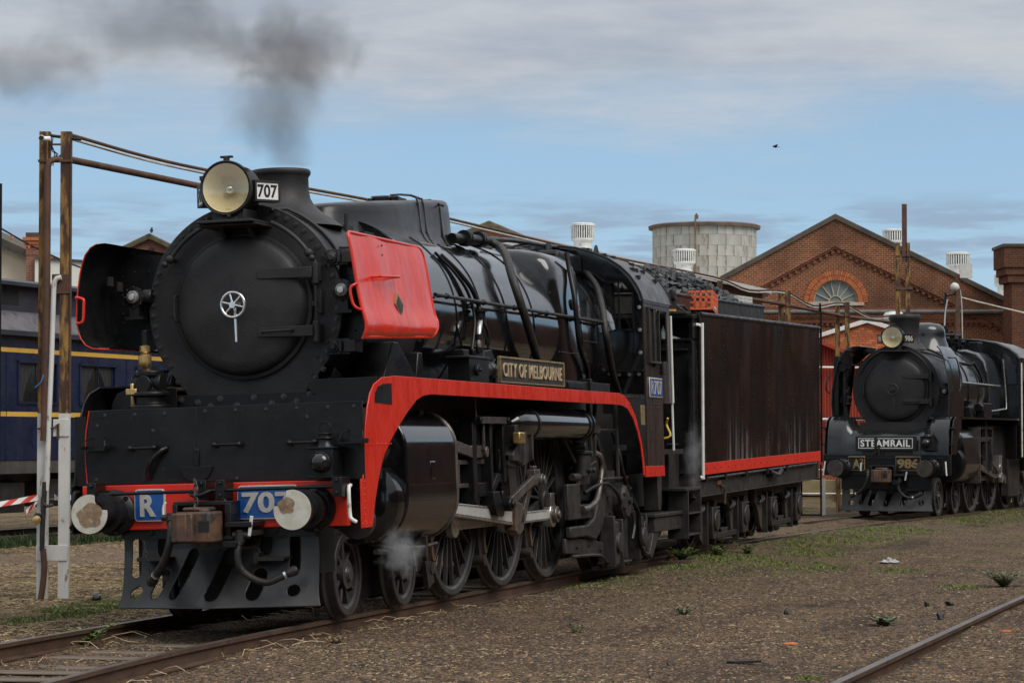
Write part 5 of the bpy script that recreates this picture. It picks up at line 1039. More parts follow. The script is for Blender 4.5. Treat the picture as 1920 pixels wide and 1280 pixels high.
# coal heap with its lumps
heap = thing('coal_heap', 'heap of loose black coal lumps piled on the tender behind the cab', 'coal', (15.6,0,0), (0,R(-.9),R(-2.0)))
def hz(x, y):
    t = max(0, 1-(abs(y)/1.0)**2.4)
    h = np.interp(x, [-.2,.5,1.2,2.4,3.6,4.6,5.9], [3.86,4.03,4.17,4.22,4.10,3.84,3.45])
    return 3.72+(h-3.72)*t**.6
mb = MB(); nx, ny = 40, 20
for i in range(nx+1):
    for j in range(ny+1):
        x = -.15+6.0*i/nx; y = -.98+1.96*j/ny; mb.v.append((x, y, hz(x,y)-.06+.05*random.random()))
for i in range(nx):
    for j in range(ny): o = i*(ny+1)+j; mb.f.append((o,o+ny+1,o+ny+2,o+1))
mb.build('heap_base', m_coal, heap, smooth=0)
def lump_mesh(name, seed, mat):
    rg = random.Random(seed); bm = bmesh.new(); bmesh.ops.create_icosphere(bm, subdivisions=2, radius=1)
    ax = [Vector((rg.uniform(-1,1),rg.uniform(-1,1),rg.uniform(-1,1))).normalized() for _ in range(7)]
    cut = [rg.uniform(.55,.85) for _ in ax]
    for v in bm.verts:
        for a, c in zip(ax, cut):
            d = v.co.dot(a)
            if d > c: v.co -= a*(d-c)
        v.co *= rg.uniform(.93,1.07)
    me = bpy.data.meshes.new(name); bm.to_mesh(me); bm.free(); me.materials.append(mat); return me
LM = [lump_mesh('coal_lump', s, m_coal) for s in range(5)]
for k in range(290):
    x = random.uniform(-.2,4.95); y = random.choice((-1,1,-1))*abs(random.gauss(.45,.32)); y = max(-.95,min(.95,y)); s = random.uniform(.045,.085) if random.random() < .85 else random.uniform(.085,.12)
    o = bpy.data.objects.new('coal_lump', LM[k % 5]); col.objects.link(o); o.parent = heap; o.location = (x,y,hz(x,y)+s*.3); o.rotation_euler = (random.random()*6,random.random()*6,random.random()*6); o.scale = (s*random.uniform(.9,1.3),s,s*random.uniform(.7,1))
fl = MB()
for k in range(900):
    x = random.uniform(-.2,5.0); y = max(-.97,min(.97,random.gauss(-.25,.5))); s = random.uniform(.025,.06); z = hz(x,y)+s*.2
    p = [Vector((random.gauss(0,1),random.gauss(0,1),random.gauss(0,1))).normalized()*s for _ in range(6)]
    o = len(fl.v); v8 = [(sx_*s*random.uniform(.6,1.1),sy_*s*random.uniform(.6,1.1),sz_*s*random.uniform(.5,1)) for sx_ in (-1,1) for sy_ in (-1,1) for sz_ in (-1,1)]
    E_ = Euler((random.random()*6,random.random()*6,random.random()*6)).to_matrix(); fl.v += [tuple(E_@Vector(q)+Vector((x,y,z))) for q in v8]; fl.f += [tuple(o+i for i in q) for q in ((0,1,3,2),(4,6,7,5),(0,4,5,1),(2,3,7,6),(0,2,6,4),(1,5,7,3))]
obj('small_coal', fl.mesh('small_coal',0,weld=False), m_coal, heap, kind='stuff')
# things left on the tender
def crate(name, label, x, y, z, rz, ry, sx, sy, sz, mat, grid=(5,3)):
    t = thing(name, label, 'crate'); F = Matrix.Translation((15.6,0,0)) @ Euler((0,R(-.9),R(-2.0))).to_matrix().to_4x4() @ Matrix.Translation((x,y,z)) @ Euler((0,ry,rz)).to_matrix().to_4x4()
    t.matrix_world = F
    def side(n, m):
        w_ = .016
        return w_
    b = MB(); b.box(-sx/2,sx/2,-sy/2,sy/2,0,.02); b.build('base', mat, t)
    for s in (-1,1):
        for nm, ln, fx in (('side_panel', sx, 1), ('end_panel', sy, 0)):
            b = MB(); g = grid[0] if fx else max(2,grid[0]-1)
            def bar(u0,u1,z0,z1):
                if fx: b.box(u0,u1,s*sy/2-.012,s*sy/2+.012,z0,z1)
                else: b.box(s*sx/2-.012,s*sx/2+.012,u0,u1,z0,z1)
            for i in range(g+1): u = -ln/2+ln*i/g; bar(u-.014,u+.014,.02,sz)
            for j in range(grid[1]+1): z_ = .03+(sz-.05)*j/grid[1]; bar(-ln/2,ln/2,z_-.014 if j else 0.0,z_+.014 if j < grid[1] else sz)
            bar(-ln*.3,ln*.3,.03,sz*.32); b.build(nm, mat, t)
    return t
m_orange = pm('orange_plastic',(.62,.11,.03),(.72,.15,.045),4,.45); m_whitepl = pm('grey_white_plastic',(.55,.55,.5),(.66,.65,.6),8,.5)
oc = crate('milk_crate','open orange plastic crate tilted on the near edge of the coal tender',1.15,-1.16,3.555,R(5),R(8),.36*1.35,.34,.29,m_orange,(5,3))
text_mb('DAIRY', (-.12,-.185,.045), (1,0,0), (0,0,1), .24, .04, .002, .0).build('lettering', m_whiteplate, oc, smooth=0) if False else MB().box(-.13,.13,-.184,-.182,.045,.075).build('print_strip', m_whitepl, oc)
crate('storage_crate','white plastic crate lying upside down at the rear of the coal bunker',5.45,-.62,3.79,R(-2),0,.85,.4,.16,m_whitepl,(6,2))
wb_ = thing('water_bottle','clear plastic drink bottle with blue label on the shelf behind the cab','bottle')
wb_.matrix_world = Matrix.Translation((15.6,0,0)) @ Euler((0,R(-.9),R(-2.0))).to_matrix().to_4x4() @ Matrix.Translation((-.2,-.90,3.142)) @ Matrix.Scale(.72,4)
MB().lathe([(0,0),(.04,0),(.042,.02),(.042,.15),(.03,.2),(.016,.22),(.016,.235),(0,.235)],'z',(0,0,0),20).build('bottle_body', pm('bottle_plastic',(.5,.55,.58),(.6,.64,.66),4,.15), wb_)
MB().lathe([(.0435,.06),(.0435,.14)],'z',(0,0,0),20).build('paper_label', pm('blue_label',(.35,.5,.62),(.7,.75,.78),30,.5), wb_); MB().cyl('z',(0,0,0),.018,.235,.265,14).build('cap', m_whitepl, wb_)
rag = thing('crumpled_rag','crumpled white rag on the shelf beside the bottle behind the cab','rag'); rag.matrix_world = wb_.matrix_world @ Matrix.Translation((.0,-.2,0))
mb = MB(); mb.v = [(.09*math.cos(t)*r*(1+.3*math.sin(5*t)), .13*math.sin(t)*r*(1+.25*math.sin(4*t+1)), .002+.05*(1-r)+.012*math.sin(7*t)*r) for r in (1.,.66,.3) for t in np.linspace(0,2*PI,19)[:-1]] + [(0,0,.06)]
for i in range(2):
    for k in range(18): mb.f.append((i*18+k,i*18+(k+1)%18,(i+1)*18+(k+1)%18,(i+1)*18+k))
for k in range(18): mb.f.append((36+k,36+(k+1)%18,54))
mb.build('cloth', m_whitepl, rag)

# ================================================================== the second engine, further along the track
l2 = thing('steam_locomotive', 'smaller plain black steam locomotive numbered 986 standing beyond the tender at right', 'steam locomotive', (34.83,-1.26,0), (0,0,R(-6.7)))
m_g2 = pm('worn_black_enamel', (.007,.008,.008), (.015,.016,.016), 3, .2, .12, coat=.4)
z2 = 2.765
b = MB(); b.box(.55,.64,-1.42,1.40,.90,1.345); bm2 = b.build('buffer_beam', m_satin, l2, .006)
bolts(bm2,'bolt',[(.545,y,1.31) for y in np.arange(-1.3,1.31,.2)],'x',.014,.012,m_satin)
b = MB(); b.box(.62,12,-.55,.55,.5,1.7); b.box(5.5,9.5,-1.0,1.0,.9,2.0); b.build('frame', m_dark, l2)
b = MB(); b.box(.575,.66,-1.0,1.0,.6,.9); b.build('drag_plate', m_satin, l2)
plate_sign(l2,'letter_plate',.535,.83,.47,1.01,1.31,'A',.72,.56,1.05,1.26,m_blackplate,m_oldbrass,m_oldbrass,.03) if False else None
pl_ = MB().box(.52,.56,.46,.83,1.0,1.31).build('letter_plate', m_oldbrass, l2, .004); MB().box(.515,.53,.475,.815,1.015,1.295).build('panel', m_blackplate, pl_)
text_mb('A',(.514,.73,1.05),(0,-1,0),(0,0,1),.17,.20,.008,.04).build('lettering', m_oldbrass, pl_, smooth=0); text_mb('2',(.514,.565,1.15),(0,-1,0),(0,0,1),.08,.11,.008,.03).build('lettering', m_oldbrass, pl_, smooth=0)
pl_ = MB().box(.52,.56,-.77,-.22,1.0,1.31).build('number_plate', m_oldbrass, l2, .004); MB().box(.515,.53,-.755,-.235,1.015,1.295).build('panel', m_blackplate, pl_)
text_mb('986',(.514,-.26,1.05),(0,-1,0),(0,0,1),.47,.21,.008,.04).build('lettering', m_oldbrass, pl_, smooth=0)
m_buf2 = pm('oily_buffer_face', (.03,.027,.024), (.06,.05,.042), 8, .4, c3=(.10,.075,.05), s3=6)
buffer(l2,.978,1.05,0,m_buf2); buffer(l2,-.978,1.05,0,m_buf2); coupler(l2,.05,.90)
hose(l2,[(.3,.34,.98),(.25,.33,.85),(.25,.4,.65),(.28,.55,.52),(.32,.7,.46)],.034); hose(l2,[(.3,-.36,.80),(.27,-.34,.66),(.28,-.42,.5),(.32,-.6,.42),(.34,-.8,.50)],.034)
b = MB(); b.obox((.24,-.5,.80),(.22,-.54,.98),.03,.012,(1,0,0)); b.obox((.22,.47,1.0),(.22,.46,1.17),.03,.012,(1,0,0)); b.tube([(.45,1.33,1.2),(.42,1.35,1.0),(.42,1.36,.9)],.016,6,2); b.tube([(.45,-1.33,1.2),(.42,-1.35,1.0),(.42,-1.36,.9)],.016,6,2); b.build('tap_handle', m_white, l2)
b = MB(); b.tube([(.38,1.3,1.0),(.38,1.28,1.27),(.38,0,1.275),(.38,-1.28,1.27),(.38,-1.3,1.0)],.013,6); b.build('coupling_lift_bar', m_satin, l2)
SL2 = [((.80,.49),(.80,.755),.05),((.53,.68),(.53,.755),.06),((.55,.31),(.49,.47),.05),((.33,.29),(.25,.62),.055),((-.03,.29),(-.10,.64),.06),((-.37,.29),(-.42,.46),.06),((-.47,.685),(-.475,.765),.056),((-.755,.51),(-.755,.765),.05),((-.755,.30),(-.77,.31),.05),((.80,.29),(.77,.31),.045)]
pilot(l2,.66,-.98,1.0,.13,.88,SL2,.28,.68)
b = MB(); b.box(.45,.66,-.72,-.45,.58,.60); b.box(.45,.66,.42,.72,.58,.60); b.build('footstep', m_grime, l2)
# curved apron: two shaped wings over a sloping front sheet
ax_ = MB()
sec = [(.66,1.345),(.665,1.5),(.70,1.65),(.78,1.76),(.92,1.84),(1.15,1.88)]
ax_.loft([[(x,y,z) for x,z in sec]+[(x+.02,y,z-.012) for x,z in sec[::-1]] for y in (-1.35,1.30)]); ax_.build('front_apron', m_g2, l2)
for s in (-1,1):
    sec2 = [(.68,1.35),(.69,1.55),(.75,1.85),(.88,2.08),(1.1,2.16),(1.45,2.17)]
    yy = 1.34
    r_ = []
    for k in range(9):
        t = k/8; y = s*(yy-.80*t); u_ = max(0,(t-.5)/.5)
        kk = 1-math.sqrt(max(0,1-(1-u_)**2)) if u_ > 0 else 1
        r_.append([(x-.015, y, 1.35+(z-1.35)*(.66+.34*kk)) for x,z in sec2]+[(x+.015, y, 1.35+(z-1.35)*(.66+.34*kk)-.012) for x,z in sec2[::-1]])
    MB().loft(r_).build('apron_wing', m_g2, l2, smooth=50)
    MB().prism([(.68,1.35),(.69,1.55),(.75,1.85),(.88,2.08),(1.1,2.165),(1.45,2.17),(1.6,2.17),(1.6,1.9),(1.35,1.78),(1.2,1.6),(1.1,1.35)],'y',s*1.42,s*1.40).build('valance', m_g2, l2)
    b = MB(); b.box(1.45,9.2,min(s*.7,s*1.42),max(s*.7,s*1.42),2.12,2.165); b.build('running_board', m_g2, l2)
    for x in (.80,.86): MB().box(x-.15,x+.08,min(s*1.38,s*1.52),max(s*1.38,s*1.52),1.55+(x-.8)*6,1.58+(x-.8)*6).build('step', m_g2, l2)
sg = MB().box(.60,.64,-.665,.69,1.435,1.745).build('headboard', m_blackplate, l2, .004)
b = MB()
for y0,y1,z0,z1 in ((-.58,.62,1.48,1.492),(-.58,.62,1.69,1.702),(.608,.62,1.492,1.69),(-.58,-.568,1.492,1.69)): b.box(.592,.60,y0,y1,z0,z1)
b.build('border', m_whiteplate, sg)
text_mb('STEAMRAIL',(.599,.575,1.515),(0,-1,0),(0,0,1),1.10,.155,.004,.028,1.12).build('lettering', m_whiteplate, sg, smooth=0)
b = MB(); b.box(.585,.60,.205,.265,1.47,1.72); b.box(.56,.60,.14,.18,1.33,1.52); b.cyl('x',(0,.22,1.40),.03,.5,.62,8); b.build('fixing_strap', m_blackplate, sg)
MB().prism([(.28,1.42),(.02,1.42),(.06,1.35),(.24,1.35)],'x',.60,.63).build('coupling_rest', m_satin, l2)
oil_lamp(l2,.40,-.92,1.46,.25,.27,.28)
MB().box(1.2,1.5,-.75,.75,1.84,2.05).build('saddle_flange', m_matte, l2)
fr2 = [p for p in arc((0,z2),.975,-R(60),PI+R(60),64) if p[1] > 2.0]
fr2 = fr2[:1] and [(.62,2.0)] + fr2 + [(-.62,2.0),(-.8,1.86),(.8,1.86)]
MB().prism(fr2,'x',1.45,1.5).build('smokebox_front', m_matte, l2, .008)
MB().lathe([(.95,1.5),(.95,3.7),(.93,3.7),(.93,5.5),(.95,5.6)],'x',(0,0,z2),64).build('smokebox', m_matte, l2, smooth=30)
bl = MB().lathe([(.9,3.3),(.99,3.3),(1.01,8.0),(.5,8.0)],'x',(0,0,z2),64).build('boiler', m_g2, l2, smooth=20)
for x in (4.2,5.2,6.2): MB().lathe([(.99,x-.03),(1.015,x-.03),(1.015,x+.03),(.99,x+.03)],'x',(0,0,z2),64).build('boiler_band', m_g2, bl)
smokebox_door(l2,1.45,z2,.735,m_matte,m_matte,.05)
bolts(l2,'stud',[(1.45,.86*math.cos(q),z2+.86*math.sin(q)) for q in np.arange(-1,4.2,.42)],'x',.018,.015,m_matte)
MB().tube([(1.42,.86*math.cos(R(a)),z2+.90*math.sin(R(a))) for a in np.linspace(22,158,20)],.018,8).build('door_handrail', m_matte, l2)
headlight(l2,1.12,3.905,.235,.45,m_matte)
number_board(l2,1.22,-.255,3.80,-1,'986',.26,.16,None,m_matte); number_board(l2,1.22,.255,3.80,1,'986',.26,.16,None,m_matte)
MB().lathe([(.22,4.40),(.22,3.7),(.5,3.66),(.40,3.76),(.335,3.85),(.315,3.95),(.33,4.32),(.35,4.34),(.35,4.42),(.33,4.44),(.22,4.44),(.22,4.40)],'z',(2.25,0,0),44).build('chimney', m_matte, l2, smooth=50)
MB().lathe([(.8,3.3),(.62,3.6),(.52,3.78),(.46,3.95),(.44,4.05),(.44,4.16),(.40,4.25),(.30,4.31),(.12,4.335),(0,4.34)],'z',(4.2,0,0),44).build('dome', m_g2, l2, smooth=60)
b = MB(); b.tube([(1.6,-.45,3.62),(2.4,-.62,3.55),(3.2,-.75,3.45),(5.5,-.8,3.4)],.025,8,2); b.tube([(1.55,.5,3.6),(2.4,.66,3.52),(4,.75,3.4)],.02,8,2); b.build('conduit', m_matte, l2)
for k, (x,h_) in enumerate(((5.3,.3),(5.8,.5),(6.2,.35),(6.5,.5),(6.9,.25))):
    b = MB(); b.cyl('z',(x,-.12*(-1)**k,0),.10,3.7,3.78+h_,12); b.cyl('z',(x,-.12*(-1)**k,0),.15,3.78+h_*.4,3.78+h_*.55,12); b.cyl('z',(x,-.12*(-1)**k,0),.05,3.78+h_,3.86+h_,8); b.cyl('y',(x,0,3.85+h_*.5),.05,-.3,.3,8); b.build('safety_valve', m_satin, l2)
for s in (-1,1):
    sec = [(.70,3.72),(.86,3.70),(1.02,3.64),(1.14,3.5),(1.22,3.30),(1.28,3.05),(1.33,2.75),(1.34,2.45),(1.32,2.18)] if s > 0 else [(1.03,3.70),(1.10,3.62),(1.16,3.5),(1.21,3.30),(1.26,3.05),(1.29,2.75),(1.30,2.45),(1.28,2.18)]
    r_ = []
    for x in (1.0,1.3,1.7,2.1,2.35): r_.append([(x,s*y,z-(.12 if (x > 2.2 and z > 3.6) else 0)) for y,z in sec]+[(x,s*(y-.02),z-.012) for y,z in sec[::-1]])
    df = MB().loft(r_).build('smoke_deflector', m_g2, l2, smooth=50)
    if s < 0: MB().tube([(1.25,-1.20,3.45),(1.28,-1.27,3.44),(1.7,-1.27,3.45),(1.82,-1.30,3.3),(1.8,-1.36,2.9),(1.6,-1.37,2.7)],.016,6,3).build('handle', m_satin, df)
    else:
        b = MB()
        for x in (1.1,1.5): b.box(x-.02,x+.02,1.2,1.3,2.2,3.5)
        b.tube([(1.2,.8,3.3),(1.2,1.2,3.3)],.025,6); b.cyl('x',(0,1.12,3.25),.09,1.1,1.4,12); b.cyl('x',(0,1.1,2.55),.10,1.2,1.5,12); b.tube([(1.2,1.1,3.2),(1.2,1.1,2.4)],.05,8); b.tube([(.98,1.36,3.1),(.92,1.42,2.95),(.92,1.43,2.75),(1.0,1.36,2.68)],.016,6,3); b.build('stay', m_satin, df)
for s in (-1,1): 
    b = MB(); b.box(1.30,1.46,s*1.12-.09,s*1.12+.09,2.60,2.82); b.lathe([(.085,1.30),(.07,1.27),(0,1.25)],'x',(0,s*1.12,2.71),16); b.cyl('z',(1.38,s*1.12,0),.05,2.82,2.9,10); ml = b.build('marker_lamp', m_satin, l2, .006); MB().lathe([(.055,1.275),(.04,1.245),(0,1.24)],'x',(0,s*1.12,2.71),14).build('lens', m_lampglass, ml)
hb = MB(); hb.tube([(2.6,-1.10,2.95),(6.9,-1.12,2.93)],.02,8); hb.tube([(6.9,-1.2,3.55),(7.0,-1.25,2.5),(6.6,-1.25,2.38),(4.6,-1.22,2.30)],.018,8,3); hb.build('boiler_handrail', m_steel, l2)
b = MB(); b.box(4.4,5.2,-1.3,-1.1,2.17,2.5); b.cyl('x',(0,-1.2,2.4),.1,4.2,4.4,12); b.build('lubricator', m_satin, l2, .02)
MB().box(3.2,3.5,-1.25,-1.1,2.17,2.4).build('oil_box', m_satin, l2, .02)
for x, kx in ((5.9,.96),):
    pr = [(-.5,3.78),(-.75,3.70),(-.92,3.52),(-1.0,3.25),(-1.05,2.8),(-1.04,2.25),(-.3,2.25),(-.3,3.78)]
    MB().loft([[(xx, y, z2+(z-z2)*k) for y,z in pr] for xx,k in ((6.0,.95),(6.08,.99),(6.2,1.0),(7.2,1.0))]).build('firebox_casing', m_g2, l2, smooth=40)
rail_tube(l2,'feed_pipe',[(5.3,-.85,3.45),(5.5,-.95,3.2),(5.55,-1.03,2.9)],.03,m_satin,8,3)
# wheels and motion
for x, r in ((1.75,.42),(3.35,.42)):
    for s in (-1,1): spoked_wheel(l2,x,s,r,r,.13,10,singles=False)
    axle(l2,x,r)
for x in (4.95,6.80,8.65):
    for s in (-1,1): spoked_wheel(l2,x,s,.9,.9,.18,16,singles=False,pin=(-.28,-.12),cw=(-.5,.9))
    axle(l2,x,.9)
cp_ = hull(arc((-1.0,1.62),.34,0,2*PI,32)+arc((-.98,1.15),.42,0,2*PI,32))
cc_ = MB().prism(cp_,'x',2.1,3.5).build('cylinder_casing', m_g2, l2, .02)
for zc,r,x1 in ((1.62,.32,1.85),(1.15,.40,1.92)): MB().lathe([(r,2.11),(r,x1+.08),(r*.9,x1+.02),(0,x1)],'x',(0,-1.0,zc),32).build('cylinder_cover', m_satin, cc_)
MB().box(3.5,3.55,-1.40,-.6,.7,1.95).build('rear_flange', m_rod, cc_)
def rod2(name, a, b_, y, h, mat):
    mb = MB(); mb.obox((a[0],y,a[1]),(b_[0],y,b_[1]),.05,h); 
    for c in (a,b_): mb.cyl('y',(c[0],0,c[1]),h*1.0,y-.05,y+.03,16)
    return mb.build(name,mat,l2)
rod2('coupling_rod',(4.67,.78),(6.52,.78),-1.0,.12,m_rod); rod2('coupling_rod',(6.52,.78),(8.37,.78),-1.0,.12,m_rod); rod2('connecting_rod',(4.2,1.12),(6.52,.78),-1.12,.13,m_rod); rod2('eccentric_rod',(5.5,1.2),(6.85,.72),-1.2,.09,m_rod)
b = MB(); b.box(3.5,5.6,-1.1,-.95,1.0,1.05); b.box(3.5,5.6,-1.1,-.95,1.27,1.32); b.box(4.0,4.5,-1.15,-.9,1.05,1.27); b.box(5.0,5.1,-1.2,-1.1,1.2,2.1); b.box(4.2,5.8,-1.2,-1.1,1.62,1.72); b.box(4.2,4.3,-1.2,-1.1,1.62,1.95); b.box(5.7,5.8,-1.2,-1.1,1.6,1.95); b.box(4.2,5.8,-1.2,-1.1,1.9,1.97); b.box(5.4,5.5,-1.25,-1.15,.95,1.7); b.build('motion_bracket', m_grime, l2, .01)
b = MB(); b.cyl('x',(0,-1.05,.8),.06,3.5,3.9,10); b.build('piston_rod', m_steel, l2)
b = MB(); b.cyl('y',(6.52,0,.78),.12,-1.25,-1.0,14); b.cyl('y',(6.4,0,1.0),.09,-1.25,-1.0,12); b.box(6.3,6.6,-1.22,-1.1,.78,1.3); b.build('return_crank', m_steel, l2)
MB().lathe([(0,3.6),(.15,3.62),(.2,3.75),(.2,5.2),(.15,5.3),(0,5.32)],'x',(0,-1.1,1.85),20).build('air_reservoir', m_g2, l2) if False else None
b = MB(); b.cyl('x',(0,-1.05,1.72),.24,3.75,4.1,24); b.build('valve_chest', m_satin, l2)
# cab
b = MB(); b.box(7.74,9.2,-1.43,-1.41,1.25,2.75); b.box(7.74,8.1,-1.43,-1.41,2.75,3.62); b.box(9.0,9.2,-1.43,-1.41,2.75,3.62); b.box(8.1,9.0,-1.43,-1.41,3.45,3.62); b.build('cab_side', m_g2, l2)
MB().box(7.74,9.2,1.41,1.43,1.25,3.62).build('cab_side', m_g2, l2)
rp2 = [(-1.44,3.62),(-1.38,3.72),(-1.2,3.86),(-.9,3.99),(-.45,4.08),(0,4.11)]; rp2 = rp2+[(-y,z) for y,z in rp2[-2::-1]]
b = MB(); b.prism([(-1.42,2.0),(-1.42,3.62)]+[(y*.985,z-.012) for y,z in rp2[1:-1]]+[(1.42,3.62),(1.42,2.0)],'x',7.72,7.74); cf2 = b.build('cab_front', m_g2, l2)
b = MB(); b.prism([(-1.36,3.0),(-1.36,3.62),(-1.0,3.72),(-1.0,3.0)],'x',7.712,7.722); wf = b.build('window', m_glassy, cf2)
b = MB(); b.tube([(7.70,-1.37,2.99),(7.70,-1.37,3.62),(7.70,-.99,3.73),(7.70,-.99,2.99),(7.70,-1.37,2.99)],.014,6); b.build('frame', m_satin, wf)
MB().loft([[(x,y,z) for y,z in rp2]+[(x,y*.98,z-.03) for y,z in rp2[::-1]] for x in (7.66,9.6)]).build('cab_roof', pm('cab_roof_weathered',(.10,.10,.10),(.18,.18,.18),3,.5), l2)
MB().box(6.8,7.2,-.65,-.4,3.7,3.98).build('whistle_box', m_satin, l2, .02)
MB().tube([(7.75,-1.46,1.25),(7.75,-1.46,3.5)],.018,6).build('grab_rail', m_white, l2)
b = MB(); b.box(9.4,15.5,-1.38,1.38,1.2,3.1); b.box(9.4,15.5,-1.3,1.3,.9,1.2); tb2 = b.build('tender_body', m_g2, l2, .02)
b = MB(); b.box(7.9,9.2,-1.1,-.9,.3,1.2); b.cyl('y',(8.9,0,.5),.4,-.9,-.7,20); b.build('trailing_truck', m_grime, l2, .02)
for x in (10.4,12,13.6,15):
    for s in (-1,1): spoked_wheel(l2,x,s,.46,.46,.14,9,singles=False)
# ================================================================== ground and tracks
def yc(x):      # centre line of the main track
    return np.where(x < 0, .13-.0115*x*x, np.where(x > 11, .13-.0025*(x-11)**2, .13))
def vnoise(x, y, sc_, seed):
    rg = np.random.default_rng(seed); g = rg.random((64, 64)); u, v = x/sc_, y/sc_
    i, j = np.floor(u).astype(int), np.floor(v).astype(int); a, b_ = u-i, v-j; a = a*a*(3-2*a); b_ = b_*b_*(3-2*b_)
    G = lambda p, q: g[p % 64, q % 64]
    return (G(i,j)*(1-a)+G(i+1,j)*a)*(1-b_)+(G(i,j+1)*(1-a)+G(i+1,j+1)*a)*b_
def gz(x, y):
    x = np.asarray(x, float); y = np.asarray(y, float)
    h = -.135 + .07*(vnoise(x,y,2.3,1)-.5) + .035*(vnoise(x,y,.7,2)-.5) + .016*(vnoise(x,y,.22,3)-.5)
    d = np.abs(y-yc(x))
    h = h - .03*np.exp(-((d)/.75)**4) + .012*np.exp(-((np.abs(d-1.15))/.25)**2)       # trodden four-foot, cinders banked on the rail foot
    h = h + .105*np.clip((x-13)/6,0,1)*np.exp(-(d/2.4)**4)*(d > .05)      # the track sinks into the yard beyond the tender
    return h
def axis(lo, hi, step, far, k=1.35):
    a = list(np.arange(lo, hi, step)); s = step
    b_ = a[-1]
    while b_ < far: s *= k; b_ += s; a.append(b_)
    s = step; b_ = a[0]
    while b_ > -far: s *= k; b_ -= s; a.insert(0, b_)
    return np.array(a)
gx = axis(-9, 46, .11, 1500); gy = axis(-10, 15, .11, 1500)
XX, YY = np.meshgrid(gx, gy, indexing='ij'); ZZ = gz(XX, YY); far = (np.abs(XX) > 90) | (np.abs(YY) > 60); ZZ[far] = -.14
me = bpy.data.meshes.new('ground'); nX, nY = len(gx), len(gy)
me.vertices.add(nX*nY); me.vertices.foreach_set('co', np.stack([XX,YY,ZZ],-1).astype(np.float32).ravel())
ii, jj = np.meshgrid(np.arange(nX-1), np.arange(nY-1), indexing='ij'); o_ = (ii*nY+jj).ravel()
fq = np.stack([o_, o_+nY, o_+nY+1, o_+1], -1).astype(np.int32)
me.loops.add(fq.size); me.loops.foreach_set('vertex_index', fq.ravel()); me.polygons.add(len(fq)); me.polygons.foreach_set('loop_start', np.arange(0, fq.size, 4, dtype=np.int32)); me.polygons.foreach_set('loop_total', np.full(len(fq), 4, dtype=np.int32)); me.update(); me.validate(); me.shade_smooth()
def ground_mat():
    m = bpy.data.materials.new('yard_ground'); m.use_nodes = True; t = m.node_tree; b = t.nodes['Principled BSDF']; b.inputs['Roughness'].default_value = .95; b.inputs['Specular IOR Level'].default_value = .2
    tc = t.nodes.new('ShaderNodeTexCoord'); P = tc.outputs['Object']; sp = t.nodes.new('ShaderNodeSeparateXYZ'); L(t, P, sp.inputs[0])
    def nz(s, d=6, rg=.6, off=(0,0,0)):
        mp = t.nodes.new('ShaderNodeMapping'); mp.inputs['Location'].default_value = off; L(t, P, mp.inputs[0])
        n = t.nodes.new('ShaderNodeTexNoise'); n.inputs['Scale'].default_value = s; n.inputs['Detail'].default_value = d; n.inputs['Roughness'].default_value = rg; L(t, mp.outputs[0], n.inputs['Vector']); return n.outputs[0]
    vo = t.nodes.new('ShaderNodeTexVoronoi'); vo.inputs['Scale'].default_value = 34; L(t, P, vo.inputs['Vector'])
    vo2 = t.nodes.new('ShaderNodeTexVoronoi'); vo2.inputs['Scale'].default_value = 75; L(t, P, vo2.inputs['Vector'])
    c = MIX(t, SS(t, nz(.55), .35, .65), (.074,.043,.0235), (.142,.086,.046))
    c = MIX(t, SS(t, nz(1.4, 7, .7, (4,0,0)), .42, .62), c, (.040,.026,.018))
    sepc = t.nodes.new('ShaderNodeSeparateColor'); L(t, vo.outputs['Color'], sepc.inputs[0])
    c = MIX(t, M(t,'MULTIPLY', SS(t, sepc.outputs[0], .5, .85), .9), c, (.195,.126,.074)); c = MIX(t, M(t,'MULTIPLY', SS(t, sepc.outputs[1], .6, .85), .85), c, (.022,.017,.0145))
    sc2 = t.nodes.new('ShaderNodeSeparateColor'); L(t, vo2.outputs['Color'], sc2.inputs[0])
    c = MIX(t, M(t,'MULTIPLY', SS(t, sc2.outputs[0], .82, .95), .8), c, (.24,.18,.115)); c = MIX(t, M(t,'MULTIPLY', SS(t, sc2.outputs[1], .90, .97), .7), c, (.30,.27,.22))
    mps = t.nodes.new('ShaderNodeMapping'); mps.inputs['Scale'].default_value = (.16,1.1,1); L(t, P, mps.inputs[0]); ns = t.nodes.new('ShaderNodeTexNoise'); ns.inputs['Scale'].default_value = 1.0; ns.inputs['Detail'].default_value = 7; ns.inputs['Roughness'].default_value = .65; L(t, mps.outputs[0], ns.inputs['Vector'])
    c = MIX(t, M(t,'MULTIPLY', SS(t, ns.outputs[0], .52, .66), .6), c, (.030,.020,.014))     # oily, trodden streaks along the tracks
    c = MIX(t, M(t,'MULTIPLY', SS(t, nz(.9, 7, .7, (2,8,0)), .60, .70), .75), c, (.018,.014,.012))     # patches of ash and coal dust
    # dry grass litter beyond the far rail and in streaks
    straw = M(t,'MULTIPLY', SS(t, sp.outputs['Y'], 1.2, 3.2), SS(t, nz(1.3, 7, .7, (0,3,0)), .40, .58))
    c = MIX(t, M(t,'MULTIPLY', straw, .75), c, MIX(t, SS(t, nz(14, 4), .4, .62), (.15,.102,.05), (.29,.215,.11)))
    # worn path in front of the carriage
    dd = M(t,'ADD', M(t,'SUBTRACT', sp.outputs['Y'], 11.3), M(t,'MULTIPLY', M(t,'SUBTRACT', sp.outputs['X'], 18.7), .056))
    pth = M(t,'MULTIPLY', SS(t, dd, -4.6, -3.9), M(t,'SUBTRACT', 1.0, SS(t, dd, -1.6, -.9)))
    c = MIX(t, M(t,'MULTIPLY', pth, .8), c, MIX(t, SS(t, nz(5), .35, .65), (.16,.115,.08), (.235,.175,.125)))
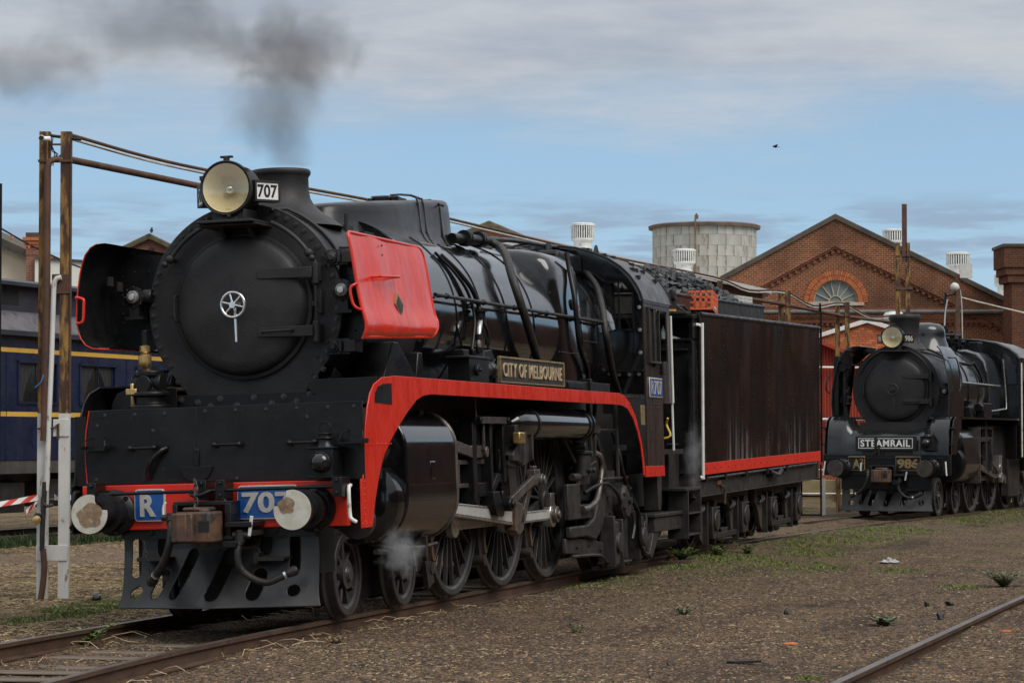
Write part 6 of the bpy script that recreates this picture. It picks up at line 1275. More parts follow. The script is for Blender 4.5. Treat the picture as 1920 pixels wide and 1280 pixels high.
    # green film of moss and tiny weeds right of the tender
    gm = M(t,'MULTIPLY', SS(t, nz(.8, 6, .65, (9,1,0)), .54, .64), M(t,'MULTIPLY', SS(t, sp.outputs['X'], 9, 14), M(t,'SUBTRACT', 1.0, SS(t, sp.outputs['Y'], .5, 1.2))))
    c = MIX(t, M(t,'MULTIPLY', gm, .6), c, (.10,.105,.03))
    L(t, c, b.inputs['Base Color'])
    bn = t.nodes.new('ShaderNodeBump'); bn.inputs['Strength'].default_value = .8; bn.inputs['Distance'].default_value = .02
    L(t, M(t,'ADD', M(t,'ADD', M(t,'MULTIPLY', vo.outputs['Distance'], -1.2), M(t,'MULTIPLY', vo2.outputs['Distance'], -.6)), nz(30, 5, .7)), bn.inputs['Height']); L(t, bn.outputs[0], b.inputs['Normal'])
    return m
m_ground = ground_mat(); me.materials.append(m_ground)
gr = bpy.data.objects.new('ground', me); col.objects.link(gr); struct(gr)

m_rail = pm('rail_rust', (.060,.034,.022), (.095,.052,.032), 5, .6, .2, stretch=(.5,1,1), c3=(.045,.03,.024), s3=9, bump=.1, bscale=40)
m_railtop = pm('rail_head', (.075,.055,.043), (.13,.10,.08), 3, .36, .15, metal=.25, stretch=(.3,1,1))
m_sleeper = pm('old_timber', (.10,.075,.055), (.17,.135,.10), 6, .9, stretch=(1,.12,1), bump=.5, bscale=14)
def rail(name, xs, ys, ztop, parent):
    sec = [(-.035,0),(.035,0),(.035,-.032),(.009,-.045),(.009,-.125),(.062,-.138),(.062,-.15),(-.062,-.15),(-.062,-.138),(-.009,-.125),(-.009,-.045),(-.035,-.032)]
    rings = []
    for i, (x, y) in enumerate(zip(xs, ys)):
        a = max(0,i-1); b_ = min(len(xs)-1,i+1); d = Vector((xs[b_]-xs[a], ys[b_]-ys[a], 0)).normalized(); n = Vector((-d.y, d.x, 0))
        rings.append([(x+n.x*u, y+n.y*u, ztop+v) for u, v in sec])
    o = MB().loft(rings).build(name, m_rail, parent, smooth=30)
    tp = MB().loft([[r[0], r[1], (r[1][0], r[1][1], r[1][2]+.0015), (r[0][0], r[0][1], r[0][2]+.0015)] for r in [[(x_, y_, z_) for x_, y_, z_ in q] for q in rings]]); tp.build('worn_head', m_railtop, o)
    return o
trk = thing('railway_track', 'rusty curving track with timber sleepers under the large engine', 'railway track')
xs = np.concatenate([np.arange(-12,0,.5), np.arange(0,11,1.), np.arange(11,75,1.)])
for s in (-1,1): rail('rail', list(xs), list(yc(xs)+s*.84), 0.0, trk)
for k in range(26):
    x = -6.6+.68*k+random.uniform(-.05,.05); y = float(yc(np.array(x)))
    MB().box(-.12,.12,-1.25,1.25,-.02,.0).build('sleeper', m_sleeper, trk, .012, loc=(x,y,-.170+random.uniform(-.025,.02)),rot=(0,0,(.25*-x*.1 if x < 0 else 0)+random.uniform(-.03,.03)))
t2 = thing('railway_track', 'single rusty rail line crossing the gravel at the lower right', 'railway track')
xs2 = np.arange(-14,60,1.)
yr = lambda x: -6.30-.034*(x+1)-.0009*np.maximum(0,x-4)**2
rail('rail', list(xs2), list(yr(xs2)), -.055, t2); rail('rail', list(xs2), list(yr(xs2)-1.68), -.055, t2)
t3 = thing('railway_track', 'weedy track under the blue carriage at left', 'railway track')
cdir = Vector((math.cos(R(-3.2)), math.sin(R(-3.2)), 0)); cn = Vector((-cdir.y, cdir.x, 0)); CO = Vector((18.73,11.34,0))
for off in (.65, 2.33):
    p = [CO+cdir*t+cn*off for t in (-30,40)]; rail('rail', [q.x for q in p], [q.y for q in p], .0, t3)

# ================================================================== blue carriage
m_navy = pm('carriage_blue', (.007,.012,.036), (.011,.018,.052), 2, .3, .15, coat=.3, bump=.04, bscale=3, c3=(.024,.028,.05), s3=5, lo3=.62, hi3=.85)
m_navydk = pm('carriage_eave', (.018,.018,.028), (.03,.03,.042), 2, .5)
m_yellow = pm('carriage_yellow', (.62,.34,.045), (.70,.42,.07), 3, .4)
m_roofgrey = pm('roof_canvas_grey', (.085,.082,.088), (.13,.125,.13), 3, .6, c3=(.05,.048,.05), s3=4)
m_curtain = pm('curtain', (.012,.012,.0118), (.03,.029,.028), 3, .5, stretch=(6,1,1))
car = thing('passenger_carriage', 'dark blue wooden railway carriage with two yellow lines and a grey clerestory roof', 'railway carriage', (18.73,11.34,0), (0,0,R(-3.2)))
X0, X1, WD = -14., 16., 2.9
wx = [ -12.57+2.2*k for k in range(13)]
b = MB(); b.box(X0,X1,0,.04,1.335,2.33); b.box(X0,X1,0,.04,3.0,3.47)
last = X0
for x in wx: b.box(last,x,0,.04,2.33,3.0); last = x+1.30
b.box(last,X1,0,.04,2.33,3.0); b.box(X0,X1,WD-.04,WD,1.335,3.47); b.box(X0,X0+.04,.04,WD-.04,1.335,3.47); b.box(X1-.04,X1,.04,WD-.04,1.335,3.47); b.box(X0,X1,.04,WD-.04,1.335,1.40)
bd = b.build('body', m_navy, car)
for z0,z1 in ((3.17,3.245),(2.075,2.155)): MB().box(X0,X1,-.006,0,z0,z1).build('yellow_line', m_yellow, bd)
rivets(bd,[(x,-.001,3.40) for x in np.arange(-3,7,.1)],'y',.012,m_navy); 
for x in np.arange(-13,16,1.1): MB().box(x,x+.025,-.006,0,1.335,3.16).build('panel_strip', m_navy, bd)
for x in wx:
    b = MB(); b.box(x-.05,x+1.35,-.03,0,2.29,2.33); b.box(x-.05,x,-.02,0,2.33,3.0); b.box(x+1.30,x+1.35,-.02,0,2.33,3.0); b.box(x-.05,x+1.35,-.035,0,3.0,3.04); b.box(x+.02,x+.06,.02,.05,2.33,3.0); b.box(x+1.24,x+1.28,.02,.05,2.33,3.0); wn = b.build('window', m_navy, car)
    MB().box(x,x+1.3,.03,.036,2.33,3.0).build('pane', m_glassy, wn)
    # gathered curtains behind the glass, seen as paler folds
    mb = MB()
    for s in (0,1):
        rr2 = []
        for j in range(7):
            zz = 2.34+.65*j/6; wd_ = .12+.42*(j/6)**1.6; x_ = x+.07 if s == 0 else x+1.23-wd_
            rr2.append([(x_+wd_*i/8, .027+.002*math.sin(i*2.2), zz) for i in range(9)])
        if s == 0 or random.random() < .6: mb.loft(rr2, cap=False, closed=False)
    mb.build('curtain', m_curtain, wn)
b = MB(); b.prism([(-.10,3.46),(-.12,3.50),(-.10,3.53),(.0,3.56),(.10,3.62),(.20,3.75),(.30,3.86),(.45,3.93),(WD-.45,3.93),(WD-.3,3.86),(WD-.2,3.75),(WD-.1,3.62),(WD+.1,3.53),(WD+.1,3.46)],'x',X0-.1,X1+.1); rfc = b.build('roof', m_roofgrey, car, smooth=40)
b = MB(); b.box(X0-.1,X1+.1,-.14,-.06,3.445,3.54); b.build('gutter', m_navydk, rfc, .01)
b = MB(); b.box(X0,X1,.40,WD-.40,3.9,4.36); cl = b.build('clerestory', m_navydk, rfc)
MB().prism([(.20,4.34),(.20,4.40),(.5,4.47),(1.45,4.53),(2.4,4.47),(2.7,4.40),(2.7,4.34)],'x',X0-.1,X1+.1).build('clerestory_roof', m_navydk, rfc, smooth=40)
for x in np.arange(-12,15,1.4): MB().box(x,x+.7,.392,.41,4.02,4.28).build('clerestory_window', m_dark, cl)
b = MB(); b.box(X0,X1,.02,.12,1.10,1.335); b.box(X0,X1,WD-.12,WD-.02,1.10,1.335); b.box(X0,X1,.5,WD-.5,.95,1.30); uf = b.build('underframe', pm('underframe_grey',(.045,.04,.038),(.075,.066,.06),4,.7), car)
b = MB(); 
for s in (.15,WD-.15): b.tube([(-7,s,1.2),(-2.2,s,.62),(3.8,s,.62),(8,s,1.2)],.035,6); b.tube([(-2.2,s,.62),(-2.2,s,1.1)],.04,6); b.tube([(3.8,s,.62),(3.8,s,1.1)],.04,6)
b.build('truss_rod', m_grime, uf)
b = MB(); b.box(-1.2,1.4,.3,1.1,.42,.95); b.box(2.0,3.2,.25,1.0,.5,1.0); b.cyl('x',(0,.6,.5),.14,-3.6,-1.6,14); b.box(-6.4,-4.0,.3,1.2,.35,1.0); b.build('battery_box', m_grime, car, .02)
text_mb('STORAGE',(1.55,.018,1.20),(1,0,0),(0,0,1),.36,.06,.002,.0).build('lettering', m_whitepl, uf, smooth=0) if False else None
for bx in (-9.5, 11.5):
    b = MB(); b.prism([(bx-1.7,.75),(bx-1.5,.5),(bx-1.15,.3),(bx-.75,.3),(bx-.5,.6),(bx+.5,.6),(bx+.75,.3),(bx+1.15,.3),(bx+1.5,.5),(bx+1.7,.75)],'y',.45,.52); bg_ = b.build('bogie', m_grime, car)
    for x in (bx-.95,bx+.95):
        for yy in (.72, 2.3): MB().lathe([(0,0),(.42,0),(.46,.1),(.49,.13),(.46,.14),(0,.14)],'y',(x,yy-.07,.46),28).build('wheel', m_grime, bg_)
m_sand = pm('cream_render',(.72,.63,.47),(.80,.72,.57),.8,.8,c3=(.62,.55,.43),s3=2)
# ================================================================== pipe gantry: steel post frames, the pipes they carry
m_rustpost = pm('flaking_yellow_post', (.20,.105,.028), (.36,.20,.05), 3.4, .75, stretch=(2.5,2.5,.6), c3=(.060,.027,.015), s3=4.2, lo3=.42, hi3=.56, bump=.2, bscale=25)
m_rustpipe = pm('rusty_pipe', (.075,.036,.022), (.12,.056,.032), 4, .7, bump=.1, bscale=30, c3=(.05,.03,.024), s3=6)
m_whitepost = pm('chalky_white_paint', (.60,.59,.55), (.70,.69,.66), 3, .7, c3=(.30,.20,.12), s3=5, lo3=.60, hi3=.68, stretch=(2,2,.7))
rgt = Vector((math.sin(YAW), -math.cos(YAW), 0)); fwd = Vector((math.cos(YAW), math.sin(YAW), 0))
def chan(b, o, w_, d, z0, z1, open_=1):
    """channel section: web and two flanges, local x to the right, y away"""
    x, y = o; t = .012
    b.box(x-w_/2,x+w_/2,y,y+t,z0,z1); b.box(x-w_/2,x-w_/2+t,y+t,y+d,z0,z1); b.box(x+w_/2-t,x+w_/2,y+t,y+d,z0,z1)
def post_frame(label, loc, h, sep=.25, white=False, ext=0, w_=.112):
    t = thing('pipe_support', label, 'steel post', loc, (0,0,YAW-PI/2), 'twin steel posts carrying the pipes')
    for s in (-1,1):
        b = MB(); chan(b,(s*sep/2,0),w_,.10,2.0 if white else -.4,h); p = b.build('post', m_rustpost, t)
        if white:
            q = MB(); chan(q,(s*sep/2,0),w_+.004,.102,-.4,2.0); q.build('white_foot', m_whitepost, p)
            MB().box(s*sep/2+w_/2-.014,s*sep/2+w_/2+.004,.0,.104,2.0,h).build('edge_strip', m_rustpipe, p)
    b = MB(); b.box(-sep/2-w_*.6,sep/2+w_*.6,-.02,.09,h-.36,h-.335); b.box(-sep/2,sep/2,.02,.06,h-.16,h-.14); b.build('cross_plate', m_rustpipe, t)
    return t
g0 = post_frame('tall twin rusty yellow posts with white painted feet at the left edge', (6.36,4.42,0), 5.31, .25, True, w_=.119)
b = MB(); b.box(.125-.15,.125+.06,-.012,0,3.40,3.63); b.build('patch_plate', m_rustpipe, g0, .003)
b = MB(); b.box(.0,.19,-.014,-.001,1.73,1.93); b.build('bracket_plate', m_whitepost, g0, .003); b = MB(); b.tube([(-.17,-.03,1.82),(-.1,-.06,1.82),(.02,-.05,1.83),(.06,-.02,1.88),(.06,-.02,1.70)],.016,6); b.build('clamp', m_rustpipe, g0)
b = MB(); b.box(-.19,.175,-.014,-.001,.28,.46); b.build('tie_plate', m_whitepost, g0, .003)
rail_tube(g0,'down_pipe',[(.12,.06,4.98),(.0,-.02,4.98),(-.05,-.05,4.95),(-.075,-.06,4.88),(-.078,-.06,4.6),(-.085,-.06,3.0),(-.10,-.06,1.75),(-.105,-.06,1.68)],.038,m_rustpipe,10)
b = MB(); b.tube([(-.10,-.07,1.02),(-.10,-.08,.86)],.03,8); b.tube([(-.10,-.08,.95),(-.05,-.1,.92),(.02,-.1,.93)],.022,6); b.cyl('y',(-.16,0,.80),.04,-.13,-.07,12); hv = b.build('hydrant_valve', m_grime, g0)
MB().lathe([(.05,-.14),(.05,-.16),(.02,-.17),(0,-.17)],'y',(-.16,0,.76),14).build('brass_cap', m_brass, hv)
rail_tube(g0,'black_hose',[(-.085,-.06,1.2),(-.095,-.07,.9),(-.105,-.08,.65),(-.11,-.07,.4)],.03,m_rubber,8,3)
rail_tube(g0,'conduit',[(-.10,-.06,.42),(-.085,-.06,.2),(-.10,-.06,.0),(-.13,-.05,-.2)],.036,m_rustpipe,8,3)
rail_tube(g0,'plastic_pipe',[(.09,-.03,3.59),(.04,-.03,3.58),(.01,-.03,3.54),(.0,-.03,3.46),(-.02,-.04,2.6),(-.045,-.05,1.9),(-.06,-.05,1.25),(-.07,-.05,1.1)],.032,m_whitepost,10)
rail_tube(g0,'blue_wire',[(-.10,-.1,2.45),(-.13,-.11,2.36),(-.2,-.1,2.3)],.007,pm('blue_wire',(.05,.2,.5),(.06,.25,.6),3,.5),5,3)
b = MB()
for k in range(3): b.tube([(-.06+.02*k,-.02,5.24),(-.03,-.04,5.14-.03*k),(.0+.02*k,-.03,5.04),(-.02,-.02,4.90+.04*k)],.006,5,4)
b.tube([(-.1,.03,5.27),(.05,.04,5.25),(.3,.06,5.22)],.02,6,3); b.build('wiring', m_dark, g0)
scam = thing('security_camera','small white security camera fixed near the top of the left posts','security camera',(0,0,0)); scam.matrix_world = g0.matrix_world if False else Matrix.Translation((6.36,4.42,0)) @ Euler((0,0,YAW-PI/2)).to_matrix().to_4x4() @ Matrix.Translation((-.125,-.08,5.21))
b = MB(); b.cyl('y',(0,0,0),.035,-.12,.02,16); b.cyl('x',(0,-.02,.0),.03,-.03,.09,12); cmb = b.build('body', m_whiteplate, scam, .004); MB().cyl('y',(0,0,0),.03,-.123,-.118,16).build('lens', m_dark, cmb)
g1 = post_frame('short rusty posts of the pipe run just behind the coal tender',(33.75,2.10,0),5.07,.24)
post_frame('yellow twin posts of the pipe run left of the small brick hut',(38.14,1.36,0),5.07,.16)
post_frame('yellow twin posts of the pipe run in front of the small brick hut',(43.48,.85,0),5.07,.24)
g4 = post_frame('taller twin posts with a pole on top behind the second engine chimney',(47.84,-.08,0),6.83,.26)
b = MB(); chan(b,(.05,0),.12,.1,6.3,7.85); b.build('top_pole', m_rustpipe, g4)
b = MB(); b.box(-.25,.25,-.03,.05,5.6,5.66); b.build('cross_plate', m_rustpipe, g4)
def along(t, z, off=0): p = Vector((6.45,4.42,0))+Vector((math.cos(R(-5.0)),math.sin(R(-5.0)),0))*t; return (p.x, p.y+off, z)
pr = thing('overhead_pipe','long rusty pipe running overhead from the left posts behind the engine','pipe')
rail_tube(pr,'pipe',[(6.4,4.36,5.0),(6.9,4.33,5.0),(10.2,4.1,4.99),(22,3.2,4.92),(33.7,2.1,4.80),(38.1,1.36,4.76),(43.5,.85,4.72),(47.8,-.08,4.70)],.042,m_rustpipe,10)
cb = thing('overhead_cable','pale cable with a dark conduit strung above the rusty overhead pipe','cable')
m_cablew = pm('weathered_white_cable',(.45,.44,.40),(.6,.58,.54),6,.6)
pts_c = [(6.45,4.30,5.24),(8.5,4.2,5.18),(10.5,4.05,5.17),(13.8,3.85,5.22),(16,3.6,5.22),(20,3.3,5.18),(27,2.7,5.10),(33.7,2.1,5.10),(35.8,1.75,4.93),(38.1,1.36,5.02),(40.6,1.1,4.80),(43.5,.85,5.0),(45.6,.45,4.75),(47.8,-.08,4.90)]
rail_tube(cb,'conduit',[(x,y,z+.045) for x,y,z in pts_c],.022,m_rustpipe,8,4); rail_tube(cb,'cable',pts_c,.018,m_cablew,6,4)
lp = thing('yard_lamp_pole','dark pole with a bent lamp arm and white cable behind the second engine','lamp post',(53.3,-.9,0),(0,0,YAW-PI/2))
b = MB(); b.box(-.06,.06,-.05,.05,-.3,6.3); b.build('pole', m_rustpipe, lp); b = MB(); b.tube([(-.35,0,3.0),(-.35,0,5.55),(-.30,0,5.72),(-.1,0,5.75),(.0,0,5.9)],.035,8,3); b.build('arm', m_satin, lp)
b = MB(); b.tube([(.12,0,3.0),(.11,0,5.4),(.0,-.05,6.0),(-.06,-.05,5.9)],.02,6,4); b.tube([(-.4,-.05,3.2),(-.38,-.05,5.0),(-.3,-.05,5.6)],.022,6,3); b.build('cable', m_cablew, lp); MB().ball((-.08,0,5.95),.13,14,1,1,1).build('lamp_globe', m_whitepl, lp); MB().box(.05,.40,-.1,0,6.2,6.6).build('junction_box', m_whitepl, lp)
wl = thing('cable','white cable sagging from the lamp pole toward the brick chimney','cable')
rail_tube(wl,'cable',[(53.3,-.8,5.7),(56,-2.2,5.40),(60,-4.2,5.05),(66,-7.2,5.0),(75,-11,5.6)],.025,m_cablew,6,5)
# plastic barrier tape by the left posts
def tape(label, a, b_, sag, c1, c2):
    m = bpy.data.materials.new('barrier_tape'); m.use_nodes = True; t = m.node_tree; bb = t.nodes['Principled BSDF']; bb.inputs['Roughness'].default_value = .4
    uv = t.nodes.new('ShaderNodeUVMap'); sp = t.nodes.new('ShaderNodeSeparateXYZ'); L(t, uv.outputs[0], sp.inputs[0])
    q = M(t,'GREATER_THAN', M(t,'FRACT', M(t,'ADD', M(t,'MULTIPLY', sp.outputs[0], 4.6), M(t,'MULTIPLY', sp.outputs[1], .5))), .5); L(t, MIX(t, q, c1, c2), bb.inputs['Base Color'])
    a, b_ = Vector(a), Vector(b_); n = 40; mb = MB(); ln = (b_-a).length
    for i in range(n+1):
        u = i/n; p = a.lerp(b_, u)+Vector((0,0,-sag*4*u*(1-u))); tw = .6*math.sin(u*9)
        for s in (-1,1): mb.v.append(tuple(p+Vector((.02*s*math.sin(tw),.02*s*math.sin(tw),.036*s*math.cos(tw)))))
    mb.f = [(2*i,2*i+2,2*i+3,2*i+1) for i in range(n)]
    me_ = mb.mesh('barrier_tape', 0, weld=False); uvl = me_.uv_layers.new(name='uv')
    for lp_ in me_.loops: uvl.data[lp_.index].uv = ((lp_.vertex_index//2)/n*ln, lp_.vertex_index % 2)
    o = obj('barrier_tape', me_, m); md = o.modifiers.new('film','SOLIDIFY'); md.thickness = .002; return tag(o, label, 'barrier tape')
PP = Vector((6.36,4.42,0))
tape('red and white striped barrier tape running left from the posts', PP-rgt*.16-fwd*.06+Vector((0,0,1.02)), PP-rgt*2.4-fwd*.3+Vector((0,0,.80)), .06, (.75,.74,.7), (.62,.04,.03))
tape('blue and white striped barrier tape behind the left posts', PP+rgt*.0+fwd*.1+Vector((0,0,1.02)), Vector((8.6,3.0,1.0)), .02, (.75,.74,.72), (.05,.12,.45))
tape('loose end of red and white tape knotted to the left post', PP-rgt*.17-fwd*.05+Vector((0,0,1.0)), PP-rgt*.30-fwd*.05+Vector((0,0,.84)), .01, (.75,.74,.7), (.62,.04,.03))
# ================================================================== buildings beyond the yard
VO = Vector((CAM.x, CAM.y, 0))
def at(x, y, z=0.): p = VO+rgt*x+fwd*y; return Vector((p.x, p.y, z))
def bldg(name, label, cat, x, y, group=None): return thing(name, label, cat, at(x,y), (0,0,YAW-PI/2), group)
m_coping = pm('weathered_coping', (.055,.045,.036), (.10,.082,.062), 1.5, .9, c3=(.085,.078,.055), s3=4, bump=.3, bscale=6)
m_dent = pm('dentil_brick', (.15,.05,.028), (.20,.07,.036), 5, .85)
m_arch1 = pm('arch_brick_orange', (.42,.125,.04), (.50,.16,.055), 9, .8); m_arch2 = pm('arch_brick_red', (.33,.088,.035), (.38,.11,.045), 9, .8)
m_sill = pm('stone_sill', (.36,.31,.22), (.46,.41,.31), 3, .8)
m_frost = pm('dusty_glass', (.15,.175,.18), (.24,.265,.265), 1.2, .25, c3=(.10,.12,.125), s3=3)
m_zinc = pm('painted_roof_sheet', (.50,.51,.50), (.62,.62,.60), .6, .5, c3=(.42,.36,.3), s3=2, stretch=(1,.2,1))
m_ventw = pm('roof_vent_white', (.60,.60,.57), (.72,.71,.68), 3, .5, c3=(.4,.36,.3), s3=5)
def ventilator(parent, x, y, z0, z1, r):
    h = z1-z0; b = MB(); b.lathe([(r*.72,z0-.6),(r*.72,z0+h*.35),(r*.95,z0+h*.42),(r*.95,z0+h*.48),(r*.72,z0+h*.48),(r*.72,z0+h*.9),(r,z0+h*.9),(r,z0+h*.97),(r*.8,z1),(0,z1+.03)],'z',(x,y,0),28)
    v = b.build('roof_ventilator', m_ventw, parent, smooth=30)
    MB().cyl('z',(x,y,0),r*.8,z0+h*.49,z0+h*.89,24).build('throat', m_dark, v)
    f_ = MB()
    for k in range(30):
        q = 2*PI*k/30; f_.obox((x+r*.93*math.cos(q),y+r*.93*math.sin(q),z0+h*.46),(x+r*.93*math.cos(q),y+r*.93*math.sin(q),z0+h*.93),r*.10,r*.05,up=(math.cos(q),math.sin(q),0))
    f_.build('louvres', m_ventw, v, smooth=0); return v
# --- the big gable
gb = bldg('brick_workshop','large red brick workshop gable with an arched fanlight window at right','workshop',13.34,109.8)
AP = 10.70; SL_, SR_ = .545, .49
def rake(x, d=0.): return AP-d-(SL_*-x if x < 0 else SR_*x)
WL, WR = -10.5, 9.6
ac = (.04, 7.28); ri_, ro_ = .93, 1.33
field = [(WL,7.28)] + [(ac[0]-ri_,7.28)] + arc(ac, ri_, PI, 0, 24) + [(WR,7.28)]
xr = (AP-1.1-7.28)/SR_; xl = -(AP-1.1-7.28)/SL_
field = [(xl,7.28)] + [(ac[0]-ro_-.02,7.28)] + arc(ac, ro_+.01, PI, 0, 30) + [(ac[0]+ro_+.02,7.28),(xr,7.28),(0,AP-1.1)]
b = MB(); b.prism(field,'y',0,.35); b.box(WL,WR,0,.35,0,7.28); wall = b.build('wall', m_brick, gb, smooth=0)
up = [(WL,rake(WL)),(0,AP),(WR,rake(WR)),(WR,rake(WR,1.1)),(0,AP-1.1),(WL,rake(WL,1.1))]
MB().prism(up,'y',-.16,-.001).build('raised_gable_band', m_brick, gb, smooth=0)
cpg = [(WL,rake(WL)),(0,AP),(WR,rake(WR)),(WR,rake(WR)+.24),(0,AP+.24),(WL,rake(WL)+.24)]
MB().prism(cpg,'y',-.26,.5).build('coping', m_coping, gb, .03)
b = MB(); b.prism([(WL,rake(WL,1.1)),(0,AP-1.1),(WR,rake(WR,1.1)),(WR,rake(WR,1.2)),(0,AP-1.2),(WL,rake(WL,1.2))],'y',-.10,-.001); b.build('corbel', m_dent, gb)
dn = MB(); x = WL+.1
while x < WR:
    z = rake(x,1.2); dn.box(x,x+.11,-.10,-.001,z-.13,z); x += .25
dn.build('dentils', m_dent, gb, kind='stuff')
dn = MB(); x = WL
while x < WR: dn.box(x,x+.11,-.10,-.001,6.32,6.43); x += .22
dn.build('dentils', m_dent, gb, kind='stuff')
b = MB(); b.box(WL,WR,-.12,-.001,6.43,6.56); b.box(WL,WR,-.08,-.001,6.98,7.08); b.build('string_course', m_dent, gb)
# arch: rubbed bricks one by one, fanlight
vb = []
for k in range(40):
    a0 = PI*k/40+.006; a1 = PI*(k+1)/40-.006
    for r0, r1 in ((ri_, 1.12), (1.135, ro_)):
        pts = [(ac[0]+r0*math.cos(a0),ac[1]+r0*math.sin(a0)),(ac[0]+r1*math.cos(a0),ac[1]+r1*math.sin(a0)),(ac[0]+r1*math.cos(a1),ac[1]+r1*math.sin(a1)),(ac[0]+r0*math.cos(a1),ac[1]+r0*math.sin(a1))]
        MB().prism(pts,'y',-.03-random.random()*.012,.3).build('brick', random.choice((m_arch1,m_arch1,m_arch2)), wall, smooth=0)
b = MB(); b.box(-1.12,1.2,-.10,.30,7.15,7.28); b.build('sill', m_sill, gb, .01)
fan = MB(); fan.prism(arc(ac,ri_,0,PI,24),'y',.16,.19); fl = fan.build('fanlight', m_frost, gb, smooth=0)
b = MB()
for k in range(1,7): q = PI*k/7; b.obox((ac[0]+.28*math.cos(q),.13,ac[1]+.28*math.sin(q)),(ac[0]+.92*math.cos(q),.13,ac[1]+.92*math.sin(q)),.05,.05,up=(0,1,0))
b.tube([(x_,.13,z_) for x_,z_ in arc(ac,.28,0,PI,12)],.03,6); b.tube([(x_,.13,z_) for x_,z_ in arc(ac,.905,0,PI,24)],.035,6); b.box(ac[0]-.92,ac[0]+.92,.10,.16,7.28,7.33); b.build('glazing_bar', m_sill, fl)
b = MB(); b.tube([(-3.0,-.25,6.87),(WR,-.25,6.90)],.10,10); wp = b.build('wall_pipe', pm('grey_pipe',(.10,.095,.09),(.16,.15,.14),3,.6), gb)
b = MB(); b.tube([(6.9,-.25,6.85),(6.9,-.2,6.0)],.08,8); b.box(6.75,7.05,-.3,-.16,6.5,6.6); b.build('pipe_clip', m_rustpipe, gb)
b = MB(); b.prism([(WL,rake(WL)-.1),(0,AP-.1),(WR,rake(WR)-.1),(WR,0),(WL,0)],'y',.36,38); b.build('roof', m_zinc, gb, smooth=0)
MB().tube([(3.0,-.17,8.9),(3.02,-.17,6.4)],.02,5).build('lightning_strip', m_rustpipe, gb)
# --- roofs behind
bk2 = bldg('workshop_roof','pale sheet metal workshop roof with ventilators behind the large brick gable','workshop',16,124.7)
b = MB(); b.prism([(-1,0),(-1,11.1),(0,11.05),(12,6.3),(12,0)],'y',0,25); b.build('roof', m_zinc, bk2, smooth=0)
ventilator(bk2,2.1,1.0,10.5,11.55,.58); ventilator(bk2,5.1,1.0,9.35,10.45,.58); ventilator(bk2,7.35,1.0,8.5,9.45,.55)
wr = bldg('workshop','low workshop with a pale sloping roof and ventilators behind the coal heap','workshop',.8,99.8)
b = MB(); b.prism([(-8,7.3),(0,9.02),(8.6,7.1),(8.6,0),(-8,0)],'y',0,30); b.build('wall', m_brick2, wr, smooth=0)
b = MB(); b.prism([(-8.3,7.27),(0,9.06),(8.9,7.07),(8.9,7.22),(0,9.22),(-8.3,7.45)],'y',-.4,30); b.build('roof', m_zinc, wr)
ventilator(wr,2.07,8,9.2,10.4,.50); ventilator(wr,6.2,8,8.35,9.35,.47)
# --- water tank on its tower
tk = bldg('water_tank','round rust streaked riveted plate water tank on a tower','water tank',9.04,124.8)
m_tank = pm('tank_paint', (.32,.31,.27), (.43,.42,.37), 1.2, .7, c3=(.19,.115,.06), s3=1.6, lo3=.50, hi3=.66, stretch=(1.6,1.6,.45)); m_tankj = pm('tank_rust', (.16,.085,.04), (.24,.15,.08), 2, .8)
MB().lathe([(0,8.0),(2.42,8.0),(2.42,11.5),(0,11.5)],'z',(0,0,0),48).build('shell', m_tankj, tk)
NP = 18; pmesh = []
for vi in range(3):
    mb = MB(); a0, a1 = .006, 2*PI/NP-.006; seg = 4; hgt = .49
    for rr_2 in (2.44, 2.41):
        for z in (0, hgt):
            for i in range(seg+1): a = a0+(a1-a0)*i/seg; mb.v.append((rr_2*math.cos(a), rr_2*math.sin(a), z))
    W = seg+1
    for i in range(seg): mb.f += [(i,i+1,W+i+1,W+i),(2*W+i,3*W+i,3*W+i+1,2*W+i+1),(W+i,W+i+1,3*W+i+1,3*W+i),(i,2*W+i,2*W+i+1,i+1)]
    mb.f += [(0,W,3*W,2*W),(seg,2*W+seg,3*W+seg,W+seg)]
    me_ = mb.mesh('plate', 25); me_.materials.append([m_tank, pm('tank_paint_b',(.35,.345,.30),(.44,.43,.38),1.1,.7,c3=(.2,.13,.07),s3=2.4,lo3=.54,hi3=.68,stretch=(1.6,1.6,.4)), pm('tank_paint_c',(.31,.305,.27),(.40,.39,.345),1.3,.7,c3=(.18,.11,.06),s3=2,lo3=.5,hi3=.66,stretch=(1.6,1.6,.4))][vi]); pmesh.append(me_)
for j in range(5):
    for i in range(NP):
        a = 2*PI*(i+(j%2)*.5)/NP
        if math.sin(a+PI/NP) > .35: continue      # back of the tank is never seen
        obj('plate', random.choice(pmesh), None, tk, loc=(0,0,9.08+.5*j), rot=(0,0,a))
MB().lathe([(2.40,11.45),(2.62,11.47),(2.64,11.6),(2.5,11.66),(0,11.72)],'z',(0,0,0),48).build('rim', pm('tank_rim',(.09,.06,.04),(.15,.10,.07),2,.8), tk)
b = MB(); b.cyl('z',(0,0,0),2.6,8.3,8.95,40); b.box(-2.2,2.2,-2.2,2.2,0,8.3); b.build('tower', m_coping, tk)
b = MB(); b.tube([(-.6,-2.5,8.9),(-.6,-2.55,11.5),(-.6,-2.6,11.9),(-.55,-2.6,12.0),(-.5,-2.6,11.9),(-.52,-2.6,11.75)],.05,6); b.build('overflow_pipe', m_tankj, tk)
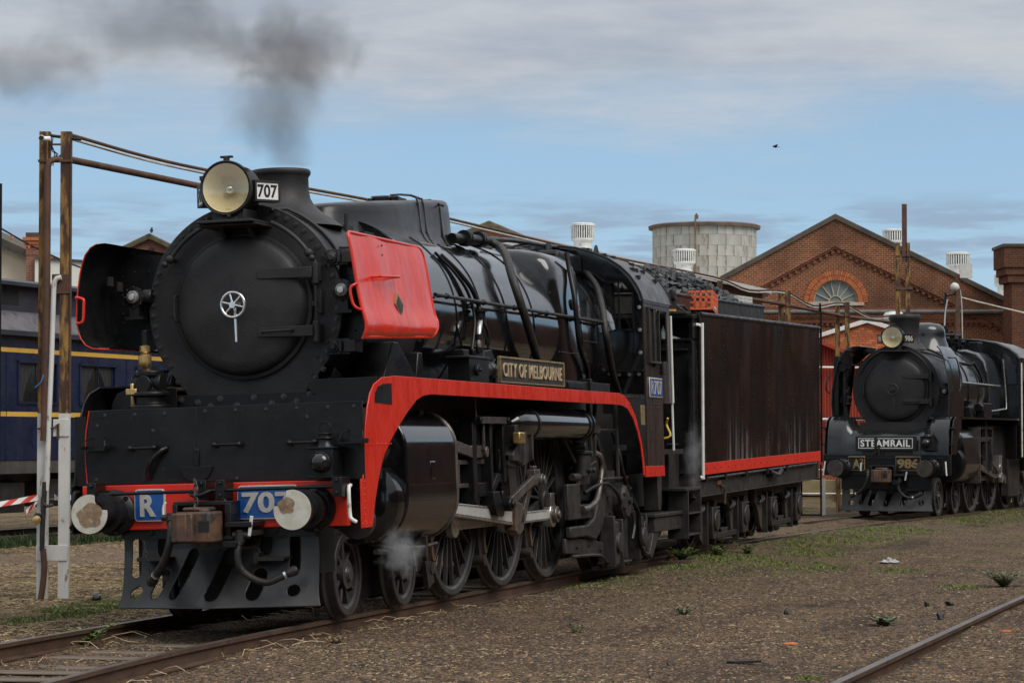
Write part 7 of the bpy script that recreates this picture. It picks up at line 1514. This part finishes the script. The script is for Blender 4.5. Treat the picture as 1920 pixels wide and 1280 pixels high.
# --- brick stack at the right edge
st = bldg('brick_chimney','broad dark brick stack with a stepped head at the right edge','chimney',19.61,105.8)
b = MB(); b.box(.0,3.0,0,2.4,8.5,9.3); b.box(.08,2.92,.08,2.3,8.2,8.5); b.box(.18,2.82,.15,2.2,7.9,8.2); b.box(.34,2.7,.25,2.1,0,7.9); b.build('stack', m_brick2, st, smooth=0)
MB().box(-.06,3.06,-.06,2.46,9.3,9.42).build('coping', m_coping, st)
# --- gable behind the big engine
g2 = bldg('brick_building','brick gable with mossy coping showing above the boiler of the large engine','building',-1.12,129.7)
b = MB(); b.prism([(-9,8.2),(0,11.95),(9,8.2),(9,0),(-9,0)],'y',0,20); b.build('wall', brick_mat('orange_brown_brick',(.24,.085,.045),(.17,.06,.035),(.3,.2,.13)), g2, smooth=0)
m_moss = pm('mossy_coping',(.075,.062,.04),(.13,.105,.065),3,.95,bump=.8,bscale=5,c3=(.05,.05,.025),s3=6)
b = MB(); b.prism([(-9,8.2),(0,11.95),(9,8.2),(9,8.5),(0,12.28),(-9,8.5)],'y',-.3,1.2); b.build('coping', m_moss, g2, .08)
# --- left background
lg = bldg('gabled_building','cream rendered gable end with a dark sloping roof edge behind the carriage','building',-24.5,99.8)
b = MB(); b.prism([(-8.5,7.4),(0,11.2),(7.2,7.98),(7.2,0),(-8.5,0)],'y',0,25); b.build('wall', m_sand, lg, smooth=0)
b = MB(); b.prism([(-8.8,7.2),(0,11.15),(7.3,7.87),(7.3,8.05),(0,11.33),(-8.8,7.38)],'y',-.35,25); b.build('barge_board', pm('grey_barge',(.34,.33,.29),(.48,.47,.42),3,.7), lg); b = MB(); b.prism([(-8.9,7.34),(0,11.33),(7.35,8.03),(7.35,8.28),(0,11.60),(-8.9,7.60)],'y',-.6,25); b.build('roof', m_coping, lg)
lc = bldg('brick_chimney','slender red brick chimney with an orange corbelled head behind the left posts','chimney',-17.72,98.5)
b = MB(); b.box(-.24,.24,-.3,.3,0,8.75); b.box(-.27,.27,-.32,.32,8.45,8.5); b.build('stack', m_brickpink, lc, smooth=0); b = MB(); b.box(-.28,.28,-.33,.33,8.75,8.85); b.box(-.33,.33,-.37,.37,8.85,8.98); b.box(-.36,.36,-.42,.42,8.98,9.1); b.build('corbel', m_arch1, lc); MB().box(-.26,.26,-.32,.32,9.1,9.28).build('pot', m_coping, lc)
lw = bldg('low_roof','low white painted roof between the left posts and the deflector','roof',-18.2,98.0)
b = MB(); b.prism([(.6,8.30),(5.2,7.98),(6.5,6.7),(6.5,0),(.6,0)],'y',0,14); b.build('sheet', pm('white_sheet',(.68,.69,.62),(.76,.77,.70),.8,.6), lw, smooth=0); b = MB(); b.prism([(.6,8.30),(5.2,7.97),(5.2,8.04),(.6,8.38)],'y',-.1,14); b.build('ridge', m_coping, lw)
lb_ = bldg('brick_building','faded pink brick gable with a dark coping left of the smokebox','building',-17.69,129.7)
b = MB(); b.prism([(-7,8.0),(0,11.35),(7,8.0),(7,0),(-7,0)],'y',0,20); b.build('wall', m_brickpink, lb_, smooth=0); b = MB(); b.prism([(-7.1,7.95),(0,11.35),(7.1,7.95),(7.1,8.25),(0,11.66),(-7.1,8.25)],'y',-.3,1); b.build('coping', m_moss, lb_, .06); MB().box(.0,.22,-.3,0,10.4,10.95).build('flue', m_dark, lb_)
# --- small brick hut, its bricks laid one by one
ht = bldg('brick_hut','small orange brick hut with a white gable trim between the tender and second engine','hut',13.33,99.9)
b = MB(); b.prism([(-1.95,0),(-1.95,5.42),(0,6.02),(1.95,5.42),(1.95,0)],'y',.02,6); hw_ = b.build('wall', pm('hut_mortar',(.40,.29,.20),(.48,.36,.26),4,.9), ht, smooth=0)
bm3 = []
for c1 in ((.48,.135,.048),(.40,.11,.042),(.54,.18,.062),(.36,.115,.055)):
    me_ = MB().box(0,.226,-.014,.03,0,.076).mesh('brick',0); me_.materials.append(pm('hut_brick',c1,tuple(x*1.18 for x in c1),7,.85)); bm3.append(me_)
n_b = 0; j = 0; z = 5.93
while n_b < 288 and z > 3.2:
    xw = 1.95 if z < 5.42 else max(0,(6.02-z-.02)/.308); x = -xw+(.119 if j % 2 else 0)
    while x+.226 < xw: obj('brick', random.choice(bm3), None, hw_, loc=(x,random.uniform(-.003,.003),z)); x += .238; n_b += 1
    z -= .088; j += 1
b = MB(); b.box(-1.95,1.95,-.012,.02,0,z+.08); b.build('lower_brickwork', brick_mat('hut_lower_brick',(.46,.13,.045),(.38,.105,.04),(.40,.29,.20)), hw_, smooth=0)
b = MB(); b.prism([(-2.1,5.36),(0,6.01),(2.1,5.36),(2.1,5.52),(0,6.18),(-2.1,5.52)],'y',-.15,.1); b.build('barge_board', m_white, ht, .01); MB().prism([(-2.05,5.42),(0,6.05),(2.05,5.42),(2.05,5.5),(0,6.14),(-2.05,5.5)],'y',.1,6.2).build('roof', m_zinc, ht)
vt = bldg('roof_vent','squat white ventilator cowl beside the hut gable above the second engine','ventilator',14.0,97.5)
MB().lathe([(.2,5.0),(.2,5.9),(.36,5.95),(.38,6.2),(.30,6.3),(0,6.34)],'z',(0,0,0),20).build('cowl', m_ventw, vt)
# --- red shed and rails
rs_ = bldg('metal_shed','red corrugated metal shed seen between the tender and second engine','shed',10.9,88.0)
m_redshed = pm('faded_red_sheet',(.26,.042,.026),(.34,.06,.038),1.4,.7,stretch=(1,1,.3),spec=.1)
z_ = [];
for k in range(60): x = -1.5+.1*k; z_ += [(x,.0),(x+.03,.035),(x+.06,.035),(x+.09,0)]
z_ = z_ + [(4.5,.3),(-1.5,.3)]
b = MB(); b.prism([(x,-y) if y != .3 else (x,y) for x,y in z_],'z',-.2,1.0)
b.v = [(x,y,zz if zz < .5 else 4.50-.40*x) for x,y,zz in b.v]; b.build('wall', m_redshed, rs_, smooth=0)
b = MB(); b.prism([(-.4,4.40),(3.2,4.40),(3.2,4.95),(-.4,4.95)],'x',-1.7,-1.699) if False else None
b = MB(); b.add([(-1.7,-.4,5.18),(4.7,-.4,2.62),(4.7,6,2.62),(-1.7,6,5.18),(-1.7,-.4,5.30),(4.7,-.4,2.74),(4.7,6,2.74),(-1.7,6,5.30)],[(0,3,2,1),(4,5,6,7),(0,1,5,4),(1,2,6,5),(2,3,7,6),(3,0,4,7)]); b.build('roof', m_redshed, rs_)
b = MB(); b.tube([(-1.6,-.25,4.03),(4.5,-.25,4.0)],.04,8); b.tube([(-1.6,-.25,2.32),(4.5,-.25,2.30)],.04,8); b.build('white_rail', m_white, rs_)
# --- wire fence
fc_ = bldg('wire_fence','low wire mesh fence with white posts and bottom rail behind the tender','fence',9.3,76.0)
for x in (-1.9,.0,1.9,3.8): MB().box(x-.05,x+.05,-.05,.05,-.35,.85).build('post', m_whitepost, fc_)
b = MB(); b.tube([(-2.2,0,.80),(4,0,.80)],.02,6); b.tube([(-2.2,-.02,.12),(4,-.02,.12)],.025,6); b.build('rail', m_whitepost, fc_)
b = MB()
for k in range(-8,64):
    x = -2.2+.1*k; b.obox((x,0,.12),(x+.68,0,.8),.008,.008); b.obox((x+.68,0,.12),(x,0,.8),.008,.008)
b.build('mesh', pm('wire_yellow',(.30,.24,.12),(.36,.3,.16),5,.6), fc_, smooth=0)
MB().box(-2.5,4.5,.1,.5,-.4,.5).build('kerb_wall', pm('sandstone',(.26,.20,.11),(.34,.27,.16),3,.9), fc_, .02)
wp2 = bldg('white_post','plain short white post beside the rear corner of the tender','post',7.35,63); MB().box(-.06,.06,-.04,.04,-.3,.75).build('post', m_whitepost, wp2)
# --- what stands behind the photographer and is mirrored in the paintwork
rw = thing('brick_workshop','long brick workshop facing the engines across the yard, mirrored in the black paint','workshop',(10,-21,0))
b = MB(); b.box(-75,330,-16,0,0,9.0); b.build('wall', m_brick2, rw, smooth=0)
b = MB(); b.prism([(.3,8.9),(.3,9.2),(-8,12.6),(-16.3,9.2),(-16.3,8.9)],'x',-75.3,330.3); b.build('roof', m_coping, rw, smooth=0)
for k in range(40): MB().box(-70+10*k,-67+10*k,.0,.05,1.8,4.6).build('window', m_dark, rw)
# --- left edge: pole with a string of festoon lights
fp = bldg('pole','thin dark pole at the very left edge','pole',-6.745,35); MB().cyl('z',(0,0,0),.022,-.3,5.06,10).build('shaft', m_satin, fp)
fs = thing('festoon_lights','black cable with small orange bulbs hanging at the upper left','string lights')
pa, pb = at(-6.74,35,4.47), at(-6.05,46.6,4.42); cpts = [pa.lerp(pb,t/12)+Vector((0,0,-.20*4*(t/12)*(1-t/12))) for t in range(13)]
rail_tube(fs,'cable',cpts,.012,m_dark,6)
for t in (.6,1.6,2.9,4.2,5.6,7.2,8.8,10.4):
    p = cpts[int(t)].lerp(cpts[int(t)+1],t-int(t)); b = MB(); b.cyl('z',(p.x,p.y,0),.012,p.z-.03,p.z,6); b.lathe([(.0,p.z-.07),(.014,p.z-.062),(.017,p.z-.045),(.010,p.z-.03)],'z',(p.x,p.y,0),8); b.build('bulb', m_orange, fs)
# --- birds
def bird(label, p, rz, fly):
    t = thing('bird', label, 'bird', p, (0,0,rz)); m = m_dark; b = MB()
    if fly:
        b.ball((0,0,0),.06,10,2.2,1,.9); b.ball((.15,0,.02),.038,8,1.2,1,1); b.prism([(-.12,-.02),(-.28,-.06),(-.28,.06),(-.12,.02)],'z',-.01,.01)
        body = b.build('body', m, t); t.scale = (.42,.42,.42)
        for s in (-1,1):
            w2 = MB(); w2.loft([[(.08,s*.03,.02),(-.09,s*.03,.02),(-.09,s*.03,.005),(.08,s*.03,.005)],[(.10,s*.16,.10),(-.07,s*.16,.10),(-.07,s*.16,.09),(.10,s*.16,.09)],[(.0,s*.34,.13),(-.05,s*.34,.13),(-.05,s*.34,.125),(.0,s*.34,.125)]]); w2.build('wing', m, body)
    else:
        b.ball((0,0,.14),.08,10,1.5,1,1.1); b.ball((.10,0,.25),.05,10); b.prism([(.14,.25),(.2,.24),(.14,.23)],'y',-.01,.01); b.prism([(-.1,.12),(-.28,.03),(-.26,.0),(-.06,.07)],'y',-.03,.03); b.cyl('z',(0,.03,0),.01,0,.1,6); b.cyl('z',(0,-.03,0),.01,0,.1,6); b.build('body', m, t)
bird('dark bird flying in the clear sky above the brick gable', at(6.95,70,9.37), 2.2, True)
bird('dark bird perched on the peak of the pink gable at left', at(-17.55,129.3,11.64), .3, False)

# ================================================================== loose things on the ground
def scatter_tris(name, pts, sizes, mat, flat=.6, kind='stuff', smooth=False, seed=3):
    """thousands of small angular stones in one mesh (numpy)"""
    rg = np.random.default_rng(seed); n = len(pts)
    base = np.array([(1,0,0),(-.5,.87,0),(-.5,-.87,0),(.35,.2,.8),(-.4,-.1,.7)]); tri = np.array([(0,1,3),(1,4,3),(1,2,4),(2,0,3),(2,3,4)])
    V = np.repeat(base[None], n, 0)*(1+.35*(rg.random((n,5,3))-.5)); a = rg.random(n)*6.28; c, s = np.cos(a), np.sin(a)
    x = V[...,0]*c[:,None]-V[...,1]*s[:,None]; y = V[...,0]*s[:,None]+V[...,1]*c[:,None]
    st_ = .65+.7*rg.random((n,1)); V = np.stack([x*st_, y/st_, V[...,2]*flat-.15], -1)*sizes[:,None,None]+pts[:,None,:]
    F = (tri[None]+np.arange(n)[:,None,None]*5).reshape(-1)
    return raw_mesh(name, V.reshape(-1,3), F, 3, mat, kind)
def raw_mesh(name, V, F, k, mat, kind):
    me = bpy.data.meshes.new(name); me.vertices.add(len(V)); me.vertices.foreach_set('co', np.ascontiguousarray(V, dtype=np.float32).ravel())
    nf = len(F)//k; me.loops.add(len(F)); me.loops.foreach_set('vertex_index', np.ascontiguousarray(F, dtype=np.int32)); me.polygons.add(nf); me.polygons.foreach_set('loop_start', np.arange(0,len(F),k,dtype=np.int32)); me.polygons.foreach_set('loop_total', np.full(nf,k,dtype=np.int32)); me.update(); me.validate()
    me.materials.append(mat); o = bpy.data.objects.new(name, me); col.objects.link(o); o['kind'] = kind; return o
def view_pts(n, z0, z1, seed, p=1.6):
    rg = np.random.default_rng(seed); u = rg.random(n); q = 1-p; Z = (z0**q+u*(z1**q-z0**q))**(1/q); X = (rg.random(n)*2-1)*.206*Z
    x = CAM.x+rgt.x*X+fwd.x*Z; y = CAM.y+rgt.y*X+fwd.y*Z; return x, y, Z
def keep(x, y, gap=.10):
    d = np.abs(np.abs(y-yc(x))-.84); d2 = np.minimum(np.abs(y-yr(x)), np.abs(y-yr(x)+1.68)); return (d > gap) & (d2 > gap*.8)
mg = [pm('cinder', (.026,.0175,.0125), (.056,.036,.023), 40, .9), pm('gravel_brown', (.112,.067,.037), (.185,.116,.065), 40, .9), pm('gravel_pale', (.28,.195,.115), (.42,.32,.21), 40, .9)]
for nm, n, mt, s0, s1, sd_2 in (('cinders', 22000, mg[0], .012, .036, 21), ('gravel', 26000, mg[1], .011, .036, 22), ('chips', 5500, mg[2], .009, .026, 23)):
    x, y, Z = view_pts(n, 17.3, 62, sd_2); k = keep(x,y); x, y, Z = x[k], y[k], Z[k]
    rg = np.random.default_rng(sd_2+50); sz = s0+(s1-s0)*rg.random(len(x))**2.2; sz[rg.random(len(x)) < .012] *= 2.0
    scatter_tris(nm, np.stack([x,y,gz(x,y)],-1), sz, mt, .55, seed=sd_2)
def strips(name, x, y, L_, wd_, mat, seed, lift=.006, bd=.5):
    rg = np.random.default_rng(seed); n = len(x); a = rg.random(n)*6.28; bend = (rg.random(n)-.5)*bd; V = np.zeros((n,8,3)); 
    for i in range(4):
        t = i/3; ang = a+bend*(t-.5); dx, dy = np.cos(ang), np.sin(ang); px = x+dx*L_*(t-.5); py = y+dy*L_*(t-.5); pz = gz(px,py)+lift+.25*L_*np.sin(t*3.14)*rg.random(n)*rg.random(n)
        for s in (0,1): V[:,2*i+s] = np.stack([px-dy*wd_*(s-.5), py+dx*wd_*(s-.5), pz+.004*s],-1)
    q = np.array([(0,2,3,1),(2,4,5,3),(4,6,7,5)]); F = (q[None]+np.arange(n)[:,None,None]*8).reshape(-1)
    return raw_mesh(name, V.reshape(-1,3), F, 4, mat, 'stuff')
m_straw = pm('dry_straw', (.26,.185,.09), (.42,.32,.17), 30, .8)
m_straw2 = pm('dry_stalk', (.34,.25,.14), (.48,.38,.24), 30, .8)
rg = np.random.default_rng(77)
x, y, Z = view_pts(70000, 17.5, 50, 31, 1.4); k = (y > 1.3) & (vnoise(x,y,1.6,9)+.35*vnoise(x,y,.5,12) > .52) & keep(x,y); x, y = x[k], y[k]
strips('dry_grass_litter', x, y, .03+.08*rg.random(len(x))**1.5, .0035+.003*rg.random(len(x)), m_straw, 32)
x, y, Z = view_pts(15000, 17.5, 45, 33, 1.6); k = keep(x,y,.05) & ((y < 1.3)) & (vnoise(x,y,1.1,19) > .45); x, y = x[k], y[k]
strips('twigs', x, y, .015+.05*rg.random(len(x))**2, .003+.003*rg.random(len(x)), m_straw, 34)
# dead stalks along the rails
tt = rg.uniform(-6,6,300); off = rg.choice((-1.0,-.98,.70,-.66,1.0),300)+rg.normal(0,.12,300); strips('dead_stalks', tt, yc(tt)+off, .12+.28*rg.random(300), np.full(300,.005), m_straw2, 35, .02, 1.0)
# orange leaf litter
x, y, Z = view_pts(500, 17.6, 45, 36, 1.4); k = keep(x,y) & (y < 1) ; x, y = x[k][:150], y[k][:150]
strips('fallen_leaves', x, y, .02+.035*rg.random(len(x)), .012+.016*rg.random(len(x)), pm('dry_leaf',(.30,.11,.03),(.42,.20,.07),20,.7), 37)
# grass
def grass(name, spots, mat, h0, h1, seed, lean=.5):
    rg = np.random.default_rng(seed); P = []; H = []
    for cx, cy, rad, n in spots:
        r = rad*np.sqrt(rg.random(n)); a = rg.random(n)*6.28; px = cx+r*np.cos(a)*1.5; py = cy+r*np.sin(a)*.8; q = vnoise(px,py,.3,40) > .33; P.append(np.stack([px[q],py[q]],-1)); H.append((h0+(h1-h0)*rg.random(q.sum()))*(1.1-.7*(r[q]/rad)))
    P = np.concatenate(P); H = np.concatenate(H); n = len(P); z = gz(P[:,0],P[:,1]); a = rg.random(n)*6.28; w_ = .006+.006*rg.random(n); l = lean*H*(rg.random(n)+.2); b2 = rg.random(n)*6.28
    V = np.zeros((n,5,3)); dx, dy = np.cos(a), np.sin(a)
    for i, (t, ww) in enumerate(((0,1),(.55,.8))):
        for s in (0,1): V[:,2*i+s] = np.stack([P[:,0]+dx*w_*ww*(s*2-1)+np.cos(b2)*l*t*t, P[:,1]+dy*w_*ww*(s*2-1)+np.sin(b2)*l*t*t, z-.01+H*t],-1)
    V[:,4] = np.stack([P[:,0]+np.cos(b2)*l, P[:,1]+np.sin(b2)*l, z+H*.92],-1)
    F = (np.array([(0,1,3),(0,3,2),(2,3,4)])[None]+np.arange(n)[:,None,None]*5).reshape(-1)
    return raw_mesh(name, V.reshape(-1,3), F, 3, mat, 'stuff')
m_grass = pm('yard_grass', (.095,.13,.026), (.17,.20,.05), 22, .6, c3=(.26,.22,.085), s3=9); m_grassd = pm('rank_grass', (.018,.036,.008), (.04,.065,.016), 3, .6)
GS = [(3.72,3.08,.5,1200),(4.5,3.1,.6,2200),(5.3,3.25,.55,2200),(6.3,3.55,.4,900),(2.7,3.05,.35,600),(17.2,-1.15,.5,900),(16.2,-1.6,.5,800),(17.2,-1.8,.6,900),(14.5,-1.4,.45,500),(15.6,-2.35,.6,700),(12.0,-1.0,.5,500),(21.1,-1.9,.8,1600),(23.4,-2.1,1.0,2200),(24.7,-2.3,1.0,2000),(19.2,-2.4,.7,900),(27.9,-2.2,.9,1300),(28.9,-2.7,.9,1100),(15.3,-4.2,.5,500),(35.5,-2.9,1.3,1600),(37.5,-3.1,1.3,1500),(40.5,-3.4,1.3,1400),(10.9,-5.6,.35,250),(16.5,-2.6,.6,600),(15.5,-3.1,.6,500),(42,-3.5,1.3,900),(10.2,-1.05,.35,250),(-1.8,-5.85,.12,260),(44,3.0,1.6,1500),(47,2.2,1.6,1200),(30.5,-1.9,.8,700)]
grass('grass', [(a,b_,c*1.15,int(n*1.9)) for a,b_,c,n in GS], m_grass, .012, .05, 51, 1.0)
GB = []
for t in np.arange(-1.5,9,.35): p = CO+cdir*t+cn*random.uniform(-.5,.1); GB.append((p.x,p.y,.35,260))
# low creeping cover in ragged patches right of the track
rg = np.random.default_rng(91); cx = rg.uniform(9,46,2600); cy = -rg.uniform(.9,5.2,2600)*(.55+.45*(cx/46)); q = (vnoise(cx,cy,1.9,61)+.5*vnoise(cx,cy,.6,62) > .86); cx, cy = cx[q], cy[q]
grass('ground_cover', [(a,b_,.22,26) for a,b_ in zip(cx,cy)], pm('creeping_cover',(.10,.115,.03),(.17,.18,.055),26,.7,c3=(.22,.18,.08),s3=8), .008, .028, 92, 1.6)
cx = rg.uniform(-2,12,500); cy = -rg.uniform(1.2,6,500); q = (vnoise(cx,cy,1.1,63)+.4*vnoise(cx,cy,.5,64) > .98); cx, cy = cx[q], cy[q]
grass('seedling_cover', [(a,b_,.14,9) for a,b_ in zip(cx,cy)], pm('seedling_green',(.13,.155,.085),(.20,.225,.13),20,.7), .008, .03, 93, 1.6)
grass('weed_strip', GB, m_grassd, .10, .32, 52)
# single weeds
def weed(label, x, y, h, nst, seed, mat, w_=.05):
    rg = random.Random(seed); b = MB(); z = float(gz(x,y))
    for i in range(nst):
        a = rg.uniform(0,6.28); ln = h*rg.uniform(.6,1.1); sp_ = rg.uniform(.5,1.6); p0 = Vector((x+rg.uniform(-.02,.02),y+rg.uniform(-.02,.02),z-.01)); p1 = p0+Vector((math.cos(a)*sp_*ln*.45,math.sin(a)*sp_*ln*.45,ln*.5)); p2 = p1+Vector((math.cos(a)*sp_*ln*.4,math.sin(a)*sp_*ln*.4,ln*.22))
        b.tube([p0,p1,p2],[.004,.003,.0015],4)
        for j in range(16):
            t = .12+.88*j/15; q = p0.lerp(p1,t*2) if t < .5 else p1.lerp(p2,t*2-1); aa = a+rg.uniform(-2,2); L2 = w_*rg.uniform(.5,1.1)*(1.2-t*.5); d = Vector((math.cos(aa),math.sin(aa),rg.uniform(-.1,.6))).normalized(); s = d.cross(Vector((0,0,1))).normalized()*L2*.42
            k = len(b.v); b.v += [tuple(q), tuple(q+d*L2*.5+s), tuple(q+d*L2), tuple(q+d*L2*.5-s+Vector((0,0,.004)))]; b.f += [(k,k+1,k+2),(k,k+2,k+3)]
    me_ = b.mesh('weed', 0, weld=False); o = obj('weed_plant', me_, mat); return tag(o, label, 'weed')
m_w1 = pm('weed_grey_green', (.13,.155,.085), (.20,.225,.13), 20, .7); m_w2 = pm('weed_green', (.09,.14,.035), (.15,.20,.055), 20, .7)
weed('bushy weed growing at the foot of the tender step',16.05,-1.0,.24,40,1,m_w2); weed('small yellowish weed just right of the tender step weed',17.1,-1.3,.18,30,2,m_w2); weed('rounded grey green weed bush beside the right rail',11.05,-6.12,.26,70,3,m_w1,.04)
weed('low spreading pale weed in open gravel left of the right rail',4.15,-5.6,.13,40,4,m_w1,.05); weed('leafy weed in the grass under the tender',18.3,-1.55,.26,16,5,m_w2); weed('young green weed sprouting between the rails at left',-.24,.93,.27,5,6,m_w2,.085)
weed('tiny flat weed at the centre of the gravel',5.11,-3.38,.14,14,8,m_w1,.04); weed('dry little weed beside the driving wheels',2.56,-2.88,.14,8,11,m_w1,.035); weed('dry orange weed clump beside the near rail',.35,-1.25,.10,10,12,m_straw2,.035)
# lumps and scraps
def lump(label, x, y, s, k, mat=None):
    o = bpy.data.objects.new('coal_lump', LM[k]); col.objects.link(o); o.location = (x,y,float(gz(x,y))+s*.35); o.rotation_euler = (k,k*2.,k*3.); o.scale = (s*1.3,s,s*.7); return tag(o, label, 'coal')
lump('black coal lump on the grass right of the left posts',5.98,3.69,.07,0); lump('coal lump against the right rail',5.06,-6.05,.06,1); lump('coal lump left of the right rail, furthest of three',7.6,-5.6,.045,2); lump('coal lump left of the right rail, middle one',7.62,-5.85,.05,3); lump('dark coal lump in the middle of the gravel',5.4,-4.41,.038,4)
t = thing('plastic_sheet','crumpled grey white plastic sheet lying on the gravel','litter',(17.4,-3.85,float(gz(17.4,-3.85))))
m_sheet = pm('dirty_plastic', (.30,.30,.29), (.48,.48,.46), 12, .5)
mb = MB(); n = 14
for i in range(n):
    for j in range(n): u, v = i/(n-1)-.5, j/(n-1)-.5; mb.v.append((u*.36,v*.26,.01+.06*abs(math.sin(u*9+v*5)*math.cos(v*8-u*4))*(1-2*max(abs(u),abs(v)))*1.6+.015*random.random()))
for i in range(n-1):
    for j in range(n-1): o = i*n+j; mb.f.append((o,o+n,o+n+1,o+1))
ps = mb.build('sheet', m_sheet, t, smooth=0); md = ps.modifiers.new('film','SOLIDIFY'); md.thickness = .004
t = thing('metal_scrap','flat dark metal scrap lying at the bottom of the gravel','scrap',(-.69,-5.13,float(gz(-.69,-5.13))+.01),(0,0,-1.1))
MB().prism([(-.15,-.02),(-.1,-.07),(.02,-.04),(.15,.0),(.07,.04),(-.08,.05)],'z',0,.02).build('plate', m_dark, t)
t = thing('broken_brick','bright orange brick fragment lying in the gravel','brick',(2.05,-5.03,float(gz(2.05,-5.03))))
MB().prism([(-.09,-.05),(.06,-.07),(.10,.0),(.02,.06),(-.08,.04)],'z',-.03,.012).build('fragment', pm('orange_fragment',(.50,.11,.02),(.60,.16,.04),20,.8), t, .008)
t = thing('brick_bat','smaller orange brick chip beyond the right rail','brick',(3.47,-6.85,float(gz(3.47,-6.85)))); MB().prism([(-.07,-.04),(.06,-.05),(.07,.03),(-.05,.04)],'z',-.03,.01).build('fragment', pm('orange_chip',(.45,.10,.02),(.52,.14,.04),20,.8), t, .006)

# ================================================================== smoke and steam
def smoke(name, lo, hi, dens_fn, color, strength, label=None):
    b = MB().box(lo[0],hi[0],lo[1],hi[1],lo[2],hi[2]); m = bpy.data.materials.new(name); m.use_nodes = True; t = m.node_tree; t.nodes.clear()
    out = t.nodes.new('ShaderNodeOutputMaterial'); v = t.nodes.new('ShaderNodeVolumePrincipled'); v.inputs['Color'].default_value = (*color,1); v.inputs['Anisotropy'].default_value = .1
    tc = t.nodes.new('ShaderNodeTexCoord'); sp = t.nodes.new('ShaderNodeSeparateXYZ'); L(t, tc.outputs['Object'], sp.inputs[0])
    def nz(s, d=4, off=(0,0,0), st=(1,1,1)):
        mp = t.nodes.new('ShaderNodeMapping'); mp.inputs['Location'].default_value = off; mp.inputs['Scale'].default_value = st; L(t, tc.outputs['Object'], mp.inputs[0])
        n = t.nodes.new('ShaderNodeTexNoise'); n.inputs['Scale'].default_value = s; n.inputs['Detail'].default_value = d; n.inputs['Roughness'].default_value = .6; n.inputs['Distortion'].default_value = .6; L(t, mp.outputs[0], n.inputs['Vector']); return n.outputs[0]
    d = dens_fn(t, sp.outputs['X'], sp.outputs['Y'], sp.outputs['Z'], nz); L(t, M(t,'MULTIPLY', d, strength), v.inputs['Density']); L(t, v.outputs[0], out.inputs['Volume'])
    return b.build(name, m, None, smooth=0, kind='stuff')
def plume(t, X, Y, Z, nz):
    # thin column rising from the chimney into a dense billow, then a sheet drifting to the far side
    n = nz(2.0, 5, (0,0,3)); n2 = nz(1.0, 4, (5,1,0), (1,.8,1.3)); n3 = nz(3.4, 4, (2,2,2))
    def ell(c, r, k=1.5, lo=.25, hi=1.1):
        q = None
        for P, c_, r_ in ((X, c[0], r[0]), (Y, c[1], r[1]), (Z, c[2], r[2])):
            d = M(t,'DIVIDE', M(t,'SUBTRACT', P, c_), r_); d = M(t,'MULTIPLY', d, d); q = d if q is None else M(t,'ADD', q, d)
        return M(t,'SUBTRACT', 1.0, SS(t, M(t,'ADD', M(t,'SQRT', q), M(t,'ADD', M(t,'MULTIPLY', M(t,'SUBTRACT', n, .5), k), M(t,'MULTIPLY', M(t,'SUBTRACT', n3, .5), .7))), lo, hi))
    col_ = M(t,'ADD', M(t,'MULTIPLY', ell((2.5,.02,4.50),(.30,.30,.55),.8), .8), M(t,'MULTIPLY', ell((2.52,.17,5.0),(.46,.58,.55),1.6), .72))
    bil = M(t,'ADD', M(t,'MULTIPLY', ell((2.6,-.02,5.58),(.54,.68,.48)), 1.08), M(t,'MULTIPLY', ell((2.6,.55,5.65),(.5,.5,.35)), .5))
    tail = M(t,'ADD', M(t,'MULTIPLY', ell((2.7,1.55,5.85),(.6,1.3,.45),1.9), .40), M(t,'MULTIPLY', ell((2.7,3.0,5.50),(.6,1.0,.36),1.9), .55))
    tail = M(t,'ADD', tail, M(t,'MULTIPLY', ell((2.7,1.0,6.6),(.7,1.9,.55),1.8), .45))
    return M(t,'ADD', M(t,'ADD', col_, bil), tail)
smoke('smoke_plume', (1.5,-1.0,4.40), (3.7,4.6,7.2), plume, (.36,.335,.325), 1.7)
def puff(c, r):
    def f(t, X, Y, Z, nz):
        dx = M(t,'DIVIDE', M(t,'SUBTRACT', X, c[0]), r[0]); dy = M(t,'DIVIDE', M(t,'SUBTRACT', Y, c[1]), r[1]); dz = M(t,'DIVIDE', M(t,'SUBTRACT', Z, c[2]), r[2])
        d = M(t,'SQRT', M(t,'ADD', M(t,'ADD', M(t,'MULTIPLY', dx, dx), M(t,'MULTIPLY', dy, dy)), M(t,'MULTIPLY', dz, dz)))
        return M(t,'SUBTRACT', 1.0, SS(t, M(t,'ADD', d, M(t,'MULTIPLY', M(t,'SUBTRACT', nz(7, 5), .5), 2.2)), .05, 1.05))
    return f
smoke('steam_puff', (1.2,-1.66,.36), (1.98,-1.2,.92), puff((1.66,-1.42,.64),(.30,.2,.23)), (.95,.95,.96), 3.2)
smoke('steam_wisp', (14.2,-1.62,.9), (15.2,-1.3,2.1), puff((14.7,-1.47,1.45),(.4,.14,.55)), (.92,.92,.93), .9)
